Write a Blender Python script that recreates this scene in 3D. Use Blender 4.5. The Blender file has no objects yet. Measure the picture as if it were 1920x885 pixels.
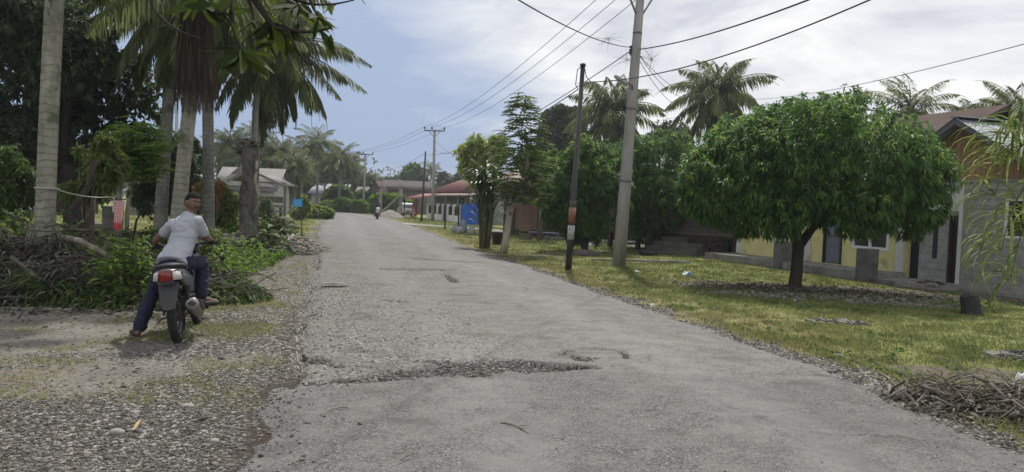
import bpy, bmesh, math, random
import numpy as np
from mathutils import Vector, Matrix, Euler
rad = math.radians
scene = bpy.context.scene
COL = scene.collection
RNG = np.random.default_rng(7)
random.seed(7)

# ------------------------------------------------------------------ camera
FPX, CX, CY = 1420.0, 960.0, 442.5
CAMZ, PITCH, ROLL = 1.6, rad(2.18), rad(2.3)
cam_rot = Matrix.Rotation(math.pi/2 - PITCH, 3, 'X') @ Matrix.Rotation(ROLL, 3, 'Z')
cam_data = bpy.data.cameras.new("camera")
cam_data.sensor_width = 36.0
cam_data.lens = FPX/1920*36.0
cam_data.clip_start = 0.05
cam_data.clip_end = 3000
cam = bpy.data.objects.new("camera", cam_data)
COL.objects.link(cam)
cam.matrix_world = Matrix.Translation((0, 0, CAMZ)) @ cam_rot.to_4x4()
scene.camera = cam

def ray(px, py):
    return cam_rot @ Vector(((px-CX)/FPX, (CY-py)/FPX, -1.0))
def at(px, py, Y):
    d = ray(px, py); s = Y/d.y
    return Vector((d.x*s, Y, CAMZ + d.z*s))
def G(px, py, z=0.0):
    d = ray(px, py); s = (z-CAMZ)/d.z
    return Vector((d.x*s, d.y*s, z))
def gx(px, Y):
    """ground point at depth Y under picture column px"""
    py = 400.0
    for _ in range(4):
        p = at(px, py, Y)
        py += (p.z)*FPX/Y
    p = at(px, py, Y)
    return Vector((p.x, Y, 0))
def topz(px, py, Y):
    return at(px, py, Y).z

# ------------------------------------------------------------------ noise
def _h(ix, iy, iz, seed):
    n = (ix*374761393 + iy*668265263 + iz*2147483647 + seed*1274126177) & 0xffffffff
    n = ((n ^ (n >> 13))*1274126177) & 0xffffffff
    n = ((n ^ (n >> 16))*2246822519) & 0xffffffff
    return ((n ^ (n >> 15)) & 0xffffff)/float(0xffffff)
def vnoise(x, y, z=None, seed=0):
    x = np.atleast_1d(np.asarray(x, float)); y = np.atleast_1d(np.asarray(y, float))
    x, y = np.broadcast_arrays(x, y)
    z = np.zeros_like(x) if z is None else np.asarray(z, float)
    xi, yi, zi = np.floor(x).astype(np.int64), np.floor(y).astype(np.int64), np.floor(z).astype(np.int64)
    fx, fy, fz = x-xi, y-yi, z-zi
    fx, fy, fz = fx*fx*(3-2*fx), fy*fy*(3-2*fy), fz*fz*(3-2*fz)
    r = 0
    for a in (0, 1):
        for b in (0, 1):
            for c in (0, 1):
                w = (fx if a else 1-fx)*(fy if b else 1-fy)*(fz if c else 1-fz)
                r = r + w*_h(xi+a, yi+b, zi+c, seed)
    return r
def fbm(x, y, z=None, octs=4, seed=0):
    r, a, t = 0, 1.0, 0
    x = np.asarray(x, float); y = np.asarray(y, float)
    for i in range(octs):
        r = r + a*vnoise(x*2**i, y*2**i, None if z is None else np.asarray(z)*2**i, seed+i*17)
        t += a; a *= .5
    return r/t
def sstep(a, b, x):
    t = np.clip((x-a)/(b-a), 0, 1)
    return t*t*(3-2*t)

# ------------------------------------------------------------------ objects
def tag(o, label=None, cat=None, group=None, kind=None):
    if label: o['label'] = label
    if cat: o['category'] = cat
    if group: o['group'] = group
    if kind: o['kind'] = kind
    return o
def thing(name, label, cat, loc=(0, 0, 0), rz=0.0, group=None, rot=None):
    o = bpy.data.objects.new(name, None); COL.objects.link(o)
    o.empty_display_size = .2
    o.location = loc; o.rotation_euler = rot if rot is not None else (0, 0, rz)
    return tag(o, label, cat, group)
def link(name, me, mat=None, parent=None, loc=None):
    o = bpy.data.objects.new(name, me); COL.objects.link(o)
    if mat is not None and len(me.materials) == 0:
        for m in (mat if isinstance(mat, (list, tuple)) else [mat]): me.materials.append(m)
    if parent is not None: o.parent = parent
    if loc is not None: o.location = loc
    return o
def dup(root, loc=None, rz=None, scale=None, label=None, group=None):
    r = root.copy(); COL.objects.link(r)
    if loc is not None: r.location = loc
    if rz is not None: r.rotation_euler = (root.rotation_euler[0], root.rotation_euler[1], rz)
    if scale is not None: r.scale = (scale, scale, scale) if not isinstance(scale, tuple) else scale
    if label: r['label'] = label
    if group: r['group'] = group
    def rec(src, dst):
        for ch in [c for c in bpy.data.objects if c.parent == src]:
            c = ch.copy(); COL.objects.link(c); c.parent = dst
            rec(ch, c)
    rec(root, r)
    return r

def mesh_np(name, V, F, shade=None, smooth=False, attrs=None, uv=None):
    """V (n,3); F list of (m,k) int arrays"""
    if not isinstance(F, (list, tuple)): F = [F]
    F = [np.asarray(f, np.int32) for f in F if len(f)]
    me = bpy.data.meshes.new(name)
    V = np.asarray(V, np.float32)
    me.vertices.add(len(V)); me.vertices.foreach_set("co", V.ravel())
    nl = sum(f.size for f in F); npoly = sum(len(f) for f in F)
    me.loops.add(nl); me.polygons.add(npoly)
    me.loops.foreach_set("vertex_index", np.concatenate([f.ravel() for f in F]))
    st, off = [], 0
    for f in F:
        st.append(off + np.arange(len(f))*f.shape[1]); off += f.size
    me.polygons.foreach_set("loop_start", np.concatenate(st).astype(np.int32))
    if smooth: me.polygons.foreach_set("use_smooth", np.ones(npoly, bool))
    if shade is not None:
        a = me.attributes.new("shade", 'FLOAT', 'POINT'); a.data.foreach_set("value", np.asarray(shade, np.float32))
    for k, v in (attrs or {}).items():
        a = me.attributes.new(k, 'FLOAT', 'POINT'); a.data.foreach_set("value", np.asarray(v, np.float32))
    me.update(calc_edges=True); me.validate()
    return me

class MB:
    """collects simple shapes into one mesh"""
    def __init__(s): s.v = []; s.f = []; s.sm = []
    def add(s, vs, fs, smooth=False, M=None):
        o = len(s.v)
        for p in vs:
            p = Vector(p)
            s.v.append(M @ p if M is not None else p)
        for f in fs: s.f.append([i+o for i in f]); s.sm.append(smooth)
        return s
    def box(s, c, d, rot=None, M=None):
        x, y, z = d[0]/2, d[1]/2, d[2]/2
        vs = [Vector(p) for p in ((-x,-y,-z),(x,-y,-z),(x,y,-z),(-x,y,-z),(-x,-y,z),(x,-y,z),(x,y,z),(-x,y,z))]
        if rot is not None:
            R = Euler(rot).to_matrix(); vs = [R @ v for v in vs]
        vs = [v + Vector(c) for v in vs]
        return s.add(vs, [(0,3,2,1),(4,5,6,7),(0,1,5,4),(1,2,6,5),(2,3,7,6),(3,0,4,7)], M=M)
    def bx(s, x0, x1, y0, y1, z0, z1):
        return s.box(((x0+x1)/2, (y0+y1)/2, (z0+z1)/2), (abs(x1-x0), abs(y1-y0), abs(z1-z0)))
    def tube(s, pts, r, n=8, cap=True, smooth=True, flat=None):
        pts = [Vector(p) for p in pts]
        k = len(pts)
        rs = [r]*k if isinstance(r, (int, float)) else list(r)
        t = [(pts[min(i+1, k-1)]-pts[max(i-1, 0)]).normalized() for i in range(k)]
        ref = Vector((0, 0, 1)) if abs(t[0].z) < .9 else Vector((1, 0, 0))
        u = t[0].cross(ref).normalized()
        vs = []
        for i in range(k):
            u = (u - t[i]*u.dot(t[i]))
            u = u.normalized() if u.length > 1e-6 else t[i].orthogonal().normalized()
            w = t[i].cross(u)
            for j in range(n):
                a = 2*math.pi*j/n
                vs.append(pts[i] + (u*math.cos(a) + w*math.sin(a)*(flat or 1))*rs[i])
        fs = [(i*n+j, i*n+(j+1) % n, (i+1)*n+(j+1) % n, (i+1)*n+j) for i in range(k-1) for j in range(n)]
        s.add(vs, fs, smooth)
        if cap:
            o = len(s.v)-k*n
            s.f.append([o+j for j in reversed(range(n))]); s.sm.append(False)
            s.f.append([o+(k-1)*n+j for j in range(n)]); s.sm.append(False)
        return s
    def bar(s, a, b, w, h=None):
        """square bar between points"""
        a, b = Vector(a), Vector(b); h = h or w
        d = b-a; L = d.length
        M = Matrix.Translation((a+b)/2) @ d.to_track_quat('Y', 'Z').to_matrix().to_4x4()
        return s.box((0, 0, 0), (w, L, h), M=M)
    def lathe(s, prof, n=16, M=None, smooth=True):
        vs, fs = [], []
        for (r, z) in prof:
            for j in range(n):
                a = 2*math.pi*j/n; vs.append((r*math.cos(a), r*math.sin(a), z))
        for i in range(len(prof)-1):
            for j in range(n):
                fs.append((i*n+j, i*n+(j+1) % n, (i+1)*n+(j+1) % n, (i+1)*n+j))
        fs.append([j for j in reversed(range(n))]); fs.append([(len(prof)-1)*n+j for j in range(n)])
        return s.add(vs, fs, smooth, M)
    def prism(s, poly, a, b, axis='y'):
        """poly: 2d outline; extruded along axis from a to b"""
        def P(u, v, w):
            return {'y': (u, w, v), 'x': (w, u, v), 'z': (u, v, w)}[axis]
        n = len(poly)
        vs = [P(u, v, a) for u, v in poly] + [P(u, v, b) for u, v in poly]
        fs = [list(range(n)), [n+i for i in reversed(range(n))]] + [(i, n+i, n+(i+1) % n, (i+1) % n) for i in range(n)]
        return s.add(vs, fs)
    def torus(s, R, r, n=28, m=10, M=None, flat=1.0):
        vs, fs = [], []
        for i in range(n):
            a = 2*math.pi*i/n
            for j in range(m):
                b = 2*math.pi*j/m
                vs.append(((R+r*math.cos(b))*math.cos(a), (R+r*math.cos(b))*math.sin(a), r*flat*math.sin(b)))
        for i in range(n):
            for j in range(m):
                fs.append((i*m+j, ((i+1) % n)*m+j, ((i+1) % n)*m+(j+1) % m, i*m+(j+1) % m))
        return s.add(vs, fs, True, M)
    def loft(s, rings, cap=True, smooth=True):
        n = len(rings[0]); vs = [p for r in rings for p in r]
        fs = [(i*n+j, i*n+(j+1) % n, (i+1)*n+(j+1) % n, (i+1)*n+j) for i in range(len(rings)-1) for j in range(n)]
        if cap: fs += [list(reversed(range(n))), [(len(rings)-1)*n+j for j in range(n)]]
        return s.add(vs, fs, smooth)
    def mesh(s, name, bevel=0):
        me = bpy.data.meshes.new(name)
        me.from_pydata([tuple(v) for v in s.v], [], s.f)
        me.polygons.foreach_set("use_smooth", s.sm)
        bm = bmesh.new(); bm.from_mesh(me)
        bmesh.ops.recalc_face_normals(bm, faces=bm.faces)
        if bevel:
            es = [e for e in bm.edges if len(e.link_faces) == 2 and e.calc_face_angle(0) > .6]
            bmesh.ops.bevel(bm, geom=es, offset=bevel, segments=2, affect='EDGES', profile=.6, clamp_overlap=True)
        bm.to_mesh(me); bm.free(); me.update()
        return me
    def build(s, name, mat, parent=None, loc=None, bevel=0):
        return link(name, s.mesh(name, bevel), mat, parent, loc)

def skin(joints, edges, sub=2, root=None):
    """joints: {name: (pos, rx, ry)}; returns evaluated mesh grown by the Skin modifier"""
    names = list(joints); idx = {n: i for i, n in enumerate(names)}
    me = bpy.data.meshes.new("skin_source")
    me.from_pydata([tuple(joints[n][0]) for n in names], [(idx[a], idx[b]) for a, b in edges], [])
    o = bpy.data.objects.new("skin_source", me); COL.objects.link(o)
    m = o.modifiers.new("skin", 'SKIN'); m.use_smooth_shade = True; m.branch_smoothing = .3
    for i, n in enumerate(names):
        sv = me.skin_vertices[0].data[i]
        j = joints[n]; sv.radius = (j[1], j[2] if len(j) > 2 else j[1]); sv.use_root = (n == (root or names[0]))
    if sub:
        s2 = o.modifiers.new("sub", 'SUBSURF'); s2.levels = sub; s2.render_levels = sub
    dg = bpy.context.evaluated_depsgraph_get()
    out = bpy.data.meshes.new_from_object(o.evaluated_get(dg))
    bpy.data.objects.remove(o); bpy.data.meshes.remove(me)
    return out
def remesh(mb_meshes, voxel=.006, smooth=4, name="body"):
    bm = bmesh.new()
    for m in mb_meshes: bm.from_mesh(m)
    me = bpy.data.meshes.new(name); bm.to_mesh(me); bm.free()
    o = bpy.data.objects.new("remesh_source", me); COL.objects.link(o)
    r = o.modifiers.new("r", 'REMESH'); r.mode = 'VOXEL'; r.voxel_size = voxel; r.use_smooth_shade = True
    if smooth:
        s = o.modifiers.new("s", 'SMOOTH'); s.factor = .5; s.iterations = smooth
    dg = bpy.context.evaluated_depsgraph_get()
    out = bpy.data.meshes.new_from_object(o.evaluated_get(dg)); out.name = name
    bpy.data.objects.remove(o)
    out.polygons.foreach_set("use_smooth", np.ones(len(out.polygons), bool))
    return out

# ------------------------------------------------------------------ materials
def new_mat(name):
    m = bpy.data.materials.new(name); m.use_nodes = True
    nt = m.node_tree; nt.nodes.clear()
    out = nt.nodes.new('ShaderNodeOutputMaterial')
    b = nt.nodes.new('ShaderNodeBsdfPrincipled')
    nt.links.new(b.outputs[0], out.inputs[0])
    return m, nt, b, out
def ramp(nt, stops, interp='LINEAR'):
    r = nt.nodes.new('ShaderNodeValToRGB'); e = r.color_ramp.elements; r.color_ramp.interpolation = interp
    while len(e) > 1: e.remove(e[-1])
    e[0].position = stops[0][0]; e[0].color = (*stops[0][1], 1)
    for p, c in stops[1:]:
        x = e.new(p); x.color = (*c, 1)
    return r
def mixc(nt, a, b, fac, mode='MIX'):
    m = nt.nodes.new('ShaderNodeMix'); m.data_type = 'RGBA'; m.blend_type = mode
    def put(i, v):
        if isinstance(v, (tuple, list)): m.inputs[i].default_value = (*v, 1) if len(v) == 3 else v
        elif isinstance(v, (int, float)): m.inputs[i].default_value = v
        else: nt.links.new(v, m.inputs[i])
    put(0, fac); put(6, a); put(7, b)
    return m.outputs[2]
def noise(nt, co, scale, detail=4, rough=.55, dist=0, out=0, dim='3D'):
    n = nt.nodes.new('ShaderNodeTexNoise'); n.noise_dimensions = dim
    n.inputs['Scale'].default_value = scale; n.inputs['Detail'].default_value = detail
    n.inputs['Roughness'].default_value = rough; n.inputs['Distortion'].default_value = dist
    if co is not None: nt.links.new(co, n.inputs['Vector'])
    return n.outputs[out]
def vor(nt, co, scale, feature='F1', out='Distance', rnd=1):
    n = nt.nodes.new('ShaderNodeTexVoronoi'); n.feature = feature
    n.inputs['Scale'].default_value = scale; n.inputs['Randomness'].default_value = rnd
    if co is not None: nt.links.new(co, n.inputs['Vector'])
    return n.outputs[out]
def coords(nt, kind='Object', stretch=None, rot=None):
    t = nt.nodes.new('ShaderNodeTexCoord')
    if stretch is None and rot is None: return t.outputs[kind]
    m = nt.nodes.new('ShaderNodeMapping'); m.inputs['Scale'].default_value = stretch or (1, 1, 1)
    if rot: m.inputs['Rotation'].default_value = rot
    nt.links.new(t.outputs[kind], m.inputs[0]); return m.outputs[0]
def mth(nt, op, a, b=None, clamp=False):
    m = nt.nodes.new('ShaderNodeMath'); m.operation = op; m.use_clamp = clamp
    for i, v in enumerate((a, b)):
        if v is None: continue
        if isinstance(v, (int, float)): m.inputs[i].default_value = v
        else: nt.links.new(v, m.inputs[i])
    return m.outputs[0]
def mapr(nt, v, a, b, c=0, d=1):
    m = nt.nodes.new('ShaderNodeMapRange'); m.clamp = True
    for i, x in zip((1, 2, 3, 4), (a, b, c, d)): m.inputs[i].default_value = x
    nt.links.new(v, m.inputs[0]); return m.outputs[0]
def attr(nt, name, out='Fac'):
    a = nt.nodes.new('ShaderNodeAttribute'); a.attribute_name = name; return a.outputs[out]
def bump(nt, b, h, strength=.5, dist=.02):
    n = nt.nodes.new('ShaderNodeBump'); n.inputs['Strength'].default_value = strength; n.inputs['Distance'].default_value = dist
    nt.links.new(h, n.inputs['Height']); nt.links.new(n.outputs[0], b.inputs['Normal'])
def setc(nt, b, c, rough=.8, spec=.3, metal=0):
    if isinstance(c, (tuple, list)): b.inputs['Base Color'].default_value = (*c, 1)
    else: nt.links.new(c, b.inputs['Base Color'])
    b.inputs['Roughness'].default_value = rough
    b.inputs['Specular IOR Level'].default_value = spec
    b.inputs['Metallic'].default_value = metal
_mats = {}
def M(name, c1, c2=None, scale=4, rough=.8, spec=.3, metal=0, bmp=0, bscale=30, stretch=None, lo=.35, hi=.65, c3=None, scale3=1.0, lo3=.5, hi3=.7, detail=5):
    """general procedural surface: two colours by noise, an optional third for stains, bump"""
    if name in _mats: return _mats[name]
    m, nt, b, out = new_mat(name)
    co = coords(nt, 'Object', stretch)
    c2 = c2 or tuple(x*.72 for x in c1)
    f = mapr(nt, noise(nt, co, scale, detail, .6), lo, hi)
    c = mixc(nt, c1, c2, f)
    if c3 is not None:
        c = mixc(nt, c, c3, mapr(nt, noise(nt, co, scale3, 6, .65), lo3, hi3))
    setc(nt, b, c, rough, spec, metal)
    if bmp: bump(nt, b, noise(nt, co, bscale, 6, .65), bmp, .02)
    _mats[name] = m
    return m
def LM(name, stops, rough=.5, spec=.35, trans=.3, tcol=1.6):
    """leaf: colour by per-leaf 'shade' value, part of the light passes through"""
    m, nt, b, out = new_mat(name)
    r = ramp(nt, stops); nt.links.new(attr(nt, 'shade'), r.inputs[0])
    geo = nt.nodes.new('ShaderNodeTexCoord')
    c = mixc(nt, r.outputs[0], tuple(x*.6 for x in stops[0][1]), mapr(nt, noise(nt, geo.outputs['Object'], 1.3, 3), .45, .75, 0, .5))
    setc(nt, b, c, rough, spec)
    t = nt.nodes.new('ShaderNodeBsdfTranslucent')
    hs = nt.nodes.new('ShaderNodeHueSaturation'); hs.inputs['Value'].default_value = tcol; hs.inputs['Hue'].default_value = .485
    nt.links.new(c, hs.inputs['Color']); nt.links.new(hs.outputs[0], t.inputs['Color'])
    mx = nt.nodes.new('ShaderNodeMixShader'); mx.inputs[0].default_value = trans
    nt.links.new(b.outputs[0], mx.inputs[1]); nt.links.new(t.outputs[0], mx.inputs[2])
    nt.links.new(mx.outputs[0], out.inputs[0])
    return m
# ------------------------------------------------------------------ light and sky
SUN_EL, SUN_AZ = rad(54), rad(4)     # azimuth clockwise from +Y (the camera's heading)
world = bpy.data.worlds.new("World"); scene.world = world; world.use_nodes = True
def make_world():
    nt = world.node_tree; nt.nodes.clear()
    out = nt.nodes.new('ShaderNodeOutputWorld'); bg = nt.nodes.new('ShaderNodeBackground')
    nt.links.new(bg.outputs[0], out.inputs[0])
    sky = nt.nodes.new('ShaderNodeTexSky'); sky.sky_type = 'NISHITA'; sky.sun_disc = False
    sky.sun_elevation = SUN_EL; sky.sun_rotation = SUN_AZ
    sky.air_density = 1.3; sky.dust_density = 2.0; sky.ozone_density = 2.2
    co = coords(nt, 'Generated')
    sep = nt.nodes.new('ShaderNodeSeparateXYZ'); nt.links.new(co, sep.inputs[0])
    # project direction on a cloud layer plane
    zz = mth(nt, 'ADD', mth(nt, 'MAXIMUM', sep.outputs[2], 0.0), .16)
    cb = nt.nodes.new('ShaderNodeCombineXYZ')
    nt.links.new(mth(nt, 'DIVIDE', sep.outputs[0], zz), cb.inputs[0])
    nt.links.new(mth(nt, 'DIVIDE', sep.outputs[1], zz), cb.inputs[1])
    p = cb.outputs[0]
    big = noise(nt, p, .55, 5, .55, .4)
    fine = noise(nt, p, 1.7, 8, .62, .6)
    fine2 = noise(nt, coords(nt, 'Generated', (3, 3, 11)), 1.0, 6, .6, .5)
    # cloud deck to the right and overhead, clear blue haze low on the left
    e = mth(nt, 'ADD', sep.outputs[0], mth(nt, 'MULTIPLY', sep.outputs[2], .85))
    e = mth(nt, 'ADD', e, mth(nt, 'MULTIPLY', mth(nt, 'SUBTRACT', big, .5), .55))
    e = mth(nt, 'ADD', e, mth(nt, 'MULTIPLY', mth(nt, 'SUBTRACT', fine, .5), .22))
    cov = mapr(nt, e, .03, .25)
    cov = mth(nt, 'MAXIMUM', cov, mapr(nt, sep.outputs[1], .2, -.4))      # unseen sky behind the camera set overcast to fill facing surfaces
    low = mapr(nt, sep.outputs[2], .0, .05, .45, 0)          # milky band at the horizon
    cov = mth(nt, 'MAXIMUM', cov, low)
    cc = ramp(nt, [(.38, (5.0, 5.2, 5.9)), (.48, (6.7, 6.85, 7.15)), (.57, (8.0, 8.05, 8.0))])
    nt.links.new(mth(nt, 'ADD', mth(nt, 'MULTIPLY', fine2, .55), mth(nt, 'MULTIPLY', fine, .45)), cc.inputs[0])
    veilc = mixc(nt, (2.45, 3.3, 5.1), (3.5, 4.1, 5.5), mapr(nt, sep.outputs[2], .05, .35))
    veil = mixc(nt, sky.outputs[0], veilc, .9)   # thin cloud veil over the blue
    ccb = mixc(nt, cc.outputs[0], (9.0, 9.1, 9.4), mapr(nt, sep.outputs[1], -.05, -.6))   # unseen cloud bank added behind the camera as brighter fill light
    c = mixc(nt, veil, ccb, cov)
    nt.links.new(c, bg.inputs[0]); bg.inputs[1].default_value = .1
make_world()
sd = bpy.data.lights.new("sun", 'SUN'); sd.energy = 3.5; sd.angle = rad(1.6); sd.color = (1, .95, .86)
sun = bpy.data.objects.new("sun", sd); COL.objects.link(sun)
sv = Vector((math.sin(SUN_AZ)*math.cos(SUN_EL), math.cos(SUN_AZ)*math.cos(SUN_EL), math.sin(SUN_EL)))
sun.rotation_euler = sv.to_track_quat('Z', 'Y').to_euler(); sun.location = (0, 0, 60)
vs = scene.view_settings
vs.view_transform = 'Standard'; vs.look = 'None'; vs.gamma = 1; vs.exposure = 0.32; vs.use_curve_mapping = False
scene.cycles.max_bounces = 6; scene.cycles.transparent_max_bounces = 6
scene.cycles.diffuse_bounces = 3; scene.cycles.glossy_bounces = 2; scene.cycles.transmission_bounces = 3
scene.cycles.use_denoising = True

# ------------------------------------------------------------------ road outline (world metres)
Lp = np.array([(-0.9,-9),(-1.2,1),(-1.45,4.4),(-1.72,5.6),(-1.9,6.6),(-2.32,8.2),(-2.8,10),(-4.7,17.9),(-7.2,28),(-11.3,44.8),(-16.6,68),(-22.5,86),(-31,97),(-46,105),(-85,112)], float)
Rp = np.array([(4.9,-9),(4.3,1),(3.78,4.4),(3.6,5.5),(3.45,6.7),(3.25,8.6),(2.72,10.8),(.85,18.6),(-1.6,28.4),(-5.5,46),(-11,69.6),(-16.5,88),(-25,103),(-43,112),(-85,119)], float)
def catmull(P, u):
    n = len(P); i = np.clip(np.floor(u).astype(int), 0, n-2); t = (u-i)[:, None]
    p0, p1, p2, p3 = P[np.clip(i-1, 0, n-1)], P[i], P[i+1], P[np.clip(i+2, 0, n-1)]
    return .5*((2*p1) + (p2-p0)*t + (2*p0-5*p1+4*p2-p3)*t**2 + (3*p1-p0-3*p2+p3)*t**3)
_U = np.linspace(0, len(Lp)-1, 2801)
_Ld, _Rd = catmull(Lp, _U), catmull(Rp, _U)
def road_x(Y):
    """left and right x of the road at depth Y (valid up to about 85 m)"""
    k = _U <= 11
    return np.interp(Y, _Ld[k, 1], _Ld[k, 0]), np.interp(Y, _Rd[k, 1], _Rd[k, 0])
def road_dist(x, y):
    """signed distance outside the road: (left side distance, right side distance), negative inside"""
    l, r = road_x(np.minimum(y, 90))
    far = np.asarray(y) > 90
    # beyond the bend: distance to the band between both curves
    lx = np.interp(y, _Ld[:, 1], _Ld[:, 0]); rx = np.interp(y, _Rd[:, 1], _Rd[:, 0])
    return np.where(far, lx-x, (l-x)*.97), np.where(far, x-rx, (x-r)*.97)

# ------------------------------------------------------------------ ground sheet
def axis(spans):
    out = []
    for a, b, s in spans:
        out.append(np.arange(a, b, s))
    return np.unique(np.concatenate(out))
gxs = axis([(-600,-120,40),(-120,-40,5),(-40,-14,1.0),(-14,-7,.35),(-7,8,.1),(8,14,.3),(14,40,1.0),(40,120,5),(120,641,40)])
gys = axis([(-60,-10,5),(-10,2.5,.5),(2.5,14,.1),(14,32,.2),(32,60,.5),(60,140,2),(140,300,10),(300,1801,100)])
GX, GY = np.meshgrid(gxs, gys)
dl, dr = road_dist(GX, GY)
dout = np.maximum(dl, dr)
n1 = fbm(GX*.9, GY*.9, octs=4, seed=3); n2 = fbm(GX*.18, GY*.18, octs=4, seed=5)
near = np.clip(1 - (np.hypot(GX, GY-10)-40)/60, 0, 1)
GZ = ((n1-.5)*.07 + (n2-.5)*.12)*near*sstep(-.1, .8, dout) - .012*sstep(0, .3, dout)
GZ = np.where(dout < -.12, -.22, GZ)
def ground_z(x, y):
    x = np.asarray(x, float); y = np.asarray(y, float)
    a, b = road_dist(x, y); d = np.maximum(a, b)
    nn = np.clip(1 - (np.hypot(x, y-10)-40)/60, 0, 1)
    return ((fbm(x*.9, y*.9, octs=4, seed=3)-.5)*.07 + (fbm(x*.18, y*.18, octs=4, seed=5)-.5)*.12)*nn*sstep(-.1, .8, d) - .012*sstep(0, .3, d)
def gz1(x, y): return float(np.ravel(ground_z(x, y))[0])
from mathutils import noise as _mn
def mathnoise(v, seed): return .5+.5*_mn.fractal(Vector((v.x*1.2+seed*3.7, v.y*1.2, v.z*1.2)), 1.0, 2.0, 3)
# masks: bare gravel/dirt, dry yellow grass, mango litter soil
def left_gravel(x, y, a):
    w = np.where(y < 10.2, 99.0, np.interp(y, [10.2, 12, 18, 26, 40, 90], [2.6, 2.0, 1.5, .8, .5, .3]))
    edge = w - a + (fbm(x*.8, y*.8, octs=4, seed=31)-.5)*1.4
    return sstep(-.3, .3, edge)*(a > -1)
def masks(x, y):
    a, b = road_dist(x, y)
    jit = (fbm(x*1.3, y*1.3, octs=4, seed=11)-.5)
    gl = left_gravel(x, y, a)
    gr = sstep(.0, 1.0, (.55 + jit*1.1 - b)/.5)*(b > -1)*sstep(0, 2, b+2)
    gravel = np.clip(np.where(a > b, gl, gr), 0, 1)
    dry = np.where(b > a, sstep(2.6, .2, b + jit*2.2), sstep(1.2, .1, a + jit))*.85
    patch = sstep(.52, .66, fbm(x*.35, y*.35, octs=5, seed=21))
    dry = np.clip(dry + patch*.55, 0, 1)
    # trodden soil in front of the houses and under the mango tree
    hx = (x-11.4)*-.954 + (y-19.25)*-.3
    soil = sstep(2.0, .6, hx + jit*1.5)*sstep(-14, 2, y-14)*(x > 5)
    ex = ((x-6.9)/3.6)**2 + ((y-17.4)/1.25)**2
    soil = np.maximum(soil, sstep(1.3, .5, ex + jit*1.2))
    gq = G(1840, 705); ex3 = ((x-gq.x)/1.5)**2 + ((y-gq.y)/.5)**2
    soil = np.maximum(soil, sstep(1.4, .3, ex3 + jit*1.6)*.8)
    ex2 = ((x-1.7)/2.2)**2 + ((y-27.3)/1.0)**2
    soil = np.maximum(soil, sstep(1.4, .5, ex2 + jit*1.2)*.9)
    return gravel, dry, np.clip(soil, 0, 1)
def stony_mask(x, y):
    a, b = road_dist(x, y); dens = fbm(x*.8, y*.8, octs=4, seed=71)
    low = sstep(7.3, 5.6, y + (dens-.5)*4.5); nr = sstep(1.7, .3, a + (dens-.5)*2.4)
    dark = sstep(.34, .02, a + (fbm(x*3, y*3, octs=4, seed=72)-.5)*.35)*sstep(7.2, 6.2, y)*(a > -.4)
    return np.clip(np.maximum(low, nr), 0, 1), dark
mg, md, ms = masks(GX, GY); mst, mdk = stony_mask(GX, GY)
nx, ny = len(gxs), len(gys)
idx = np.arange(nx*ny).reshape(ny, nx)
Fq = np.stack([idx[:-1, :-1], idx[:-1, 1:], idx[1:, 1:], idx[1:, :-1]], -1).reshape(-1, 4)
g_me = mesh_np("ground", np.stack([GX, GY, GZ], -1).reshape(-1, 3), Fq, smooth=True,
               attrs={'gravel': mg.ravel(), 'dry': md.ravel(), 'soil': ms.ravel(), 'stony': mst.ravel(), 'darkedge': mdk.ravel()})
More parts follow.
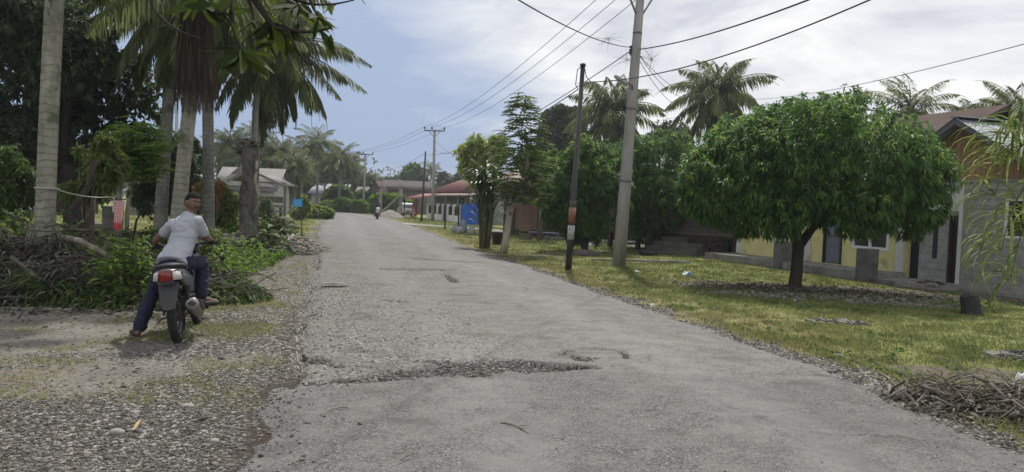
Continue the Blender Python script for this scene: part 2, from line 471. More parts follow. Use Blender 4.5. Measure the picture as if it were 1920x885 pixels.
def ground_mat():
    m, nt, b, out = new_mat("ground_soil_and_turf")
    co = coords(nt)
    nf = noise(nt, co, 14, 6, .7); nm = noise(nt, co, 2.2, 5, .6); ns = noise(nt, co, 60, 4, .7)
    green = mixc(nt, (.12, .145, .042), (.195, .205, .072), mapr(nt, nm, .35, .65))
    green = mixc(nt, green, (.085, .088, .04), mapr(nt, nf, .5, .75, 0, .7))
    dry = mixc(nt, (.27, .24, .12), (.20, .185, .085), mapr(nt, nf, .35, .65))
    soil = mixc(nt, (.160, .140, .112), (.085, .076, .062), mapr(nt, nf, .35, .65))
    soil = mixc(nt, soil, (.25, .24, .21), mapr(nt, vor(nt, co, 9), .28, .1, 0, .6))
    gc = nt.nodes.new('ShaderNodeTexVoronoi'); gc.inputs['Scale'].default_value = 26
    nt.links.new(co, gc.inputs['Vector'])
    st = ramp(nt, [(0, (.07, .065, .06)), (.5, (.21, .20, .18)), (1, (.36, .345, .315))])
    sepc = nt.nodes.new('ShaderNodeSeparateColor'); nt.links.new(gc.outputs['Color'], sepc.inputs[0])
    nt.links.new(sepc.outputs[0], st.inputs[0])
    pebbly = mixc(nt, st.outputs[0], (.03, .027, .023), mapr(nt, gc.outputs['Distance'], .38, .62, 0, .9))
    sand = mixc(nt, (.205, .192, .165), (.135, .125, .108), mapr(nt, nm, .35, .65))
    sand = mixc(nt, sand, (.06, .055, .047), mapr(nt, nf, .50, .66, 0, .8))
    sand = mixc(nt, sand, (.29, .275, .24), mapr(nt, ns, .58, .70, 0, .7))
    sf = mapr(nt, mth(nt, 'ADD', attr(nt, 'stony'), mth(nt, 'MULTIPLY', mth(nt, 'SUBTRACT', nf, .5), 1.2)), .25, .7, .12, .95)
    grav = mixc(nt, sand, pebbly, sf)
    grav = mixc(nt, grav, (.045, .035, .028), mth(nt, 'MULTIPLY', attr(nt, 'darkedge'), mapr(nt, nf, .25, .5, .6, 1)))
    c = mixc(nt, green, dry, mth(nt, 'MULTIPLY', attr(nt, 'dry'), mapr(nt, nf, .3, .55, .5, 1)))
    c = mixc(nt, c, soil, mapr(nt, mth(nt, 'ADD', attr(nt, 'soil'), mth(nt, 'MULTIPLY', mth(nt, 'SUBTRACT', nf, .5), .7)), .3, .7))
    c = mixc(nt, c, grav, mapr(nt, mth(nt, 'ADD', attr(nt, 'gravel'), mth(nt, 'MULTIPLY', mth(nt, 'SUBTRACT', nf, .5), .6)), .3, .7))
    setc(nt, b, c, .95, .15)
    h = mth(nt, 'ADD', mth(nt, 'MULTIPLY', nf, .7), mth(nt, 'MULTIPLY', ns, .35))
    h = mth(nt, 'SUBTRACT', h, mth(nt, 'MULTIPLY', mth(nt, 'MULTIPLY', gc.outputs['Distance'], attr(nt, 'stony')), .7))
    bump(nt, b, h, .8, .03)
    return m
ground = link("ground", g_me, ground_mat()); tag(ground, kind='structure')

# ------------------------------------------------------------------ road sheet with worn edges and potholes
def seg_dist(x, y, pts):
    d = np.full(x.shape, 1e9)
    for (ax, ay), (bx, by) in zip(pts[:-1], pts[1:]):
        vx, vy = bx-ax, by-ay; L2 = vx*vx+vy*vy
        t = np.clip(((x-ax)*vx+(y-ay)*vy)/L2, 0, 1)
        d = np.minimum(d, np.hypot(x-ax-t*vx, y-ay-t*vy))
    return d
def gp(*pxs): return [tuple(G(*p)[:2]) for p in pxs]
def road():
    us, Ytab = [], np.interp(np.arange(len(Lp)), np.arange(len(Lp)), Lp[:, 1])
    # rows: fine near the camera
    def uat(Y): return np.interp(Y, _Ld[:, 1], _U)
    rows = np.concatenate([np.arange(-9, 3.4, .5), np.arange(3.4, 14, .035), np.arange(14, 30, .12), np.arange(30, 70, .6), np.arange(70, 112, 1.0)])
    U = np.array([uat(y) for y in rows])
    Lr, Rr = catmull(Lp, U), catmull(Rp, U)
    W = np.linspace(0, 1, 190)
    X = Lr[:, None, 0]*(1-W) + Rr[:, None, 0]*W
    Y = Lr[:, None, 1]*(1-W) + Rr[:, None, 1]*W
    # ragged edges
    jl = (fbm(Y*1.1, X*0+1, octs=6, seed=41)-.5)*.48*np.clip(1.25-W*5, 0, 1)**2
    jl += (fbm(Y*6, X*0+1, octs=4, seed=43)-.5)*.22*np.clip(1-W*8, 0, 1)**2
    jr = (fbm(Y*1.6, X*0+7, octs=5, seed=47)-.5)*.40*np.clip(1-(1-W)*6, 0, 1)**2
    jr += (fbm(Y*8, X*0+7, octs=3, seed=49)-.5)*.12*np.clip(1-(1-W)*9, 0, 1)**2
    X = X + jl + jr
    base = .006 + .034*sstep(0, .05, W)*sstep(0, .05, 1-W) + .045*(1-(2*W-1)**2)*sstep(2, 6, Y)[:, :]    # slight crown
    base = base*1.0
    Z = base + (fbm(X*.9, Y*.9, octs=3, seed=51)-.5)*.03 + (fbm(X*7, Y*7, octs=3, seed=52)-.5)*.010
    wear = np.zeros_like(X); hole = np.zeros_like(X)
    def pit(pts, w, depth, seed, rough=.35):
        nonlocal Z, hole
        d = seg_dist(X, Y, pts) + (fbm(X*4, Y*4, octs=5, seed=seed)-.5)*3.2*rough*w
        k = sstep(w, w*.88, d)
        Z = Z - k*depth*(.85 + .3*fbm(X*6, Y*6, octs=3, seed=seed+1)); hole = np.maximum(hole, k)
    def pitv(pts, ws, depth, seed, rough=.4):
        nonlocal Z, hole
        r = np.full(X.shape, 1e9)
        for (a, b), (wa, wb) in zip(zip(pts[:-1], pts[1:]), zip(ws[:-1], ws[1:])):
            vx, vy = b[0]-a[0], b[1]-a[1]; t = np.clip(((X-a[0])*vx+(Y-a[1])*vy)/(vx*vx+vy*vy), 0, 1)
            r = np.minimum(r, np.hypot(X-a[0]-t*vx, Y-a[1]-t*vy)/(wa*(1-t)+wb*t))
        r = r + (fbm(X*4.5, Y*4.5, octs=5, seed=seed)-.5)*2.4*rough
        k = sstep(1.05, .70, r + (fbm(X*16, Y*16, octs=3, seed=seed+5)-.5)*.7); hole = np.maximum(hole, .42*sstep(1.7, 1.0, r))
        Z = Z - k*depth*(.85 + .3*fbm(X*6, Y*6, octs=3, seed=seed+1)); hole = np.maximum(hole, k)
    def ridge(pts, w, h, seed):
        nonlocal Z
        d = seg_dist(X, Y, pts); Z = Z + sstep(w, 0, d)*h
    # transverse trench with a broken edge
    pitv(gp((575,730),(680,722),(770,714),(860,706),(930,702),(1000,703),(1060,703),(1112,705)), [.05,.12,.20,.33,.36,.26,.17,.07], .026, 61, .5)
    pitv(gp((965,691),(1010,697),(1060,702),(1112,705)), [.04,.09,.12,.07], .062, 62, .5)
    pitv(gp((780,690),(815,692),(850,695)), [.03,.06,.03], .04, 64, .6)
    pitv(gp((1068,681),(1090,687),(1118,684)), [.04,.10,.04], .018, 65, .6)
    # ring shaped crack around a patch
    ring = [G(1112+62*math.cos(a), 679+13*math.sin(a))[:2] for a in np.linspace(0, 2*math.pi, 22)]
    d = seg_dist(X, Y, ring) + (fbm(X*5, Y*5, octs=3, seed=67)-.5)*.06
    back = sstep(-.1, .25, Y-G(1112, 679).y + .12)
    k = sstep(.06, .02, d + (fbm(X*9, Y*9, octs=4, seed=68)-.5)*.06)*np.clip(back+.12, 0, 1); Z -= k*.034; hole = np.maximum(hole, k)
    # edges further up the road: small steps facing the camera
    pit(gp((726,511),(775,513),(842,513)), .24, .13, 71, .4)
    pit(gp((785,492),(830,494),(895,497)), .20, .11, 73, .4)
    pit(gp((835,522),(852,536)), .09, .06, 75, .4)
    pit(gp((720,572),(760,576)), .05, .05, 77, .5)
    pit(gp((588,478),(593,492),(586,508)), .12, .09, 79, .5)
    # left side: stripped strip where the asphalt has broken away
    strip = gp((566,608),(551,628),(546,652),(556,672),(600,680),(636,694))
    pitv(strip, [.06,.08,.07,.09,.07,.04], .045, 81, .8)
    pitv(gp((552,690),(556,712),(548,735)), [.05,.09,.06], .05, 82, .8)
    d2 = (X - np.interp(Y, _Ld[:, 1], _Ld[:, 0]))
    lost = sstep(1.0, .3, d2 + (fbm(X*2.2, Y*2.2, octs=4, seed=83)-.5)*1.2)*sstep(6.7, 7.2, Y)*sstep(20, 9, Y)
    Z -= lost*.028
    # worn gravelly middle-left band
    c = gp((760,720),(740,640),(700,570),(680,520),(690,470))
    d = seg_dist(X, Y, c)
    wear = sstep(1.9, .3, d + (fbm(X*1.1, Y*1.1, octs=5, seed=87)-.5)*2.2)
    wear = np.maximum(wear, lost)
    wear = np.maximum(wear, hole*.6)
    fineY = sstep(30, 10, Y)
    Z += wear*(fbm(X*22, Y*22, octs=2, seed=88)-.5)*.014*fineY
    Z += hole*(fbm(X*25, Y*25, octs=2, seed=89)-.5)*.012*fineY
    # newer, darker asphalt patch between the trench and the camera
    tl = np.array(gp((300,752),(545,742),(700,728),(800,720),(950,716),(1110,712),(1300,716),(1700,735)))
    patch = sstep(.05, -.05, Y - np.interp(X, tl[:, 0], tl[:, 1]) + (fbm(X*4, Y*4, octs=4, seed=90)-.5)*.22)
    c2 = gp((560,712),(650,712),(760,702)); d3 = seg_dist(X, Y, c2)
    wear = np.maximum(wear, sstep(.55, .1, d3 + (fbm(X*2.5, Y*2.5, octs=4, seed=91)-.5)*.7)*(1-patch)); wear = wear*(1-.7*patch)
    # skirt down into the ground on both sides
    Z = np.maximum(Z, -.1)
    n, mcols = X.shape
    X = np.concatenate([X[:, :1]-.015, X, X[:, -1:]+.015], 1); Y = np.concatenate([Y[:, :1], Y, Y[:, -1:]], 1)
    Z = np.concatenate([Z[:, :1]*0-.16, Z, Z[:, -1:]*0-.16], 1)
    pad = lambda A: np.concatenate([A[:, :1], A, A[:, -1:]], 1)
    wear, hole, patch = pad(wear), pad(hole), pad(patch)
    edge = np.concatenate([np.zeros((n,1)), np.broadcast_to(W, (n, mcols)), np.ones((n,1))], 1)
    I = np.arange(X.size).reshape(X.shape)
    F = np.stack([I[:-1, :-1], I[:-1, 1:], I[1:, 1:], I[1:, :-1]], -1).reshape(-1, 4)
    me = mesh_np("road", np.stack([X, Y, Z], -1).reshape(-1, 3), F, smooth=True,
                 attrs={'wear': wear.ravel(), 'hole': hole.ravel(), 'patch': patch.ravel(), 'across': edge.ravel()})
    m, nt, b, out = new_mat("worn_asphalt")
    co = coords(nt)
    v = nt.nodes.new('ShaderNodeTexVoronoi'); v.inputs['Scale'].default_value = 85; nt.links.new(co, v.inputs['Vector'])
    sc = nt.nodes.new('ShaderNodeSeparateColor'); nt.links.new(v.outputs['Color'], sc.inputs[0])
    v2 = nt.nodes.new('ShaderNodeTexVoronoi'); v2.inputs['Scale'].default_value = 48; nt.links.new(co, v2.inputs['Vector'])
    sc2 = nt.nodes.new('ShaderNodeSeparateColor'); nt.links.new(v2.outputs['Color'], sc2.inputs[0])
    nb = noise(nt, co, .55, 5, .6); nm = noise(nt, co, 3.5, 6, .65); nf = noise(nt, co, 90, 3, .7)
    agg = ramp(nt, [(0, (.022, .022, .021)), (.22, (.075, .074, .07)), (.5, (.14, .138, .131)), (.85, (.19, .187, .178)), (1, (.32, .315, .30))])
    nt.links.new(sc.outputs[0], agg.inputs[0])
    c = mixc(nt, agg.outputs[0], (.09, .089, .086), mapr(nt, v.outputs['Distance'], .4, .75, 0, .75))
    c = mixc(nt, c, (.215, .207, .192), mapr(nt, nm, .4, .65, 0, .55))
    c = mixc(nt, c, (.115, .113, .110), mapr(nt, nb, .52, .72, 0, .55))
    wst = ramp(nt, [(0, (.018, .017, .016)), (.35, (.075, .072, .067)), (.75, (.18, .172, .16)), (1, (.34, .33, .305))])
    nt.links.new(sc2.outputs[0], wst.inputs[0])
    wc = mixc(nt, wst.outputs[0], (.165, .157, .144), mapr(nt, nm, .42, .68, .05, .7))
    wf = mapr(nt, mth(nt, 'ADD', attr(nt, 'wear'), mth(nt, 'MULTIPLY', mth(nt, 'SUBTRACT', nm, .5), .8)), .25, .8, 0, .85)
    c = mixc(nt, c, wc, wf)
    hst = ramp(nt, [(0, (.010, .010, .009)), (.5, (.028, .027, .025)), (.75, (.08, .076, .07)), (1, (.26, .25, .23))])
    nt.links.new(sc2.outputs[1], hst.inputs[0])
    c = mixc(nt, c, hst.outputs[0], mapr(nt, mth(nt, 'ADD', attr(nt, 'hole'), mth(nt, 'MULTIPLY', mth(nt, 'SUBTRACT', nm, .5), .9)), .3, .75, 0, .92))
    c = mixc(nt, c, mixc(nt, c, (.80, .80, .81), 1, 'MULTIPLY'), attr(nt, 'patch'))
    st_ = mapr(nt, noise(nt, coords(nt, 'Object', (.9, 1.6, 1)), 1.1, 6, .7), .54, .68, 0, .6)
    c = mixc(nt, c, (.06, .059, .057), st_)
    ac = attr(nt, 'across')
    tr = mth(nt, 'ADD', mapr(nt, mth(nt, 'ABSOLUTE', mth(nt, 'SUBTRACT', ac, .30)), .11, .02), mapr(nt, mth(nt, 'ABSOLUTE', mth(nt, 'SUBTRACT', ac, .70)), .11, .02))
    tr = mth(nt, 'MULTIPLY', tr, mth(nt, 'SUBTRACT', 1.0, attr(nt, 'hole'), True))
    c = mixc(nt, c, (.20, .198, .19), mth(nt, 'MULTIPLY', tr, mapr(nt, nm, .3, .6, .15, .45)))
    c = mixc(nt, c, (.105, .104, .102), mth(nt, 'MULTIPLY', mapr(nt, noise(nt, coords(nt, 'Object', (1.3, .35, 1)), .8, 5, .6), .54, .66), .45))
    # thin cracks
    crv = vor(nt, mixc(nt, co, noise(nt, co, 2.0, 4, .6, out=1), .35), .75, 'DISTANCE_TO_EDGE')
    ck = mth(nt, 'MULTIPLY', mapr(nt, crv, .012, .004), mapr(nt, nb, .5, .62))
    c = mixc(nt, c, (.03, .03, .028), mth(nt, 'MULTIPLY', ck, .7))
    spk = mapr(nt, noise(nt, coords(nt, 'Object', (1, .8, 1)), 22, 4, .8), .57, .66, 0, .85)
    c = mixc(nt, c, (.035, .033, .030), mth(nt, 'MULTIPLY', spk, mth(nt, 'ADD', mth(nt, 'MULTIPLY', attr(nt, 'wear'), .7), .42)))
    setc(nt, b, c, .88, .25)
    h = mth(nt, 'SUBTRACT', mth(nt, 'MULTIPLY', nf, .3), mth(nt, 'MULTIPLY', v.outputs['Distance'], .8))
    h = mth(nt, 'SUBTRACT', h, mth(nt, 'MULTIPLY', mth(nt, 'MULTIPLY', v2.outputs['Distance'], attr(nt, 'wear')), 1.1))
    bump(nt, b, h, .5, .010)
    o = link("road", me, m); tag(o, kind='structure')
    return X, Y, Z, wear, hole
RX, RY, RZ, RWEAR, RHOLE = road()

# concrete lane turning off to the right behind the grass, and its crossing verge
def lane(name, px, w, z, mat):
    pts = np.array([tuple(G(*p)[:2]) for p in px])
    u = np.linspace(0, len(pts)-1, 60); C = catmull(pts, u)
    t = np.gradient(C, axis=0); t /= np.linalg.norm(t, axis=1)[:, None]
    nrm = np.stack([-t[:, 1], t[:, 0]], 1)
    jit = (fbm(u*2, u*0, octs=3, seed=5)-.5)[:, None]*.3
    V = []
    for s in (-1, 1): V.append(np.concatenate([C+nrm*s*(w/2+jit), np.full((60, 1), z)], 1))
    for s in (-1, 1): V.append(np.concatenate([C+nrm*s*(w/2+jit+.02), np.full((60, 1), -.2)], 1))
    V = np.concatenate(V); i = np.arange(59)
    F = np.concatenate([np.stack([i+a, i+1+a, i+1+b_, i+b_], 1) for a, b_ in ((0, 60), (120, 0), (60, 180))])
    o = link(name, mesh_np(name, V, F), mat); tag(o, kind='structure'); return o
concrete = M("pale_concrete", (.30, .29, .265), (.21, .20, .185), 3, .9, bmp=.4, c3=(.13, .12, .10), scale3=1.2)
lane("side_lane", [(735,418.5),(800,423.5),(900,430),(1000,440),(1100,449),(1200,456)], 2.6, .045, concrete)
# ------------------------------------------------------------------ foliage tools
def unit(a): return a/np.maximum(np.linalg.norm(a, axis=-1, keepdims=True), 1e-9)
def leaves(P, D, L, W, droop=.3, fold=.12, shade=None, rng=RNG, roll=.5, kind='bent'):
    """one small folded, drooping leaf per point: base P, direction D"""
    n = len(P); D = unit(D); L = np.broadcast_to(L, (n,))[:, None]; W = np.broadcast_to(W, (n,))[:, None]
    up = np.array([0, 0, 1.0]) + rng.normal(0, roll, (n, 3))
    S = unit(np.cross(D, up)); N = unit(np.cross(S, D))
    zz = np.array([0, 0, 1.0])
    if kind == 'bent':
        mid = P + D*L*.5 - zz*droop*L*.22; tip = P + D*L*.96 - zz*droop*L
        l = mid + S*W*.5 + N*fold*W; r = mid - S*W*.5 + N*fold*W
        V = np.stack([P, l, mid, r, tip], 1).reshape(-1, 3)
        b = (np.arange(n)*5)[:, None]
        F = np.concatenate([b+np.array([[0, 2, 1]]), b+np.array([[0, 3, 2]]), b+np.array([[1, 2, 4]]), b+np.array([[2, 3, 4]])])
        k = 5
    else:
        tip = P + D*L - zz*droop*L; mid = P + D*L*.45 - zz*droop*L*.2
        l = mid + S*W*.5; r = mid - S*W*.5
        V = np.stack([P, l, tip, r], 1).reshape(-1, 3)
        b = (np.arange(n)*4)[:, None]
        F = np.concatenate([b+np.array([[0, 2, 1]]), b+np.array([[0, 3, 2]])])
        k = 4
    sh = rng.random(n) if shade is None else shade
    return V, F, np.repeat(sh, k)
def join(parts):
    Vs, Fs, Ss, o = [], [], [], 0
    for V, F, S in parts:
        Vs.append(V); Fs.append(F+o); Ss.append(S); o += len(V)
    return np.concatenate(Vs), np.concatenate(Fs), np.concatenate(Ss)
def rand_dir(n, rng): return unit(rng.normal(0, 1, (n, 3)))

def crown_clusters(lobes, n, rng, seed=0, thr=.42, shell=.55, nscale=.9, bump_=.22, zcut=None):
    """points and outward normals over a set of ellipsoid lobes, thinned by noise so gaps show"""
    lobes = np.array(lobes, float)
    area = (lobes[:, 3]*lobes[:, 4]*lobes[:, 5])**(2/3)
    k = rng.choice(len(lobes), size=n*3, p=area/area.sum())
    d = rand_dir(n*3, rng)
    r = 1 - np.abs(rng.normal(0, 1-shell, n*3)); r = np.clip(r, .15, 1)
    C, R = lobes[k, :3], lobes[k, 3:6]
    wob = 1 + (fbm(d[:, 0]*2+k*3.1, d[:, 1]*2, d[:, 2]*2, 3, seed+9)-.5)*2*bump_
    P = C + d*R*(r*wob)[:, None]
    N = unit(d/R)
    q = fbm(P[:, 0]*nscale, P[:, 1]*nscale, P[:, 2]*nscale, 3, seed)
    keep = q > thr
    inside = np.zeros(len(P), bool)
    for i in range(len(lobes)):
        dd = (((P-lobes[i, :3])/lobes[i, 3:6])**2).sum(1)
        inside |= (dd < .45) & (k != i)
    keep &= ~(inside & (rng.random(len(P)) < .75))
    if zcut is not None: keep &= P[:, 2] > zcut
    P, N = P[keep][:n], N[keep][:n]
    return P, N
def crown_mesh(name, lobes, n, per, L, W, droop, seed, out=.7, up=.0, down=.25, rosette=True, kind='bent', thr=.42, shell=.55, young=.06, nscale=.9, zcut=None, bump_=.22, fold=.12, lvar=.3):
    rng = np.random.default_rng(seed)
    P, N = crown_clusters(lobes, n, rng, seed, thr, shell, nscale, bump_, zcut)
    m = len(P)
    Pk = np.repeat(P, per, 0); Nk = np.repeat(N, per, 0)
    D = Nk*out + rand_dir(m*per, rng) + np.array([0, 0, up-down])
    if not rosette: Pk = Pk + rng.normal(0, L*.8, Pk.shape)
    base = rng.random(m)
    sh = np.clip(np.repeat(base, per)*.45 + rng.random(m*per)*.45, 0, .93)
    yg = np.repeat((rng.random(m) < young) & (N[:, 2] > -.1), per)
    sh = np.where(yg, .92+.08*rng.random(m*per), sh)
    LL = L*(1-lvar + 2*lvar*rng.random(m*per))
    return mesh_from(name, leaves(Pk, D, LL, W*(.75+.5*rng.random(m*per)), droop, fold, sh, rng, kind=kind))
def mesh_from(name, t): return mesh_np(name, t[0], t[1], shade=t[2])

# ------------------------------------------------------------------ leaf and bark materials
L_mango = LM("mango_leaf", [(0, (.028, .068, .026)), (.45, (.06, .135, .030)), (.85, (.115, .215, .040)), (.92, (.17, .27, .05)), (1, (.24, .31, .07))], rough=.55, spec=.3, trans=.45)
L_dark = LM("dark_leaf", [(0, (.032, .052, .030)), (.6, (.058, .088, .040)), (1, (.11, .145, .055))], rough=.65, spec=.25, trans=.32)
L_mid = LM("mid_leaf", [(0, (.034, .066, .02)), (.6, (.07, .12, .03)), (1, (.15, .20, .05))], rough=.6, spec=.22, trans=.45)
L_light = LM("light_leaf", [(0, (.07, .11, .028)), (.6, (.125, .18, .045)), (1, (.22, .26, .075))], rough=.6, spec=.22, trans=.48)
L_pale = LM("pale_leaf", [(0, (.17, .23, .06)), (.6, (.30, .37, .10)), (1, (.44, .48, .16))], rough=.6, spec=.2, trans=.5)
L_bright = LM("bright_leaf", [(0, (.055, .105, .018)), (.6, (.10, .19, .026)), (1, (.18, .265, .05))], rough=.6, spec=.2, trans=.42)
L_palm = LM("palm_leaf", [(0, (.055, .075, .034)), (.55, (.11, .145, .055)), (.85, (.18, .205, .08)), (1, (.31, .27, .11))], rough=.55, spec=.3, trans=.5)
L_dry = LM("dry_leaf", [(0, (.05, .042, .030)), (.4, (.105, .095, .070)), (.75, (.17, .165, .13)), (1, (.27, .255, .21))], rough=.8, trans=.1, spec=.2)
L_orange = LM("orange_dry_leaf", [(0, (.12, .075, .02)), (.5, (.24, .14, .035)), (1, (.30, .22, .07))], rough=.7, trans=.3)
L_grass = LM("grass_blade", [(0, (.075, .108, .032)), (.45, (.155, .175, .062)), (.75, (.255, .245, .11)), (1, (.38, .34, .17))], rough=.7, trans=.35, spec=.2)
L_dead = LM("dead_frond_leaf", [(0, (.045, .036, .028)), (.6, (.09, .072, .055)), (1, (.16, .13, .09))], rough=.85, trans=.1, spec=.15)
def bark(name, c1, c2, c3=None, rings=0, bmp=.7, scale=6, stretch=(1, 1, .35), s3=2.0):
    m, nt, b, out = new_mat(name)
    co = coords(nt, 'Object', stretch); oc = coords(nt)
    c = mixc(nt, c1, c2, mapr(nt, noise(nt, co, scale, 6, .65), .35, .65))
    if c3: c = mixc(nt, c, c3, mapr(nt, noise(nt, oc, s3, 5, .65), .52, .66))
    h = noise(nt, co, scale*4, 6, .7)
    if rings:
        w = nt.nodes.new('ShaderNodeTexWave'); w.bands_direction = 'Z'; w.wave_profile = 'SAW'
        w.inputs['Scale'].default_value = rings; w.inputs['Distortion'].default_value = 4.5; w.inputs['Detail'].default_value = 3; w.inputs['Detail Scale'].default_value = 1.5
        nt.links.new(oc, w.inputs['Vector'])
        c = mixc(nt, c, tuple(x*.5 for x in c2), mapr(nt, mth(nt, 'MULTIPLY', w.outputs[0], mapr(nt, noise(nt, oc, 1.7, 4), .3, .7, .6, 1.05)), .62, .93, 0, .85))
        h = mth(nt, 'ADD', mth(nt, 'MULTIPLY', h, .5), w.outputs[0])
    setc(nt, b, c, .92, .15); bump(nt, b, h, bmp, .02); return m
B_palm = bark("palm_bark", (.30, .295, .245), (.17, .172, .14), (.10, .12, .07), rings=2.6, bmp=1.0, s3=3.2)
B_palm_grey = bark("grey_palm_bark", (.20, .195, .18), (.12, .118, .11), (.08, .08, .07), rings=2.4)
B_tree = bark("brown_bark", (.10, .085, .066), (.055, .047, .038), (.16, .15, .13))
B_dark = bark("dark_bark", (.050, .043, .036), (.028, .025, .022))
B_pale = bark("pale_bark", (.36, .34, .29), (.20, .18, .15), (.10, .085, .06), s3=4)
B_moss = bark("mottled_grey_bark", (.165, .155, .135), (.085, .08, .07), (.035, .033, .030), bmp=1.0, s3=2.6)
B_twig = bark("dry_twig_bark", (.19, .17, .14), (.095, .082, .066), (.34, .32, .28), s3=3)

# ------------------------------------------------------------------ trunks and limbs
def wob(a, b, n, amp, rng):
    a, b = np.array(a, float), np.array(b, float)
    t = np.linspace(0, 1, n)[:, None]
    off = np.cumsum(rng.normal(0, amp, (n, 3)), 0); off -= t*off[-1]
    return a + (b-a)*t + off*np.array([1, 1, .4])
def trunk_mesh(name, h, r0, r1, targets, seed, lean=(0, 0), n=10, flare=1.35, limb=.5, subs=2, sublen=.8):
    """tapered trunk to height h, limbs to target points, twigs beyond"""
    rng = np.random.default_rng(seed); mb = MB()
    top = np.array([lean[0], lean[1], h])
    pts = wob((0, 0, -.15), top, 8, r0*.12, rng)
    t = np.linspace(0, 1, 8); rs = r0*(flare-(flare-1)*np.minimum(1, t*4)) * (1-t) + r1*t
    mb.tube(pts, list(rs), n)
    for T in targets:
        T = np.array(T, float)
        st = pts[-1] if rng.random() < .6 else pts[-2]
        mid = (st+T)/2 + np.array([0, 0, .12*np.linalg.norm(T-st)])
        p = np.concatenate([wob(st, mid, 5, r1*.25, rng), wob(mid, T, 5, r1*.2, rng)[1:]])
        rr = np.linspace(r1*.75, r1*.16, len(p))
        mb.tube(p, list(rr), max(5, n-3))
        for q in range(subs):
            i = rng.integers(3, len(p)-1)
            e = p[i] + unit((T-st)[None]*.4/np.linalg.norm(T-st) + rng.normal(0, .6, (1, 3)))[0]*sublen*(.6+.7*rng.random())
            mb.tube(wob(p[i], e, 5, r1*.15, rng), list(np.linspace(rr[i]*.7, rr[i]*.15, 5)), 5)
    return mb.mesh(name)
def tree(name, label, loc, trunk_me, crown_me, tm, cm, group=None, rz=0, cat='tree'):
    t = thing(name, label, cat, loc, rz, group)
    if trunk_me is not None: link("trunk", trunk_me, tm, t)
    if isinstance(crown_me, (list, tuple)):
        for c, m_ in zip(crown_me, cm): link("crown", c, m_, t)
    elif crown_me is not None: link("crown", crown_me, cm, t)
    return t
def gl(px, Y):
    p = gx(px, Y); p.z = gz1(p.x, p.y) - .02; return p

# ------------------------------------------------------------------ palms
def frond(rng, az, el, L, pairs=46, ll=.75, lw=.045, sag=1.15, dead=False, hang=.55):
    k = 14; s = np.linspace(0, 1, k)
    e = el - sag*(s**1.5)*(1.1 if el > 0 else .8)
    e = np.maximum(e, -1.5)
    dx = np.cos(e)/k*L; dz = np.sin(e)/k*L
    tw = az + np.cumsum(rng.normal(0, .02, k))
    x = np.cumsum(dx*np.cos(tw)); y = np.cumsum(dx*np.sin(tw)); z = np.cumsum(dz)
    C = np.concatenate([[[0, 0, 0]], np.stack([x, y, z], 1)])
    mbp = C
    t = np.linspace(.16, .99, pairs)
    ci = t*k; i0 = np.minimum(ci.astype(int), k-1); fr = (ci-i0)[:, None]
    P = C[i0]*(1-fr) + C[i0+1]*fr; T = unit(C[i0+1]-C[i0])
    S = unit(np.cross(T, np.array([0, 0, 1.0]) + np.array([math.cos(az), math.sin(az), 0])*.3))
    prof = np.sin(np.clip(t*1.05+.08, 0, 1)*math.pi)**.55*(1-.35*t)
    out = []
    for sgn in (-1, 1):
        D = S*sgn*.75 + T*(.45+.5*t[:, None]) + np.array([0, 0, -1.0])*(hang*(.4+.9*rng.random((pairs, 1))))
        D = D + rng.normal(0, .07, D.shape)
        sh = np.clip(rng.random(pairs)*.5 + rng.random()*.45, 0, 1)
        out.append(leaves(P, D, ll*prof*(.85+.3*rng.random(pairs)), lw, .32, .05, sh, rng, roll=.25))
    return C, join(out)
def palm_crown(name, seed, nf=22, L=3.6, pairs=46, ll=.75, lw=.05, low=-.7, high=1.35, nuts=True, hang=.55, sag=1.15):
    rng = np.random.default_rng(seed)
    parts = []; mb = MB()
    for i in range(nf):
        az = i*2.39996 + rng.normal(0, .15); f = i/(nf-1)
        el = high*(1-f) + low*f + rng.normal(0, .1)
        C, t = frond(rng, az, el, L*(.82+.3*rng.random())*(.8 if f < .12 else 1), pairs, ll, lw, sag, hang=hang)
        parts.append(t)
        mb.tube(C[::2], list(np.linspace(.035, .008, len(C[::2]))), 4)
    V, F, S = join(parts)
    me = mesh_np(name, V, F, shade=S)
    # rachis merged through bmesh join
    rm = mb.mesh("r"); bm = bmesh.new(); bm.from_mesh(me); k0 = len(bm.verts); bm.from_mesh(rm)
    lay = bm.verts.layers.float.get("shade"); bm.verts.ensure_lookup_table()
    for v in bm.verts[k0:]: v[lay] = .8
    bm.to_mesh(me); bm.free(); bpy.data.meshes.remove(rm)
    nut = None
    if nuts:
        nb = MB()
        for i in range(9):
            a = rng.random()*6.28; r = .28+.08*rng.random()
            nb.lathe([(.001, -.14), (.08, -.1), (.12, 0), (.08, .1), (.001, .13)], 8, Matrix.Translation((r*math.cos(a), r*math.sin(a), -.25-.25*rng.random())))
        nut = nb.mesh("coconuts")
    return me, nut
M_nut = M("coconut_husk", (.10, .13, .035), (.14, .11, .04), 6, .6)
def palm_trunk(name, pts, r0, r1, flare=1.6, seed=1, n=14, ringd=.11):
    """ringed trunk along a smooth curve"""
    rng = np.random.default_rng(seed)
    P = np.array(pts, float); L = np.linalg.norm(np.diff(P, axis=0), axis=1).sum()
    k = max(30, int(L/ringd)*2)
    u = np.linspace(0, len(P)-1, k); C = catmull(P, u); t = np.linspace(0, 1, k)
    r = r0*(1-t)+r1*t; r = r*(1+(flare-1)*np.exp(-t*L/.35))
    r = r*(1 + .014*(np.arange(k) % 2)) * (1+rng.normal(0, .010, k))
    mb = MB(); mb.tube(C, list(r), n); return mb.mesh(name)
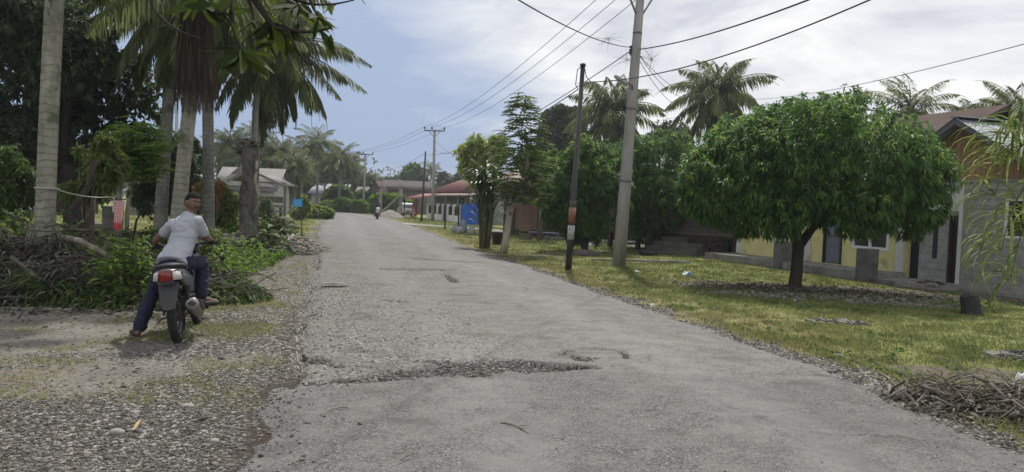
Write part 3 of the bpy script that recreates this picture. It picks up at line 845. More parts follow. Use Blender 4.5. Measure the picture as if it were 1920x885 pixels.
PALMS = [palm_crown("palm_crown_full", 11, 28, 3.7, 54, .8, .065), palm_crown("palm_crown_droopy", 12, 44, 3.5, 54, .9, .075, low=-1.4, hang=1.05), palm_crown("palm_crown_open", 13, 22, 3.8, 54, .8, .065, low=-.6)]
def palm(name, label, base, top, r0, r1, crown=0, group=None, bow=(0, 0), tm=None, cs=1.0, rz=0.0, nuts=True, crown_me=None, flare=1.5):
    """coconut palm: base and top are world points"""
    base, top = Vector(base), Vector(top)
    t = thing(name, label, 'palm tree', base, 0, group)
    d = top-base
    pts = [(0, 0, -.15), (d.x*.22+bow[0]*.6, d.y*.22+bow[1]*.6, d.z*.3), (d.x*.55+bow[0], d.y*.55+bow[1], d.z*.62), (d.x, d.y, d.z)]
    link("trunk", palm_trunk("palm_trunk", pts, r0, r1, flare), tm or B_palm, t)
    cm, nut = crown_me or PALMS[crown]
    c = link("crown", cm, L_palm, t, d); c.rotation_euler = (0, 0, rz); c.scale = (cs,)*3
    if nuts and nut is not None:
        q = link("coconut_bunch", nut, M_nut, t, d); q.rotation_euler = (0, 0, rz); q['kind'] = 'stuff'
    return t

# ---- the coconut palms of the left roadside
g = gl(80, 11.6)
pa = palm("coconut_palm", "pale ringed coconut palm trunk rising out of the brush pile", g, at(134, -420, 11.9), .142, .125, 1, bow=(-.04, 0), cs=1.15, rz=1.0, flare=2.0)
rb = MB(); rngp = np.random.default_rng(5)
for i in range(46):     # root fringe at the flared foot
    a = rngp.random()*6.28; r = .21; z0 = .75*rngp.random()+.1
    rb.tube([(r*math.cos(a)*.8, r*math.sin(a)*.8, z0+.25), (r*math.cos(a)*1.15, r*math.sin(a)*1.15, z0), (r*math.cos(a)*1.35, r*math.sin(a)*1.35, -.05)], [.012, .014, .006], 4)
rr = rb.build("root_fringe", B_palm_grey, pa); rr['kind'] = 'stuff'
palm("coconut_palm", "grey palm trunk beside the thin mast, its fronds hanging by the dark broadleaf tree", gl(299, 24), at(330, 0, 24.4), .21, .16, 1, tm=B_palm_grey, cs=1.05, rz=.3)
pb = palm("coconut_palm", "stout leaning coconut palm right behind the motorcyclist with a skirt of dead fronds", gl(322, 15), at(368, -150, 15.3), .15, .125, 2, bow=(.17, 0), cs=.9, rz=2.0)
pc = palm("coconut_palm", "dark slender palm just right of the skirted palm, dead fronds hanging low on it", gl(391, 21), at(386, -20, 21.2), .17, .13, 1, tm=B_palm_grey, cs=.95, rz=.9)
pd1 = palm("coconut_palm", "tall slim palm rising behind the pollarded stump with drooping grey green fronds", gl(462, 28.5), at(508, 88, 29), .17, .13, 1, bow=(-.1, 0), tm=B_palm_grey, cs=1.12, rz=.5)
palm("coconut_palm", "thinner leaning palm trunk that crosses the slim palm behind the pollarded stump", gl(478, 27), at(506, 20, 27.6), .13, .10, 2, bow=(-.25, 0), tm=B_palm, cs=.8, rz=1.4, nuts=False)
# skirts of dead hanging fronds
def skirt(parent, top, n, L, seed, mat=None, rad_=.22, pairs=40):
    rng = np.random.default_rng(seed); parts = []
    for i in range(n):
        az = rng.random()*6.28
        C, t = frond(rng, az, -1.15 - .3*rng.random(), L*(.7+.5*rng.random()), pairs, .6, .035, .25, hang=1.2)
        off = np.array([math.cos(az), math.sin(az), 0])*rad_ + np.array([0, 0, -.3*rng.random()])
        parts.append((t[0]*np.array([.32, .32, 1])+off, t[1], t[2]))
    o = link("dead_fronds", mesh_from("dead_fronds", join(parts)), mat or L_dead, parent, top); o['kind'] = 'stuff'
def on_palm(p, px, py, Y): return at(px, py, Y) - p.location
skirt(pb, on_palm(pb, 368, -70, 15.3), 46, 2.6, 3)
skirt(pb, on_palm(pb, 366, 10, 15.2), 40, 1.9, 4)
skirt(pc, on_palm(pc, 386, 20, 21.2), 16, 2.6, 6)
skirt(pc, on_palm(pc, 388, 70, 21.2), 12, 2.0, 7)
# loose live fronds hanging low into the picture from the left palms
def extra_fronds(parent, top, specs, seed, L=3.6, mat=None, pairs=60, ll=.85, lw=.05):
    rng = np.random.default_rng(seed); parts = []; mb = MB()
    for az, el, k in specs:
        C, t = frond(rng, az, el, L*k, pairs, ll, lw, .95, hang=.75); parts.append(t)
    V, F, S = join(parts)
    o = link("hanging_fronds", mesh_np("hanging_fronds", V, F, shade=S), mat or L_palm, parent, top)
    o['kind'] = 'stuff'
extra_fronds(pb, on_palm(pb, 372, -80, 15.3), [(3.3, .05, 1.05), (2.9, -.25, 1.0), (3.1, .35, 1.1), (.2, .1, .9), (5.3, -.2, .9)], 31)
extra_fronds(pc, on_palm(pc, 386, -20, 21.2), [(-.1, -.5, .9), (.3, -.2, 1), (5.9, -.7, .8), (4.8, -.6, .8)], 32)
extra_fronds(pd1, on_palm(pd1, 508, 88, 29), [(0, .2, 1.1), (.4, -.1, 1.1), (5.8, -.3, 1.1), (3.3, -.3, 1.1), (2.9, .1, 1.0), (4.2, -.6, 1), (5.0, -.6, 1)], 33, 4.2)

# ---- distant palms, left of the road end, each with its own trunk
far_palms = [  # px, top py, Y, crown scale, variant
 (432, 268, 84, .95, 1, "palm with wide fronds behind the white house gable"),
 (455, 296, 82, .9, 1, "drooping palm right behind the white house wall"),
 (482, 262, 86, 1.0, 0, "palm whose crown shows just right of the pollarded stump"),
 (520, 285, 84, 1.05, 1, "leafy palm rising directly over the open hut roof"),
 (550, 312, 80, 1.0, 1, "low palm with long arching pale fronds right of the open hut"),
 (570, 278, 92, .95, 2, "grove palm between the arching palm and the tallest grove palm"),
 (599, 268, 95, 1.15, 0, "tallest palm of the grove behind the small grey house"),
 (612, 300, 110, 1.0, 1, "smaller palm tucked behind the right side of the tallest grove palm"),
 (640, 292, 100, 1.0, 0, "round crowned palm left of the far concrete pole"),
 (655, 305, 112, .9, 1, "palm half hidden in the trees left of the far concrete pole"),
 (690, 335, 125, .8, 1, "small drooping palm just right of the far concrete pole"),
 (507, 300, 95, 1.0, 2, "dim palm deep in the grove above the hut bench"),
 (809, 318, 150, .9, 0, "tiny far palm standing beside the tall roadside pole in the distance"),
 (410, 285, 88, 1.0, 0, "palm at the left end of the grove behind the house gable"),
]
for i, (px, py, Y, cs, var, lab) in enumerate(far_palms):
    t = at(px, py, Y); b = gl(px-6, Y)
    palm("coconut_palm", lab, b, t, .17, .12, var, "palms of the far grove", (0, 0), B_palm_grey, cs, rz=i*1.3, nuts=False)
# ---- palms behind the houses on the right
right_palms = [
 (1150, 205, 52, 1.25, 1, "palm with sparse bent fronds rising behind the mango trees beside the tall concrete pole", .2),
 (1346, 172, 46, 1.12, 1, "full crowned palm with hanging dead fronds left of the round mango tree top", 1.0),
 (1708, 212, 36, .85, 0, "palm showing its crown above the brown roof, right of the round mango tree", 2.0),
 (1842, 238, 36, .75, 2, "palm with only a few upright fronds showing over the zinc roof ridge", .6),
 (1915, 222, 34, .9, 1, "dark drooping palm over the zinc roof at the edge of the picture", 1.7)]
for px, py, Y, cs, var, lab, rz in right_palms:
    p_ = palm("coconut_palm", lab, gl(px-8, Y), at(px, py, Y), .19, .14, var, "palms behind the houses", (0, 0), B_palm_grey, cs, rz, nuts=False)
    if px == 1346:
        skirt(p_, at(px, py+6, Y)-p_.location, 22, 3.0, 9, rad_=.5, pairs=34)

# ------------------------------------------------------------------ broadleaf trees
# round mango tree on the lawn
g = gl(1490, 17.4)
rx = 3.12
lob = [(.1, 0, 2.85, 2.75, 2.6, 1.45), (-1.35, .2, 2.45, 1.75, 1.8, 1.30), (1.35, -.1, 2.55, 1.75, 1.8, 1.20), (.2, -.5, 3.3, 2.1, 2.0, 1.15), (-.8, .4, 3.2, 1.8, 1.8, 1.0), (2.35, 0, 2.75, 1.05, 1.2, .85),
       (-2.25, 0, 2.35, .85, 1.1, .95), (1.5, .2, 3.2, 1.4, 1.5, .85), (2.0, -.6, 2.05, .8, .9, .75), (-1.2, -1.0, 1.95, .9, .9, .75), (.6, -1.3, 2.0, .9, .9, .75), (-.2, .2, 3.85, 1.2, 1.3, .6)]
lob = [(x*.96+.22, y, z-.02, a*.95, b_, c*.94) for x, y, z, a, b_, c in lob]
mango_crown = crown_mesh("mango_crown", lob, 6400, 11, .165, .040, .40, 101, out=.85, down=.35, thr=.40, shell=.74, young=.06, nscale=1.25, zcut=.98, bump_=.24)
tg = [(1.3, .4, 2.4), (2.5, -.3, 2.3), (-.9, .3, 2.4), (-1.9, -.2, 2.5), (.4, -1.2, 2.9), (.6, 1.2, 2.9), (.4, 0, 3.6), (1.9, .8, 3.0)]
mt = MB(); rg = np.random.default_rng(4)
mt.tube([(0, 0, -.2), (0, 0, .05), (.02, 0, .4), (.04, .02, .9), (.02, 0, 1.15)], [.2, .155, .135, .13, .14], 12)
mt.tube([(.02, 0, 1.0), (-.14, .02, 1.35), (-.26, .05, 1.7), (-.7, .2, 2.3)], [.1, .085, .075, .04], 9)
mt.tube([(.05, 0, 1.0), (.24, -.03, 1.3), (.42, -.06, 1.6), (.9, -.1, 2.3), (1.1, 0, 3.0)], [.115, .1, .09, .06, .03], 9)
for T in tg:
    st = np.array((.42, -.06, 1.6) if T[0] > 0 else (-.26, .05, 1.7))
    mt.tube(wob(st, T, 7, .05, rg), list(np.linspace(.055, .015, 7)), 6)
tree("mango_tree", "round dense mango tree with forked trunk on the lawn before the yellow house", g, mt.mesh("mango_trunk"), mango_crown, B_dark, L_mango)

# the two mango trees shading the wooden house
def rlobes(px0, px1, py0, py1, Y, g, n, seed, depth=.8, r=.42):
    """ellipsoid lobes filling the crown rectangle seen at depth Y, relative to g"""
    rng = np.random.default_rng(seed)
    a, b = at(px0, (py0+py1)/2, Y), at(px1, (py0+py1)/2, Y); z1, z0 = topz((px0+px1)/2, py0, Y), topz((px0+px1)/2, py1, Y)
    cx, cz, w, h = (a.x+b.x)/2-g.x, (z0+z1)/2-g.z, (b.x-a.x)/2, (z1-z0)/2
    out = [(cx, Y-g.y, cz, w*.72, w*.72*depth, h*.75)]
    for i in range(n):
        t = 2*math.pi*i/n + rng.random()*.6; q = .35+.3*rng.random()
        out.append((cx+math.cos(t)*w*(1-r)*.95, Y-g.y + rng.normal(0, .3)*w*depth, cz+math.sin(t)*h*(1-r)*.95, w*r*(.8+.4*rng.random()), w*r*depth*1.1, h*r*(.85+.4*rng.random())))
    return out
def simple_tree(name, label, px, Y, rect, mat, n=1500, per=9, L=.2, W=.07, droop=.3, seed=1, tm=None, th=None, r0=.14, nl=8, group=None, thr=.42, shell=.6, young=.04, depth=.85, kind='bent', limbs=6, out=.7, rosette=True, cat='tree', bump_=.25, r=.42, nscale=.9):
    g = gl(px, Y)
    lb = rlobes(*rect, Y, g, nl, seed, depth, r)
    cr = crown_mesh(name+"_crown", lb, n, per, L, W, droop, seed, thr=thr, shell=shell, young=young, kind=kind, out=out, rosette=rosette, bump_=bump_, nscale=nscale)
    zmin = min(l[2]-l[5] for l in lb); zc = lb[0][2]
    th = th or max(.5, zmin + .25*(zc-zmin))
    tg = [(l[0]*.9, l[1]*.9, l[2]) for l in lb[1:1+limbs]]
    tr = trunk_mesh(name+"_trunk", th, r0, r0*.7, tg, seed, (lb[0][0]*.25, 0))
    return tree(name, label, g, tr, cr, tm or B_tree, mat, group, cat=cat)
simple_tree("mango_tree", "bushy mango tree with low branches behind the black steel pole", 1097, 29.5, (1004, 1190, 258, 462), L_mango, 4600, 10, .185, .05, .4, 201, B_dark, 1.0, .13, 9, "mango trees by the wooden house", .34, .62, .16)
simple_tree("mango_tree", "wide dark mango tree right of the tall concrete pole, shading the wooden house", 1212, 31.5, (1125, 1345, 238, 446), L_mango, 5200, 10, .185, .05, .4, 202, B_dark, 1.2, .14, 10, "mango trees by the wooden house", .34, .64, .09)
simple_tree("leafy_tree", "greyer tree whose top shows just above the round mango tree", 1535, 27, (1452, 1650, 160, 330), L_mid, 1500, 9, .19, .06, .25, 203, th=3, thr=.46, shell=.5)
simple_tree("leafy_tree", "dense dark round topped tree left of the black steel pole top", 1058, 72, (1008, 1105, 194, 300), L_dark, 1500, 8, .5, .24, .25, 204, th=8.6, r0=.25, thr=.3, shell=.8, bump_=.1, r=.35, young=0)
simple_tree("leafy_tree", "dull dark tree behind the wide mango tree, left of the full crowned palm", 1262, 60, (1205, 1318, 224, 330), L_dark, 1000, 8, .42, .17, .25, 205, th=5.5)
simple_tree("leafy_tree", "pale green open crowned tree behind the pandan clump", 915, 46, (850, 965, 246, 350), L_pale, 560, 9, .36, .15, .3, 206, th=3.2, thr=.48, shell=.55, r=.3)
simple_tree("leafy_tree", "bright green tree between the white stemmed tree and the mango trees", 1012, 38, (975, 1060, 275, 345), L_bright, 700, 9, .25, .10, .3, 207, th=2.5, thr=.45)

# white stemmed tree with a tall feathery top
g = gl(944, 26.2)
tt = MB(); rg = np.random.default_rng(8)
def rel(px, py, Y): return at(px, py, Y)-g
tt.tube([rel(943, 478, 26.2), rel(948, 450, 26.2), rel(954, 412, 26.2), rel(958, 385, 26.2)], [.15, .125, .115, .12], 10)
tt.tube([rel(958, 392, 26.2), rel(972, 372, 26.2), rel(986, 345, 26.2), rel(990, 290, 26.2), rel(985, 240, 26.3)], [.10, .085, .075, .05, .02], 8)
tt.tube([rel(955, 395, 26.2), rel(948, 372, 26.3), rel(952, 330, 26.4)], [.07, .05, .03], 7)
for i in range(46):
    z = 190+rg.random()*170; px = 980+rg.normal(0, 5)
    s = rel(px, z+14, 26.2); a = rg.random()*6.28; q = .35+.5*rg.random()*(z-150)/200
    tt.tube([s, s+Vector((math.cos(a)*q*.6, math.sin(a)*q*.6, .25)), s+Vector((math.cos(a)*q, math.sin(a)*q, .28))], [.016, .010, .004], 4)
P = []; rgl = np.random.default_rng(12)
def feather(c, a, L, n, rng):
    """pinnate spray: leaflets along a stalk"""
    s = np.linspace(.1, 1, n)
    st = np.array([math.cos(a), math.sin(a), .25]); q = c + np.outer(s, st)*L - np.outer(s**2, [0, 0, .35])*L
    sd = np.array([-math.sin(a), math.cos(a), 0])
    return np.concatenate([q, q]), np.concatenate([sd+st*.5+np.zeros_like(q), -sd+st*.5+np.zeros_like(q)])
PP, DD = [], []
for i in range(620):
    f = rgl.random()**.8; py = 178 + f*205
    w = .14+.75*np.sin(min(f*1.25, 1)*math.pi*.62)*(1-.35*(f > .8))
    c = np.array(rel(978-2*f+4*(f < .3), py, 26.2)); a = rgl.random()*6.28; q = w*rgl.random()**.6
    c = c + np.array([math.cos(a)*q, math.sin(a)*q*.9, rgl.normal(0, .05)])
    p, d = feather(c, a, .34, 8, rgl); PP.append(p); DD.append(d)
PP, DD = np.concatenate(PP), np.concatenate(DD)
fe = leaves(PP, DD, .13, .05, .35, .05, None, rgl, kind='diamond')
tree("white_stemmed_tree", "slim tree with whitish crooked stem and tall feathery top beside the pandan clump", g, tt.mesh("white_stem"), mesh_from("feather_crown", fe), B_pale, L_mid)

# pandan-like clump of long stalks and drooping sword leaves
g = gl(908, 28.8)
t = thing("pandan_clump", "tall clump of upright stalks with long drooping sword leaves beside the white stemmed tree", "plant", g)
pm_ = MB(); rg = np.random.default_rng(15); PV = []
def strap(base, az, lean, L, w, drop, rng, k=8):
    """long strap leaf as a strip"""
    s = np.linspace(0, 1, k+1)
    e = lean - drop*s**1.6
    x = np.concatenate([[0], np.cumsum(np.cos(e[:-1])*L/k)]); z = np.concatenate([[0], np.cumsum(np.sin(e[:-1])*L/k)])
    C = np.array(base) + np.stack([x*math.cos(az), x*math.sin(az), z], 1)
    sd = np.array([-math.sin(az), math.cos(az), 0])*w*.5
    pr = (np.clip(np.sin((s*.86+.14)*math.pi), 0, 1)**.6)[:, None]
    N = np.array([0, 0, 1])*w*.18
    V = np.stack([C+sd*pr+N*pr, C, C-sd*pr+N*pr], 1).reshape(-1, 3)
    i = (np.arange(k)*3)[:, None]
    F = np.concatenate([i+np.array([[0, 1, 4, 3]]), i+np.array([[1, 2, 5, 4]])])
    return V, F, np.full(len(V), rng.random())
for i in range(44):
    a = rg.random()*6.28; r = .19*rg.random()**.5
    b = np.array([r*math.cos(a), r*math.sin(a), -.05]); h = 1.7+1.0*rg.random()
    tip = b + np.array([math.cos(a)*.12, math.sin(a)*.12, h])
    pm_.tube([b, (b+tip)/2+np.array([.02, 0, 0]), tip], [.028, .024, .018], 6)
    for j in range(4):
        PV.append(strap(tip-np.array([0, 0, .5*rg.random()]), rg.random()*6.28, 1.25+.25*rg.random(), 1.0+.6*rg.random(), .075, 2.4+.8*rg.random(), rg))
for i in range(70):
    a = rg.random()*6.28
    PV.append(strap((.25*math.cos(a), .25*math.sin(a), .6+1.9*rg.random()), a, 1.25, .9+.4*rg.random(), .075, 2.7, rg))
s_ = pm_.build("stalks", M("pandan_stalk", (.13, .125, .075), (.07, .075, .042), 8, .8, stretch=(1, 1, .2)), t); s_['kind'] = 'stuff'
L_strap = LM("sword_leaf", [(0, (.022, .045, .018)), (.6, (.045, .080, .030)), (1, (.09, .13, .045))], rough=.4, spec=.5, trans=.2)
f_ = link("leaves", mesh_from("sword_leaves", join(PV)), L_strap, t); f_['kind'] = 'stuff'

# ---- left side trees
simple_tree("leafy_tree", "huge dark broadleaf tree filling the upper left behind the pale palm", 150, 25, (-190, 272, -70, 345), L_dark, 5200, 9, .27, .11, .25, 301, B_dark, 2.6, .4, 14, None, .40, .7, .0, .8, r=.33, bump_=.2)
simple_tree("leafy_tree", "dark shadowy tree behind the palms left of the open hut", 300, 30, (225, 392, 238, 412), L_dark, 1500, 9, .24, .09, .3, 302, B_dark, 1.4, .22, 9, None, .40, .65, .02)
simple_tree("broadleaf_shrub", "loose shrub tree with light hand shaped leaves right of the pale palm", 160, 16.5, (98, 248, 236, 395), L_light, 1250, 8, .16, .066, .45, 303, B_tree, .6, .06, 9, None, .46, .5, .1, .8, cat='shrub', out=.35)
simple_tree("broadleaf_shrub", "dim green shrub behind the left edge of the brush pile", 10, 17, (-70, 75, 262, 440), L_mid, 700, 8, .15, .06, .4, 304, B_tree, .5, .06, 9, None, .46, .5, .05, .8, cat='shrub', out=.35)
# bright feathery tree above the hanging cloth
g = gl(228, 19)
PP, DD = [], []; rgf = np.random.default_rng(21)
tr = MB()
def rel2(px, py, Y): return at(px, py, Y)-g
tr.tube([rel2(222, 446, 19), rel2(224, 400, 19), rel2(221, 345, 19)], [.12, .095, .08], 9)
tr.tube([rel2(237, 446, 19.1), rel2(239, 390, 19.1), rel2(246, 335, 19.1)], [.06, .05, .04], 8)
for i in range(150):
    f = rgf.random(); a = rgf.random()*6.28
    c = np.array(rel2(258+rgf.normal(0, 22), 236+90*rgf.random()**.8, 19+rgf.normal(0, .5)))
    tr.tube([rel2(240, 340, 19), (Vector(c)+rel2(246, 320, 19))/2+Vector((0, 0, .1)), c], [.02, .012, .005], 4)
    for j in range(5):
        p, d = feather(c+rgf.normal(0, .14, 3), rgf.random()*6.28, .34, 9, rgf); PP.append(p); DD.append(d)
PP, DD = np.concatenate(PP), np.concatenate(DD)
tree("feathery_tree", "bright green feathery tree with twin stems above the hanging cloth", g, tr.mesh("twin_stem"), mesh_from("feather_crown", leaves(PP, DD, .125, .045, .3, .05, None, rgf, kind='diamond')), B_pale, L_bright)
# dead orange brown foliage patch and low shrub near the slender palm
simple_tree("dry_shrub", "shrub with withered orange leaves at the foot of the slender dark palm", 388, 23.5, (362, 418, 322, 392), L_orange, 150, 7, .2, .05, .7, 305, B_tree, .8, .03, 5, None, .4, .5, 0, cat='shrub')
simple_tree("broadleaf_shrub", "green shrub left of the pollarded stump, below the withered leaves", 420, 26, (385, 452, 345, 425), L_light, 380, 8, .2, .07, .4, 306, B_tree, .5, .04, 6, None, .45, .5, .05, cat='shrub')
# pollarded stump tree
g = gl(461, 24)
def rel3(px, py, Y): return at(px, py, Y)-g
ps = MB(); rg = np.random.default_rng(30)
def knob(pts, rs, seed, n=14, k=40):
    P = catmull(np.array([tuple(p) for p in pts]), np.linspace(0, len(pts)-1, k)); R = np.interp(np.linspace(0, 1, k), np.linspace(0, 1, len(rs)), rs)
    rings = []
    for i in range(k):
        a = np.linspace(0, 2*math.pi, n, endpoint=False)
        q = R[i]*(1 + .62*(fbm(np.cos(a)*1.3+seed, np.sin(a)*1.3, np.full(n, P[i][2]*1.6), 4, seed)-.5)*1.6)
        rings.append([tuple(P[i]+np.array([math.cos(t)*r, math.sin(t)*r, 0])) for t, r in zip(a, q)])
    ps.loft(rings)
knob([rel3(459, 470, 24), rel3(460, 455, 24), rel3(462, 420, 24), rel3(461, 370, 24), rel3(465, 320, 24), rel3(468, 285, 24), rel3(466, 272, 24)], [.36, .27, .22, .20, .19, .22, .08], 3)
knob([rel3(472, 455, 24.1), rel3(474, 400, 24.1), rel3(477, 340, 24.1), rel3(480, 290, 24.1), rel3(481, 278, 24.1)], [.2, .14, .12, .11, .05], 5)
for i in range(44):
    a = rg.random()*6.28; s = rel3(466+rg.normal(0, 6), 281+rg.normal(0, 8), 24)
    ps.tube([s, s+Vector((math.cos(a)*.22, math.sin(a)*.2, .06)), s+Vector((math.cos(a)*.34, math.sin(a)*.3, .2*rg.random()))], [.05, .04, .012], 5)
vn = MB()
vn.tube([rel3(482, 300, 23.8), rel3(478, 340, 23.7), rel3(486, 366, 23.7), rel3(484, 385, 23.7), rel3(476, 400, 23.7)], [.05, .045, .06, .05, .03], 7)
t = thing("pollarded_tree", "stout mottled grey pollarded stump with knobbly top beside the road verge", "tree", g)
ps.build("trunk", B_moss, t); vn.build("bare_wood_scar", B_pale, t)

simple_tree("broadleaf_shrub", "tall pale green shrub in front of the white house, left of the pollarded stump", 428, 56, (398, 452, 340, 412), L_light, 500, 8, .34, .13, .4, 307, B_tree, .6, .06, 8, None, .44, .5, .05, cat='shrub')
simple_tree("broadleaf_shrub", "yellowish green shrub right of the open hut, behind the blue notice board", 560, 57, (538, 585, 362, 408), L_light, 360, 8, .32, .13, .4, 308, B_tree, .5, .05, 7, None, .44, .5, .05, cat='shrub')
simple_tree("broadleaf_shrub", "leafy shrub between the pollarded stump and the open hut post", 496, 52, (482, 512, 368, 412), L_mid, 240, 8, .28, .12, .4, 309, B_tree, .5, .05, 6, None, .44, .5, .05, cat='shrub')
# far masses of trees, each crown its own tree
back = [  # px, Y, rect, mat, label
 (470, 100, (395, 560, 262, 392), L_mid, "broad tree mass behind the white house and its palms"),
 (585, 118, (528, 640, 298, 388), L_dark, "dark tree under the tallest grove palm"),
 (660, 128, (612, 722, 318, 392), L_dark, "dark rounded tree behind the far concrete pole"),
 (640, 104, (604, 662, 346, 398), L_mid, "leafy roadside bush tree before the small grey house"),
 (684, 106, (656, 712, 356, 402), L_mid, "leafy bush at the foot of the far concrete pole"),
 (652, 98, (622, 690, 372, 402), L_bright, "low bright hedge bush along the road bend"),
 (628, 100, (600, 650, 378, 398), L_light, "low pale green bush at the road bend beside the zinc roofed house"),
 (590, 62, (546, 624, 387, 407), L_light, "low bright bush on the left verge behind the blue notice board"),
 (745, 170, (700, 800, 328, 372), L_dark, "low dark tree behind the brown roofed house"),
 (785, 165, (752, 800, 306, 372), L_mid, "thin topped tree behind the brown roofed house ridge"),
 (842, 140, (818, 872, 318, 370), L_dark, "small dark tree behind the red roofed house"),
 (730, 95, (690, 770, 362, 404), L_bright, "bright green bush behind the unfinished concrete columns"),
 (1010, 80, (960, 1060, 268, 372), L_mid, "green tree in the back, left of the mango trees"),
 (1420, 60, (1340, 1500, 232, 340), L_mid, "hazy green tree behind the round mango tree"),
 (1180, 70, (1100, 1260, 255, 360), L_dark, "dark background tree behind the mango trees"),
 (60, 55, (-60, 190, 250, 385), L_mid, "mid green tree in the back on the left, past the dark tree trunk"),
 (330, 70, (250, 420, 285, 392), L_dark, "dark tree at the back edge of the left field"),
]
for i, (px, Y, rect, mat, lab) in enumerate(back):
    simple_tree("leafy_tree" if rect[3]-rect[1] > 45 else "bush_tree", lab, px, Y, rect, mat, 1100, 7, .0055*Y+.1, .0028*Y+.04, .35, 400+i, B_dark, None, .2, 12, None, .45, .55, .04, kind='diamond', r=.30, bump_=.45, nscale=.6)
# distant wood closing the horizon
rng = np.random.default_rng(77); lobs = []
for a in np.linspace(-1.5, 1.5, 120):
    R = 300 + rng.normal(0, 25); h = 9+5*rng.random()
    lobs.append((R*math.sin(a), R*math.cos(a), h*.5, 9+5*rng.random(), 6, h*.75))
o = link("far_woods", crown_mesh("far_woods", lobs, 9000, 4, 2.2, 1.2, .3, 78, kind='diamond', thr=.3), L_dark); tag(o, "dark band of distant trees closing the horizon behind the houses", "trees", kind='stuff')
# ------------------------------------------------------------------ grass, gravel, weeds, heaps
def spread(n, x0, x1, y0, y1, rng, p=1.0):
    """random ground points, denser near the camera"""
    y = y0*(y1/y0)**(rng.random(n)**p)
    return rng.uniform(x0, x1, n), y
def grass(name, X, Y, H, W, rng, shade, splay=.5):
    n = len(X)
    Z = ground_z(X, Y) - .005
    P = np.stack([X, Y, Z], 1)
    D = np.stack([rng.normal(0, splay, n), rng.normal(0, splay, n), np.ones(n)], 1)
    return leaves(P, D, H*(.5+.9*rng.random(n)), W*(.7+.6*rng.random(n)), .35*rng.random(n)[:, None], .05, shade, rng, kind='diamond')
rng = np.random.default_rng(51)
# right lawn
parts = []
n = 580000
th = rng.uniform(-.2, .88, n)
y = 5.0*(80/5.0)**(rng.random(n)**1.0); x = y*np.tan(th)
a, b = road_dist(x, y); gv, dr, so = masks(x, y)
hx = (x-11.4)*-.954 + (y-19.25)*-.3
cl = fbm(x*2.2, y*2.2, octs=3, seed=61)
keep = (b > .08 + .35*(cl < .5)) & (rng.random(n) > gv*.93) & (rng.random(n) > so*.93) & (hx > .2) & (cl > .20 + .12*rng.random(n))
x, y, dr, cl, b = x[keep], y[keep], dr[keep], cl[keep], b[keep]
sh = np.clip(.18 + .5*dr + .30*(rng.random(len(x))-.35) + .25*(.5-cl), 0, 1)
H = (.035 + .05*sstep(.4, .7, cl))*(.75+.02*y)
parts.append(grass("g", x, y, H, .006+.0006*y, rng, sh, .6))
# left verge and field
n = 150000
th = rng.uniform(-.72, -.12, n); y = 10*(62/10.0)**rng.random(n); x = y*np.tan(th)
a, b = road_dist(x, y); gv, dr, so = masks(x, y)
cl = fbm(x*1.8, y*1.8, octs=3, seed=63)
keep = (a > .05) & (rng.random(n) > gv*.9) & (cl > .35)
x, y, cl, dr = x[keep], y[keep], cl[keep], dr[keep]
sh = np.clip(.12 + .4*dr + .35*rng.random(len(x)), 0, 1)
parts.append(grass("g", x, y, (.05+.10*sstep(.45, .7, cl))*(.8+.01*y), .008+.0006*y, rng, sh, .6))
# thin tufts in the gravel around the motorcycle
ntf = 900; tx, ty = rng.uniform(-5.5, -1.9, ntf), rng.uniform(5.6, 13, ntf); tx[:420] = rng.normal(-3.5, .55, 420); ty[:420] = rng.normal(8.6, 1.5, 420)
q = fbm(tx*.9, ty*.9, octs=4, seed=65); k = (q > .47) & (ty > 5.4) & (road_dist(tx, ty)[0] > .15); tx, ty = tx[k], ty[k]
x = np.repeat(tx, 42) + rng.normal(0, .10, len(tx)*42); y = np.repeat(ty, 42) + rng.normal(0, .08, len(tx)*42)
parts.append(grass("g", x, y, .045, .007, rng, np.clip(.3+.6*rng.random(len(x)), 0, 1), .9))
nt2 = 420; ty2 = 6*(34/6)**rng.random(nt2); l2, r2 = road_x(ty2); tx2 = r2 + .35 + rng.exponential(1.2, nt2)
x = np.repeat(tx2, 34) + rng.normal(0, .07, nt2*34); y = np.repeat(ty2, 34) + rng.normal(0, .07, nt2*34)
k = (masks(x, y)[2] < .5); x, y = x[k], y[k]
parts.append(grass("g", x, y, .05+.06*rng.random(len(x)), .008+.0004*y, rng, np.clip(.1+.6*rng.random(len(x)), 0, 1), .45))
o = link("grass", mesh_from("grass", join(parts)), L_grass); tag(o, "short yellow green grass on the lawn, verge and gravel", "grass", kind='stuff')

# gravel: rounded stones
def stones(X, Y, R, rng, Z=None, flat=.55):
    ico = bmesh.new(); bmesh.ops.create_icosphere(ico, subdivisions=1, radius=1)
    iv = np.array([v.co for v in ico.verts]); fi = np.array([[v.index for v in f.verts] for f in ico.faces]); ico.free()
    n = len(X); Z = (ground_z(X, Y) if Z is None else Z)
    s = np.stack([R*(.7+.6*rng.random(n)), R*(.7+.6*rng.random(n)), R*flat*(.6+.6*rng.random(n))], 1)
    a = rng.random(n)*6.28; ca, sa = np.cos(a), np.sin(a)
    v = iv[None]*(1+rng.normal(0, .13, (n, len(iv), 1)))*s[:, None]
    w = np.stack([v[..., 0]*ca[:, None]-v[..., 1]*sa[:, None], v[..., 0]*sa[:, None]+v[..., 1]*ca[:, None], v[..., 2]], -1)
    tilt = rng.normal(0, .25, (n, 1)); w[..., 2] += w[..., 0]*tilt
    w += np.stack([X, Y, Z + s[:, 2]*.25], 1)[:, None]
    F = (fi[None] + (np.arange(n)*len(iv))[:, None, None]).reshape(-1, 3)
    return w.reshape(-1, 3), F, np.repeat(rng.random(n), len(iv))
n = 62000
y = 3.6*(11.5/3.6)**(rng.random(n)**1.15); x = rng.uniform(-.75, -.08, n)*y
a, b = road_dist(x, y)
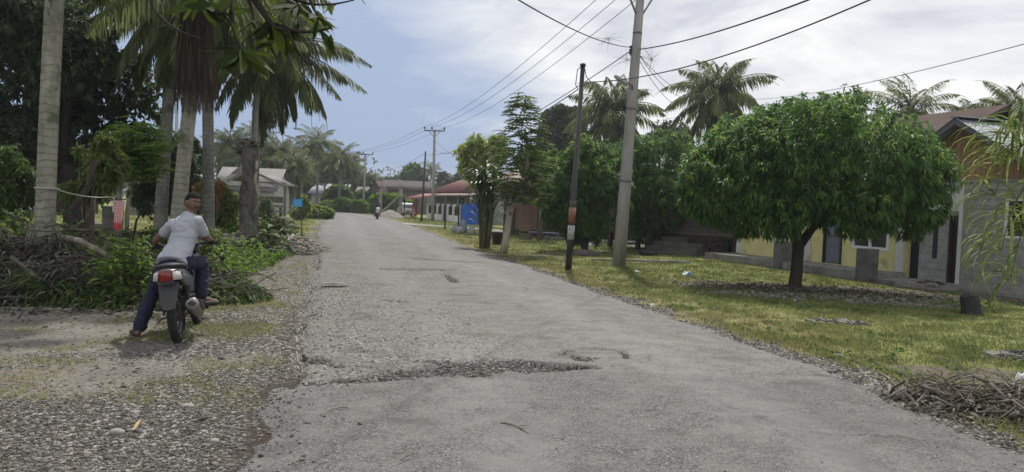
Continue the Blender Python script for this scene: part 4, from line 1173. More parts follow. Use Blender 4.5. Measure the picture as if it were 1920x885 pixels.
stn, dke = stony_mask(x, y)
keep = (a > -.02) & (rng.random(n) < np.clip(.16 + .9*stn, 0, 1)*(1-.75*dke))
x, y = x[keep], y[keep]
R = .004 + .015*rng.random(len(x))**3.2 + .016*(rng.random(len(x)) > .988)*rng.random(len(x))
sp = [stones(x, y, R, rng)]
# loose stones along both road edges, in the potholes and scattered on the asphalt
Yv = np.concatenate([4+22*rng.random(5000)**1.3]); _, rx_ = road_x(Yv); xs = rx_ + rng.normal(.12, .28, len(Yv))
sp.append(stones(xs, Yv, .006+.016*rng.random(len(Yv))**2.5, rng, np.maximum(ground_z(xs, Yv), .01)+.012))
hp = np.argwhere(np.ones(1)) if False else None
def road_stones(n, wgt, rmin, rmax, p, dim):
    w = wgt.ravel()*((RY.ravel() > 4.2) & (RY.ravel() < 16)); q = rng.choice(w.size, n, p=w/w.sum())
    x, y, z = RX.ravel()[q]+rng.normal(0, .02, n), RY.ravel()[q]+rng.normal(0, .02, n), RZ.ravel()[q]
    V, F, S = stones(x, y, rmin+(rmax-rmin)*rng.random(n)**p, rng, z); sp.append((V, F, S*dim))
inn = np.ones_like(RZ); inn[:, :4] = 0; inn[:, -4:] = 0; inn = inn*(RZ > -.09)
road_stones(1500, np.clip(RHOLE-.5, 0, 1)*inn, .005, .026, 2.2, .6)
road_stones(40, np.clip(RHOLE-.7, 0, 1)*inn, .022, .036, 1.0, 1.0)
road_stones(2600, np.clip(RWEAR-.25, 0, 1)*inn, .003, .013, 2.5, .7)
edgew = inn*0; edgew[:, 2:26] = np.exp(-np.arange(24)/6.0)[None]; edgew[:, -18:-2] = .5*np.exp(-np.arange(16)[::-1]/4.0)[None]
road_stones(2600, edgew*(RZ > -.09), .003, .018, 2.4, .75)
road_stones(500, inn*1.0, .003, .009, 2.0, .6)
m, nt, b_, out_ = new_mat("river_gravel")
r_ = ramp(nt, [(0, (.045, .043, .039)), (.35, (.095, .091, .085)), (.7, (.145, .139, .129)), (.93, (.21, .20, .185)), (1, (.36, .345, .31))]); nt.links.new(attr(nt, 'shade'), r_.inputs[0])
setc(nt, b_, mixc(nt, r_.outputs[0], (.14, .12, .095), mapr(nt, noise(nt, coords(nt), 9, 4), .45, .65, 0, .5)), .85, .25)
bump(nt, b_, noise(nt, coords(nt), 60, 4), .4, .01)
M_gravel = m
V, F, S = join(sp); o = link("gravel", mesh_np("gravel", V, F, shade=S, smooth=True), m)
tag(o, "loose grey river gravel on the dirt shoulder and along the broken road edge", "gravel", kind='stuff')
# a few single larger stones in the foreground
M_stone = M("pale_stone", (.30, .285, .255), (.21, .20, .18), 14, .85, bmp=.4)
def stone(px, py, r, lab, flat=.55, seed=1, mat=None, name="stone", cat="stone"):
    rg = np.random.default_rng(seed); g = G(px, py)
    z = gz1(g.x, g.y); bm = bmesh.new(); bmesh.ops.create_icosphere(bm, subdivisions=3, radius=1)
    for v in bm.verts:
        k = 1 + .35*(mathnoise(v.co, seed)-.5)
        v.co = Vector((v.co.x*r*k*1.25, v.co.y*r*k*.85, v.co.z*r*flat*k))
    me = bpy.data.meshes.new(name); bm.to_mesh(me); bm.free(); me.polygons.foreach_set("use_smooth", [True]*len(me.polygons))
    o = link(name, me, mat or M_stone, None, (g.x, g.y, z+r*flat*.35)); tag(o, lab, cat); return o
stone(219, 812, .042, "smooth pale oval stone lying in the gravel left of the dry yellow leaf", .6, 2)
stone(254, 776, .030, "small pale stone above the dry yellow leaf in the gravel", .5, 3)
stone(237, 772, .022, "smallest whitish stone left of the dry yellow leaf", .6, 9)
stone(352, 767, .04, "pale flat stone beside a grass tuft in the gravel", .45, 4)
stone(402, 828, .026, "rounded grey stone in the gravel nearest the broken road edge", .6, 5)

# dry leaf, twigs and litter -- each one a thing
def leaf_thing(px, py, L, W, az, mat, lab, name="fallen_leaf", cat="leaf", curl=.25):
    g = G(px, py); z = max(gz1(g.x, g.y), 0)+.02
    V, F, S = strap((0, 0, 0), az, .35, L, W, curl, np.random.default_rng(int(px)))
    o = link(name, mesh_np(name, V, F, shade=S*0+.9, smooth=True), mat, None, (g.x, g.y, z)); return tag(o, lab, cat)
L_yellow = LM("yellow_dry_leaf", [(0, (.34, .27, .12)), (1, (.42, .33, .15))], rough=.8, trans=.2)
leaf_thing(252, 810, .11, .026, 1.7, L_yellow, "curled yellow dead leaf lying on the gravel in the lower left")
leaf_thing(207, 697, .06, .03, .5, L_dry, "small pale dry leaf on the bare dirt left of the motorcycle shadow")
def twig(px0, py0, px1, py1, r, lab, z=.075, fork=True):
    a, b = G(px0, py0, z), G(px1, py1, z); m = (a+b)/2 + Vector((.02, .03, .012)); mb = MB()
    mb.tube([a, (a*2+m)/3+Vector((0, .01, .004)), m, b], [r*.6, r, r, r*.4], 5)
    if fork: mb.tube([m, m+(b-a)*.3+Vector((.03, .05, .01))], [r*.7, r*.3], 4)
    c = a.copy(); o = mb.build("twig", B_twig, None)
    for v in o.data.vertices: v.co -= c
    o.location = c; tag(o, lab, "twig"); return o
twig(938, 793, 992, 814, .006, "thin forked dry twig lying in the middle of the near asphalt")
twig(614, 771, 655, 765, .004, "short pale straw on the asphalt near the broken left edge", .06, False)
twig(752, 864, 778, 850, .004, "small straw at the bottom of the picture on the asphalt", .07, False)
# flattened white rag / paper on the left side of the road
def rag(px, py, w, d, h, mat, lab, name="litter", cat="litter", seed=1, zr=.0):
    g = G(px, py, zr); k = 14; rg = np.random.default_rng(seed)
    u = np.linspace(-1, 1, k); UX, UY = np.meshgrid(u, u)
    rr = 1 - .25*fbm(UX*1.5+seed, UY*1.5, octs=2, seed=seed)
    Z = h*fbm(UX*2.2, UY*2.2+seed, octs=4, seed=seed+3)*np.clip(1.3-(UX**2+UY**2), .1, 1)
    ang = rg.random()*.8-.4
    X, Y = UX*w/2*rr, UY*d/2*rr
    X, Y = X*math.cos(ang)-Y*math.sin(ang), X*math.sin(ang)+Y*math.cos(ang)
    Vt = np.stack([X, Y, Z], -1).reshape(-1, 3); Vb = Vt - [0, 0, .006]
    I = np.arange(k*k).reshape(k, k)
    F = np.stack([I[:-1, :-1], I[:-1, 1:], I[1:, 1:], I[1:, :-1]], -1).reshape(-1, 4)
    Fb = F[:, ::-1] + k*k
    ed = np.concatenate([I[0, :], I[1:, -1], I[-1, -2::-1], I[-2:0:-1, 0]]); e2 = np.roll(ed, -1)
    Fs = np.stack([ed, ed+k*k, e2+k*k, e2], 1)
    me = mesh_np(name, np.concatenate([Vt, Vb]), np.concatenate([F, Fb, Fs]), smooth=True)
    z = zr if zr else gz1(g.x, g.y)
    o = link(name, me, mat, None, (g.x, g.y, z+.008)); return tag(o, lab, cat)
M_white = M("white_plastic", (.62, .63, .62), (.45, .46, .45), 9, .5)
M_blueplastic = M("blue_white_plastic", (.55, .60, .63), (.10, .28, .42), 6, .45, lo=.45, hi=.5)
M_greyrag = M("grey_rag", (.22, .23, .20), (.12, .13, .11), 8, .9)
rag(628, 534, .62, .22, .07, M_greyrag, "flattened grey green rag on the left half of the road", "rag", "rag", 3, .065)
rag(1194, 511, .25, .16, .09, M_white, "crumpled white plastic piece on the grass right of the tall concrete pole base", seed=4)
rag(1289, 517, .34, .2, .14, M_blueplastic, "blue and white plastic bag on the lawn", "plastic_bag", "bag", 5)
rag(1641, 757, .22, .10, .03, M_white, "white paper scrap at the right edge of the asphalt", "paper_scrap", "litter", 6)
rag(1572, 668, .16, .10, .03, M_greyrag, "small grey scrap in the middle of the lawn", "paper_scrap", "litter", 8)
rag(1223, 573, .1, .07, .04, M_white, "tiny white scrap beside the dry grass edge of the road", "paper_scrap", "litter", 10)
rag(1335, 511, .10, .07, .05, M_white, "tiny white scrap right of the blue and white plastic bag", "paper_scrap", "litter", 11)
rag(1915, 716, .14, .1, .12, M_white, "white plastic cup shaped scrap behind the twig heap at the picture edge", "plastic_scrap", "litter", 12)
rag(1896, 732, .12, .09, .10, M_white, "white plastic scrap on the back of the twig heap", "plastic_scrap", "litter", 13)
rag(1117, 462, .75, .4, .55, M_white, "bulging white plastic bag under the bushy mango tree", "plastic_bag", "bag", 7)

# broad leaved weeds dotted through the lawn
rng = np.random.default_rng(58); nw = 260; yw = 6.5*(30/6.5)**rng.random(nw); lw_, rw_ = road_x(yw); xw = rw_ + .4 + rng.exponential(2.0, nw)
xw2 = np.repeat(xw, 9) + rng.normal(0, .05, nw*9); yw2 = np.repeat(yw, 9) + rng.normal(0, .05, nw*9)
P = np.stack([xw2, yw2, ground_z(xw2, yw2)+.02], 1); D = rng.normal(0, 1, P.shape); D[:, 2] = np.abs(D[:, 2])*.5
o = link("lawn_weeds", mesh_from("lawn_weeds", leaves(P, D, .09*(.6+.8*rng.random(len(P))), .04, .3, .12, None, rng)), L_mid); tag(o, "small broad leaved weeds scattered through the lawn", "weeds", kind='stuff')

# ---- heaps
def sticks(cx, cy, rx_, ry_, h, n, rng, r=(.006, .02), L=(.4, 1.3), rot=0, curve=.12, zb=0):
    mb = MB()
    for i in range(n):
        a = rng.random()*6.28; q = rng.random()**.55
        x, y = q*math.cos(a)*rx_, q*math.sin(a)*ry_
        x, y = x*math.cos(rot)-y*math.sin(rot), x*math.sin(rot)+y*math.cos(rot)
        z = h*(1-q**1.6)*(.25+.85*rng.random()) + .02
        ln = rng.uniform(*L); az = rng.normal(0, 1.1)+rot if rng.random() < .7 else rng.random()*6.28; el = rng.normal(.02, .22)
        d = np.array([math.cos(az)*math.cos(el), math.sin(az)*math.cos(el), math.sin(el)])
        c = np.array([cx+x, cy+y, zb+z]); k = 5; t = np.linspace(-.5, .5, k)
        off = np.cumsum(rng.normal(0, curve*ln/k, (k, 3)), 0)
        P = c + t[:, None]*d*ln + off; P[:, 2] = np.maximum(P[:, 2], zb+.01)
        R = rng.uniform(*r); mb.tube(P, list(np.linspace(R, R*.45, k)), 5)
    return mb
rng = np.random.default_rng(91)
# brush pile of cut branches on the left (in front of the pale palm)
bp = G(110, 560); 
def pile_h(x, y):
    q = ((x+6.7)/3.0)**2 + ((y-11.5)/1.55)**2
    bumpy = fbm(x*1.1, y*1.1, octs=3, seed=95)
    return np.clip(1-q, 0, 1)**.55*(.40+.75*bumpy)*.92
o = sticks(-6.6, 11.4, 2.9, 1.45, 1.0, 230, rng, (.005, .016), (.4, 1.5), 0.05, .3).build("brush_pile", B_tree)
tag(o, "heap of cut dry branches on the dirt shoulder left of the motorcycle", "brush pile", kind='stuff')
n = 30000
x = rng.uniform(-9.8, -3.7, n); y = rng.uniform(9.8, 13.2, n); h = pile_h(x, y)
k = h > .03; x, y, h = x[k], y[k], h[k]; z = h*(.25+.8*rng.random(len(h))) + .02
q = fbm(x*1.3, y*1.3, z*1.5, 3, 97)
greenm = (q > .51) & (rng.random(len(x)) < .8)
P = np.stack([x, y, z], 1); D = rng.normal(0, 1, P.shape)*[1, 1, .45] + [0, -.25, 0]
def lf(sel, mat, nm, lab, L, W, dr):
    o = link(nm, mesh_from(nm, leaves(P[sel], D[sel], L*(.6+.7*rng.random(sel.sum())), W, dr, .15, rng.random(sel.sum())**1.5, rng, roll=.9)), mat)
    tag(o, lab, "leaves", kind='stuff')
L_pile = LM("withered_pile_leaf", [(0, (.030, .029, .022)), (.4, (.062, .062, .046)), (.75, (.115, .115, .092)), (1, (.22, .215, .18))], rough=.8, trans=.12, spec=.2)
lf(~greenm, L_pile, "withered_leaves", "withered grey leaves still on the cut branches of the brush pile", .19, .036, .5)
lf(greenm, L_mid, "green_leaves", "green leaves growing through the brush pile", .17, .04, .45)
n2 = 1700; x = rng.uniform(-9.2, -3.9, n2); y = 9.75 + .35*np.sin(x*2.1) - np.abs(rng.normal(0, .42, n2)) + .25
P2 = np.stack([x, y, ground_z(x, y)+.012], 1); D2 = rng.normal(0, 1, P2.shape)*[1, 1, .15]
o = link("dead_leaves", mesh_from("dead_leaves", leaves(P2, D2, .11*(.5+.9*rng.random(n2)), .035, .1, .2, rng.random(n2)**1.3, rng)), L_dry); tag(o, "fallen dead leaves along the foot of the brush pile", "leaves", kind='stuff')
# long pole and thick boughs lying on the pile
def bough(pts, r, lab, mat=None, name="bough"):
    pts = [Vector(p) for p in pts]; c = pts[0].copy(); mb = MB()
    mb.tube([p-c for p in pts], list(np.linspace(r, r*.6, len(pts))), 8)
    o = mb.build(name, mat or B_twig, None, c); return tag(o, lab, "branch")
bough([at(118, 446, 11.6), at(150, 452, 11.2), at(190, 472, 10.9), at(222, 492, 10.9)], .055, "thick grey bough lying across the top of the brush pile")
bough([at(22, 482, 10.6), at(70, 520, 10.2), at(110, 540, 10.2)], .03, "long dark branch slanting down the front of the brush pile", B_tree)
bough([at(178, 440, 15), at(128, 405, 15.2), at(170, 345, 15.5), at(178, 300, 15.7)], .09, "dark leaning bare trunk behind the brush pile beside the cloth line post", B_dark, "leaning_trunk")
bough([gl(243, 17)+Vector((0,0,.05)), at(256, 412, 17), at(265, 398, 17)], .03, "bare forked stick standing up behind the brush pile, right of the hanging cloth", B_dark, "forked_stick")
# bright shrub at the right end of the pile, and sprigs in it
def sprigs(name, cx, cy, rx_, ry_, h, nst, lab, mat, seed, L=.13, W=.05, cat="plant", per=16, group=None):
    rg = np.random.default_rng(seed); mb = MB(); PP, DD = [], []
    g = Vector((cx, cy, gz1(cx, cy)))
    for i in range(nst):
        a = rg.random()*6.28; q = rg.random()**.6
        b = np.array([q*math.cos(a)*rx_, q*math.sin(a)*ry_, -.03]); tip = b + np.array([rg.normal(0, .12), rg.normal(0, .12), h*(.55+.6*rg.random())*(1-.4*q*q)])
        p = wob(b, tip, 5, .02, rg); mb.tube(p, [.008, .007, .006, .005, .003], 4)
        t = rg.random(per)**.6; k = np.minimum((t*4).astype(int), 3)
        PP.append(p[k]+(p[k+1]-p[k])*((t*4-k)[:, None])); dd = rg.normal(0, 1, (per, 3)); dd[:, 2] = np.abs(dd[:, 2])*.5; DD.append(dd)
    P_, D_ = np.concatenate(PP), np.concatenate(DD)
    t = thing(name, lab, cat, g, 0, group)
    a = mb.build("stems", B_tree, t); a['kind'] = 'stuff'
    b = link("leaves", mesh_from("leaves", leaves(P_, D_, L*(.6+.8*rg.random(len(P_))), W, .4, .15, None, rg)), mat, t); b['kind'] = 'stuff'
    return t
p_ = G(232, 555); sprigs("leafy_shrub", p_.x*.92+.1, p_.y-.95, .42, .28, 1.0, 80, "bright green leafy shrub at the right end of the brush pile, behind the rider's arm", L_bright, 5, .15, .045)
p_ = G(195, 556); sprigs("leafy_shrub", p_.x, p_.y+.3, .35, .3, .32, 30, "low green sprout in front of the brush pile", L_bright, 6, .13, .05)
p_ = G(85, 572); sprigs("leafy_shrub", p_.x, p_.y+.25, .5, .25, .22, 26, "small green weed at the foot of the brush pile, left side", L_mid, 7, .11, .05)
sprigs("leafy_shrub", gl(398, 15.5).x, 15.5, .55, .5, 1.0, 70, "dark green shrub standing right of the rider's head", L_mid, 8, .17, .07)
sprigs("leafy_shrub", gl(300, 19).x, 19, 2.6, .8, .75, 130, "low dark hedge of weeds behind the brush pile and the rider", L_mid, 9, .17, .07, per=20)
sprigs("leafy_shrub", gl(30, 14.5).x, 14.5, 1.4, .8, 1.25, 110, "dim shrub at the left picture edge behind the brush pile", L_mid, 14, .17, .07, per=20)
sprigs("broad_leaf_plant", gl(497, 20).x, 20, .4, .4, .8, 18, "dark plant with very broad leaves beside the debris heap", L_dark, 10, .45, .22, per=5)
sprigs("leafy_shrub", gl(492, 27.5).x, 27.5, 1.2, .6, 1.0, 90, "dark green shrub behind the debris heap, right of the pollarded stump", L_mid, 13, .2, .1)
# creeping weeds along the left verge
n = 26000; rng = np.random.default_rng(99)
y = 12.5*(29/12.5)**rng.random(n); a_ = rng.uniform(.4, 5.2, n)
l_, _ = road_x(y); x = l_ - a_ - np.interp(y, [12, 16, 22], [.9, .7, .1])
q = fbm(x*.9, y*.9, octs=3, seed=101); k = (q > .46) & (x > -.47*y)
x, y, q = x[k], y[k], q[k]
z = ground_z(x, y) + (q-.44)*2.0*rng.random(len(x))
P = np.stack([x, y, z], 1); D = rng.normal(0, 1, P.shape); D[:, 2] = np.abs(D[:, 2])*.6
o = link("creeping_weeds", mesh_from("creeping_weeds", leaves(P, D, .13*(.6+.8*rng.random(len(P))), .075, .3, .12, np.clip((q-.42)*2.2*rng.random(len(P))+.35*rng.random(len(P)), 0, 1), rng)), L_bright)
tag(o, "bright creeping weeds covering the left road verge", "weeds", kind='stuff')
# pale debris heap of husks and sticks by the pollarded stump
rng = np.random.default_rng(103); c = gl(520, 22.5)
M_husk = M("bleached_husks", (.34, .32, .28), (.19, .175, .15), 5, .9, bmp=.4)
o = sticks(c.x, c.y, 1.5, 1.3, .42, 420, rng, (.02, .05), (.2, .8), .2, .25).build("debris_heap", M_husk); tag(o, "bleached heap of husks and fronds beside the pollarded stump", "debris", kind='stuff')
c = gl(425, 23); o = sticks(c.x, c.y, .9, .8, .4, 120, rng, (.02, .06), (.2, .7), .2, .25).build("debris_heap", M("white_debris", (.5, .5, .48), (.22, .21, .2), 3, .8)); tag(o, "pale rubbish heap left of the pollarded stump", "debris", kind='stuff')
stone(533, 424, .5, "dark rounded boulder at the back of the bleached debris heap", .8, 8, M("dark_rock", (.10, .095, .085), (.06, .055, .05), 3, .9, bmp=.5), "boulder", "boulder")
stone(548, 430, .3, "smaller dark boulder beside the rounded boulder", .7, 18, M("dark_rock", (.1, .1, .1)), "boulder", "boulder")
# twig heap, lower right
rng = np.random.default_rng(107); c = G(1862, 775)
o = sticks(c.x+.15, c.y+.1, .78, .40, .17, 280, rng, (.003, .019), (.12, .8), -.35, .42).build("twig_heap", B_twig); tag(o, "heap of dry twisted twigs on the grass in the lower right corner", "twigs", kind='stuff')
o = sticks(G(1765, 735).x, G(1765, 735).y, .28, .2, .07, 60, rng, (.003, .010), (.15, .45), -.5, .4).build("twig_heap", B_twig); tag(o, "thin scatter of dry twigs left of the twig heap", "twigs", kind='stuff')
n = 900; a = rng.random(n)*6.28; q = rng.random(n)**.6
P = np.stack([c.x+.15+q*np.cos(a)*1.25, c.y+.15+q*np.sin(a)*.6, .02+.15*(1-q)*rng.random(n)], 1); D = rng.normal(0, 1, P.shape)*[1, 1, .3]
o = link("dead_leaves", mesh_from("dead_leaves", leaves(P, D, .11, .03, .3, .25, rng.random(n)**.6, rng)), L_dry); tag(o, "dead leaves among the twigs in the lower right", "leaves", kind='stuff')
# leaf litter and wood chips under the round mango and near the houses
n = 4200; x = 7.3+rng.normal(0, 1.9, n); y = 17.1+rng.normal(0, .6, n) - (x-6.9)*.12
P = np.stack([x, y, ground_z(x, y)+.012], 1); D = rng.normal(0, 1, P.shape)*[1, 1, .12]
o = link("leaf_litter", mesh_from("leaf_litter", leaves(P, D, .13*(.6+.8*rng.random(n)), .045, .05, .2, rng.random(n)**1.1, rng)), L_dry); tag(o, "fallen dead leaves and chips under the round mango tree", "leaves", kind='stuff')
# scattered flat stone chips on the lawn
def chips(px, py, rx_, ry_, n, lab, mat, seed, r=(.03, .11)):
    g = G(px, py); rg = np.random.default_rng(seed); mb = MB(); z = gz1(g.x, g.y)
    for i in range(n):
        a = rg.random()*6.28; q = rg.random()**.6; c = Vector((q*math.cos(a)*rx_, q*math.sin(a)*ry_, .01+.03*(1-q)*rg.random())); R_ = rg.uniform(*r)
        m_ = int(rg.integers(5, 8)); an = np.sort(rg.random(m_)*6.28); poly = [(R_*math.cos(t)*(.7+.5*rg.random()), R_*.7*math.sin(t)*(.7+.5*rg.random())) for t in np.linspace(0, 6.28, m_+1)[:-1]]
        o2 = MB(); o2.prism(poly, -.008, .012+.012*rg.random(), 'z'); Mx = Matrix.Translation(c) @ Euler((rg.normal(0, .22), rg.normal(0, .22), rg.random()*6.28)).to_matrix().to_4x4()
        mb.add([Mx @ v for v in o2.v], o2.f)
    o = mb.build("stone_chips", mat, None, (g.x, g.y, z)); tag(o, lab, "stones", kind='stuff')
M_chip = M("grey_stone_chip", (.20, .19, .17), (.10, .095, .085), 9, .9, bmp=.4)
chips(1572, 604, .5, .28, 42, "broken flat stone chips lying together in the lawn", M_chip, 3)
chips(1890, 672, .4, .25, 34, "flat stone chips on the grass at the right picture edge", M_chip, 4)
chips(1905, 664, .2, .12, 16, "dark broken roof tile pieces at the right picture edge", M("dark_rock", (.10, .095, .085)), 5)
chips(1560, 560, 3.0, .8, 260, "flat chips and bark bits around the round mango tree", M_chip, 6, (.02, .07))
chips(1700, 572, 1.6, .5, 160, "flat chips and bark bits in front of the block house", M_chip, 7, (.02, .07))
chips(1010, 482, 1.6, .7, 160, "small stones on the bare patch by the white stemmed tree", M_chip, 8, (.02, .06))
g = G(1822, 588); mb = MB(); rg = np.random.default_rng(3)
rings = []
for i, (s, z) in enumerate([(1.15, -.05), (1, .1), (.95, .22), (.9, .30)]):
    rings.append([(s*(.16+.03*rg.random())*math.cos(t)-.02*i, s*(.13+.03*rg.random())*math.sin(t), z + (.06*rg.random() if i == 3 else 0)) for t in np.linspace(0, 6.28, 11)[:-1]])
mb.loft(rings, smooth=False); o = mb.build("charred_stump", M("char", (.018, .018, .020), (.03, .03, .03), 8, .9, bmp=.5), None, (g.x, g.y, gz1(g.x, g.y))); tag(o, "short charred black stump on the lawn in front of the block wall", "stump")

# ------------------------------------------------------------------ mango branch hanging over the camera
def mango_branch():
    rg = np.random.default_rng(120); mb = MB(); PP, DD, LL = [], [], []
    base = at(150, -900, 2.6)
    root = Vector((base.x-1.6, base.y-.6, 0))
    t = thing("mango_tree", "overhanging mango bough with large dark leaves at the top of the picture", "tree", root)
    R = lambda px, py, Y: at(px, py, Y)-root
    tk = MB(); tk.tube([(0, 0, -.1), (.05, 0, 1.5), (.1, .05, 3.0), R(150, -900, 2.6)], [.24, .18, .16, .11], 10)
    def br(pts, r0, r1, nl=0, L=.2, spread_=1.0, tipn=0):
        p = [R(*q) for q in pts]; C = catmull(np.array([tuple(q) for q in p]), np.linspace(0, len(p)-1, 6*len(p)))
        mb.tube(C, list(np.linspace(r0, r1, len(C))), 6)
        for i in range(nl):
            k = int((.25+.75*rg.random())*(len(C)-1)); PP.append(C[k]); d = rg.normal(0, 1, 3); d[2] -= .5; DD.append(d); LL.append(.75*L*(.7+.5*rg.random()))
        for i in range(tipn):
            PP.append(C[-1] - (C[-1]-C[-2])*rg.random()*2); a = rg.random()*6.28; tdir = unit((C[-1]-C[-3])[None])[0]
            DD.append(tdir*.5 + np.array([math.cos(a), math.sin(a)*.8, -.45+.5*rg.random()])*spread_); LL.append(.75*L*(.75+.5*rg.random()))
    main = [(150, -900, 2.6), (300, -420, 3.0), (400, -160, 3.3), (450, -40, 3.5)]
    br(main, .05, .022)
    br([(450, -40, 3.5), (490, 20, 3.5), (512, 48, 3.5), (535, 55, 3.5), (580, 60, 3.5), (622, 52, 3.5)], .016, .005, 5, .17)
    br([(430, -80, 3.4), (434, 20, 3.3), (440, 60, 3.3), (455, 100, 3.3)], .013, .007, 3, .19, 1, 9)
    br([(470, -20, 3.5), (500, 30, 3.5), (515, 45, 3.5)], .012, .006, 3, .2, 1, 9)
    br([(540, 55, 3.5), (555, 90, 3.5), (575, 115, 3.5), (593, 125, 3.5)], .008, .003, 1, .1)
    br([(440, -60, 3.5), (520, -20, 3.6), (570, 5, 3.6), (620, 8, 3.6), (664, 0, 3.6)], .010, .003, 6, .14)
    br([(430, -80, 3.4), (400, -30, 3.3), (375, 0, 3.3)], .01, .006, 1, .2, 1, 8)
    br([(450, -50, 3.4), (420, 20, 3.2), (385, 12, 3.2)], .009, .004, 2, .17, 1, 6)
    br([(450, -40, 3.5), (560, -20, 3.4), (590, 20, 3.4), (598, 35, 3.4)], .01, .004, 3, .16, .8, 5)
    br([(430, -60, 3.5), (520, -10, 3.7), (560, 12, 3.7)], .01, .005, 3, .18, 1, 9)
    br([(440, -60, 3.6), (470, 10, 3.7), (475, 40, 3.7)], .01, .005, 3, .18, 1, 7)
    br([(400, -120, 3.2), (330, -60, 3.1), (285, 0, 3.1), (310, 40, 3.1), (345, 62, 3.1), (378, 72, 3.1)], .010, .003)
    # single leaves seen clearly against the sky and palms
    def one(px, py, Y, qx, qy, L=None):
        a, b = R(px, py, Y), R(qx, qy, Y); PP.append(np.array(a)); DD.append(np.array(b-a)); LL.append((b-a).length if L is None else L)
    for q in [(620, 65, 3.5, 619, 106), (300, 22, 3.1, 292, 36), (318, 46, 3.1, 292, 51), (343, 48, 3.1, 332, 47), (288, -5, 3.1, 273, 3),
              (450, 92, 3.3, 376, 92), (455, 105, 3.3, 415, 126), (470, 100, 3.3, 524, 106), (480, 92, 3.4, 515, 75), (470, 110, 3.3, 478, 138), (575, 130, 3.5, 556, 134),
              (594, 20, 3.4, 612, 50), (600, 8, 3.5, 624, 24), (560, 40, 3.5, 545, 62), (512, 45, 3.5, 522, 82), (500, 40, 3.5, 470, 85), (420, 15, 3.2, 362, 8)]:
        one(*q)
    P_, D_, L_ = np.array(PP), np.array(DD), np.array(LL)
    # broad curved leaves built as folded strips
    parts = []
    for p, d, L in zip(P_, D_, L_):
        d = d/np.linalg.norm(d); k = 7; s = np.linspace(0, 1, k+1); W = L*.30
        C = p + np.outer(s, d)*L + np.outer(s**2, [0, 0, -1])*L*.18*rg.random()
        up = np.array([0, 0, 1.0]) + rg.normal(0, .7, 3); sd = unit(np.cross(d, up)[None])[0]; nn = np.cross(sd, d)
        pr = (np.sin(np.clip(s*.93+.05, 0, 1)*math.pi)**.75)[:, None]*W*.5
        wv = (.06*L*np.sin(s*9+rg.random()*6))[:, None]
        V = np.stack([C+sd*pr+nn*(pr*.3+wv*.3), C, C-sd*pr+nn*(pr*.3-wv*.3)], 1).reshape(-1, 3)
        i = (np.arange(k)*3)[:, None]
        F = np.concatenate([i+np.array([[0, 1, 4, 3]]), i+np.array([[1, 2, 5, 4]])])
        parts.append((V, F, np.full(len(V), rg.random())))
    V, F, S = join(parts)
    tk.build("trunk", B_dark, t); mb.build("branches", B_dark, t)
    lv = link("crown", mesh_np("near_leaves", V, F, shade=S, smooth=True), LM("near_mango_leaf", [(0, (.015, .026, .009)), (.6, (.030, .050, .010)), (1, (.065, .10, .014))], rough=.7, spec=.15, trans=.42), t)
mango_branch()

# bamboo-like plant drooping in at the right edge
def bamboo():
    rg = np.random.default_rng(131); Y = 6.0; root = Vector((gx(1990, Y).x+.15, Y, 0)); mb = MB(); PP = []
    t = thing("bamboo_plant", "drooping bamboo like plant with long narrow leaves at the right edge of the picture", "plant", root)
    R = lambda px, py, Y: np.array(at(px, py, Y)-root)
    stems = [[(2000, 600, 6.0), (2010, 300, 6.0), (1985, 190, 6.0), (1940, 195, 6.0), (1905, 225, 5.9), (1880, 270, 5.9)],
             [(2010, 600, 6.1), (2000, 360, 6.0), (1960, 260, 5.9), (1915, 275, 5.9), (1880, 320, 5.9), (1866, 370, 5.9)],
             [(2000, 640, 5.9), (1985, 420, 5.8), (1950, 340, 5.8), (1915, 360, 5.8), (1890, 420, 5.8), (1878, 470, 5.8)],
             [(2005, 650, 6.0), (1990, 430, 6.1), (1955, 390, 6.1), (1920, 430, 6.1), (1902, 490, 6.1), (1895, 520, 6.1)],
             [(2010, 600, 6.2), (2005, 300, 6.2), (1975, 230, 6.3), (1930, 250, 6.3), (1900, 300, 6.3)]]
    for st in stems:
        p0 = np.array([0, 0, -.05]) + rg.normal(0, .08, 3)*[1, 1, 0]
        P = np.concatenate([[p0], [R(*q) for q in st]]); C = catmull(P, np.linspace(0, len(P)-1, 40))
        mb.tube(C, list(np.linspace(.014, .003, 40)), 6)
        for i in range(46):
            k = rg.integers(16, 40); d = C[min(k+1, 39)]-C[k-1]; d = d/np.linalg.norm(d)
            PP.append(strap(C[k], math.atan2(d[1], d[0]) + rg.normal(0, .7), rg.normal(.1, .4), (.26+.26*rg.random()), .022, 2.1+.6*rg.random(), rg, 7))
    V, F, S = join(PP)
    mb.build("stems", M("bamboo_stem", (.12, .15, .05), (.08, .10, .04), 8, .6), t)['kind'] = 'stuff'
    link("leaves", mesh_np("leaves", V, F, shade=S, smooth=True), L_light, t)['kind'] = 'stuff'
bamboo()
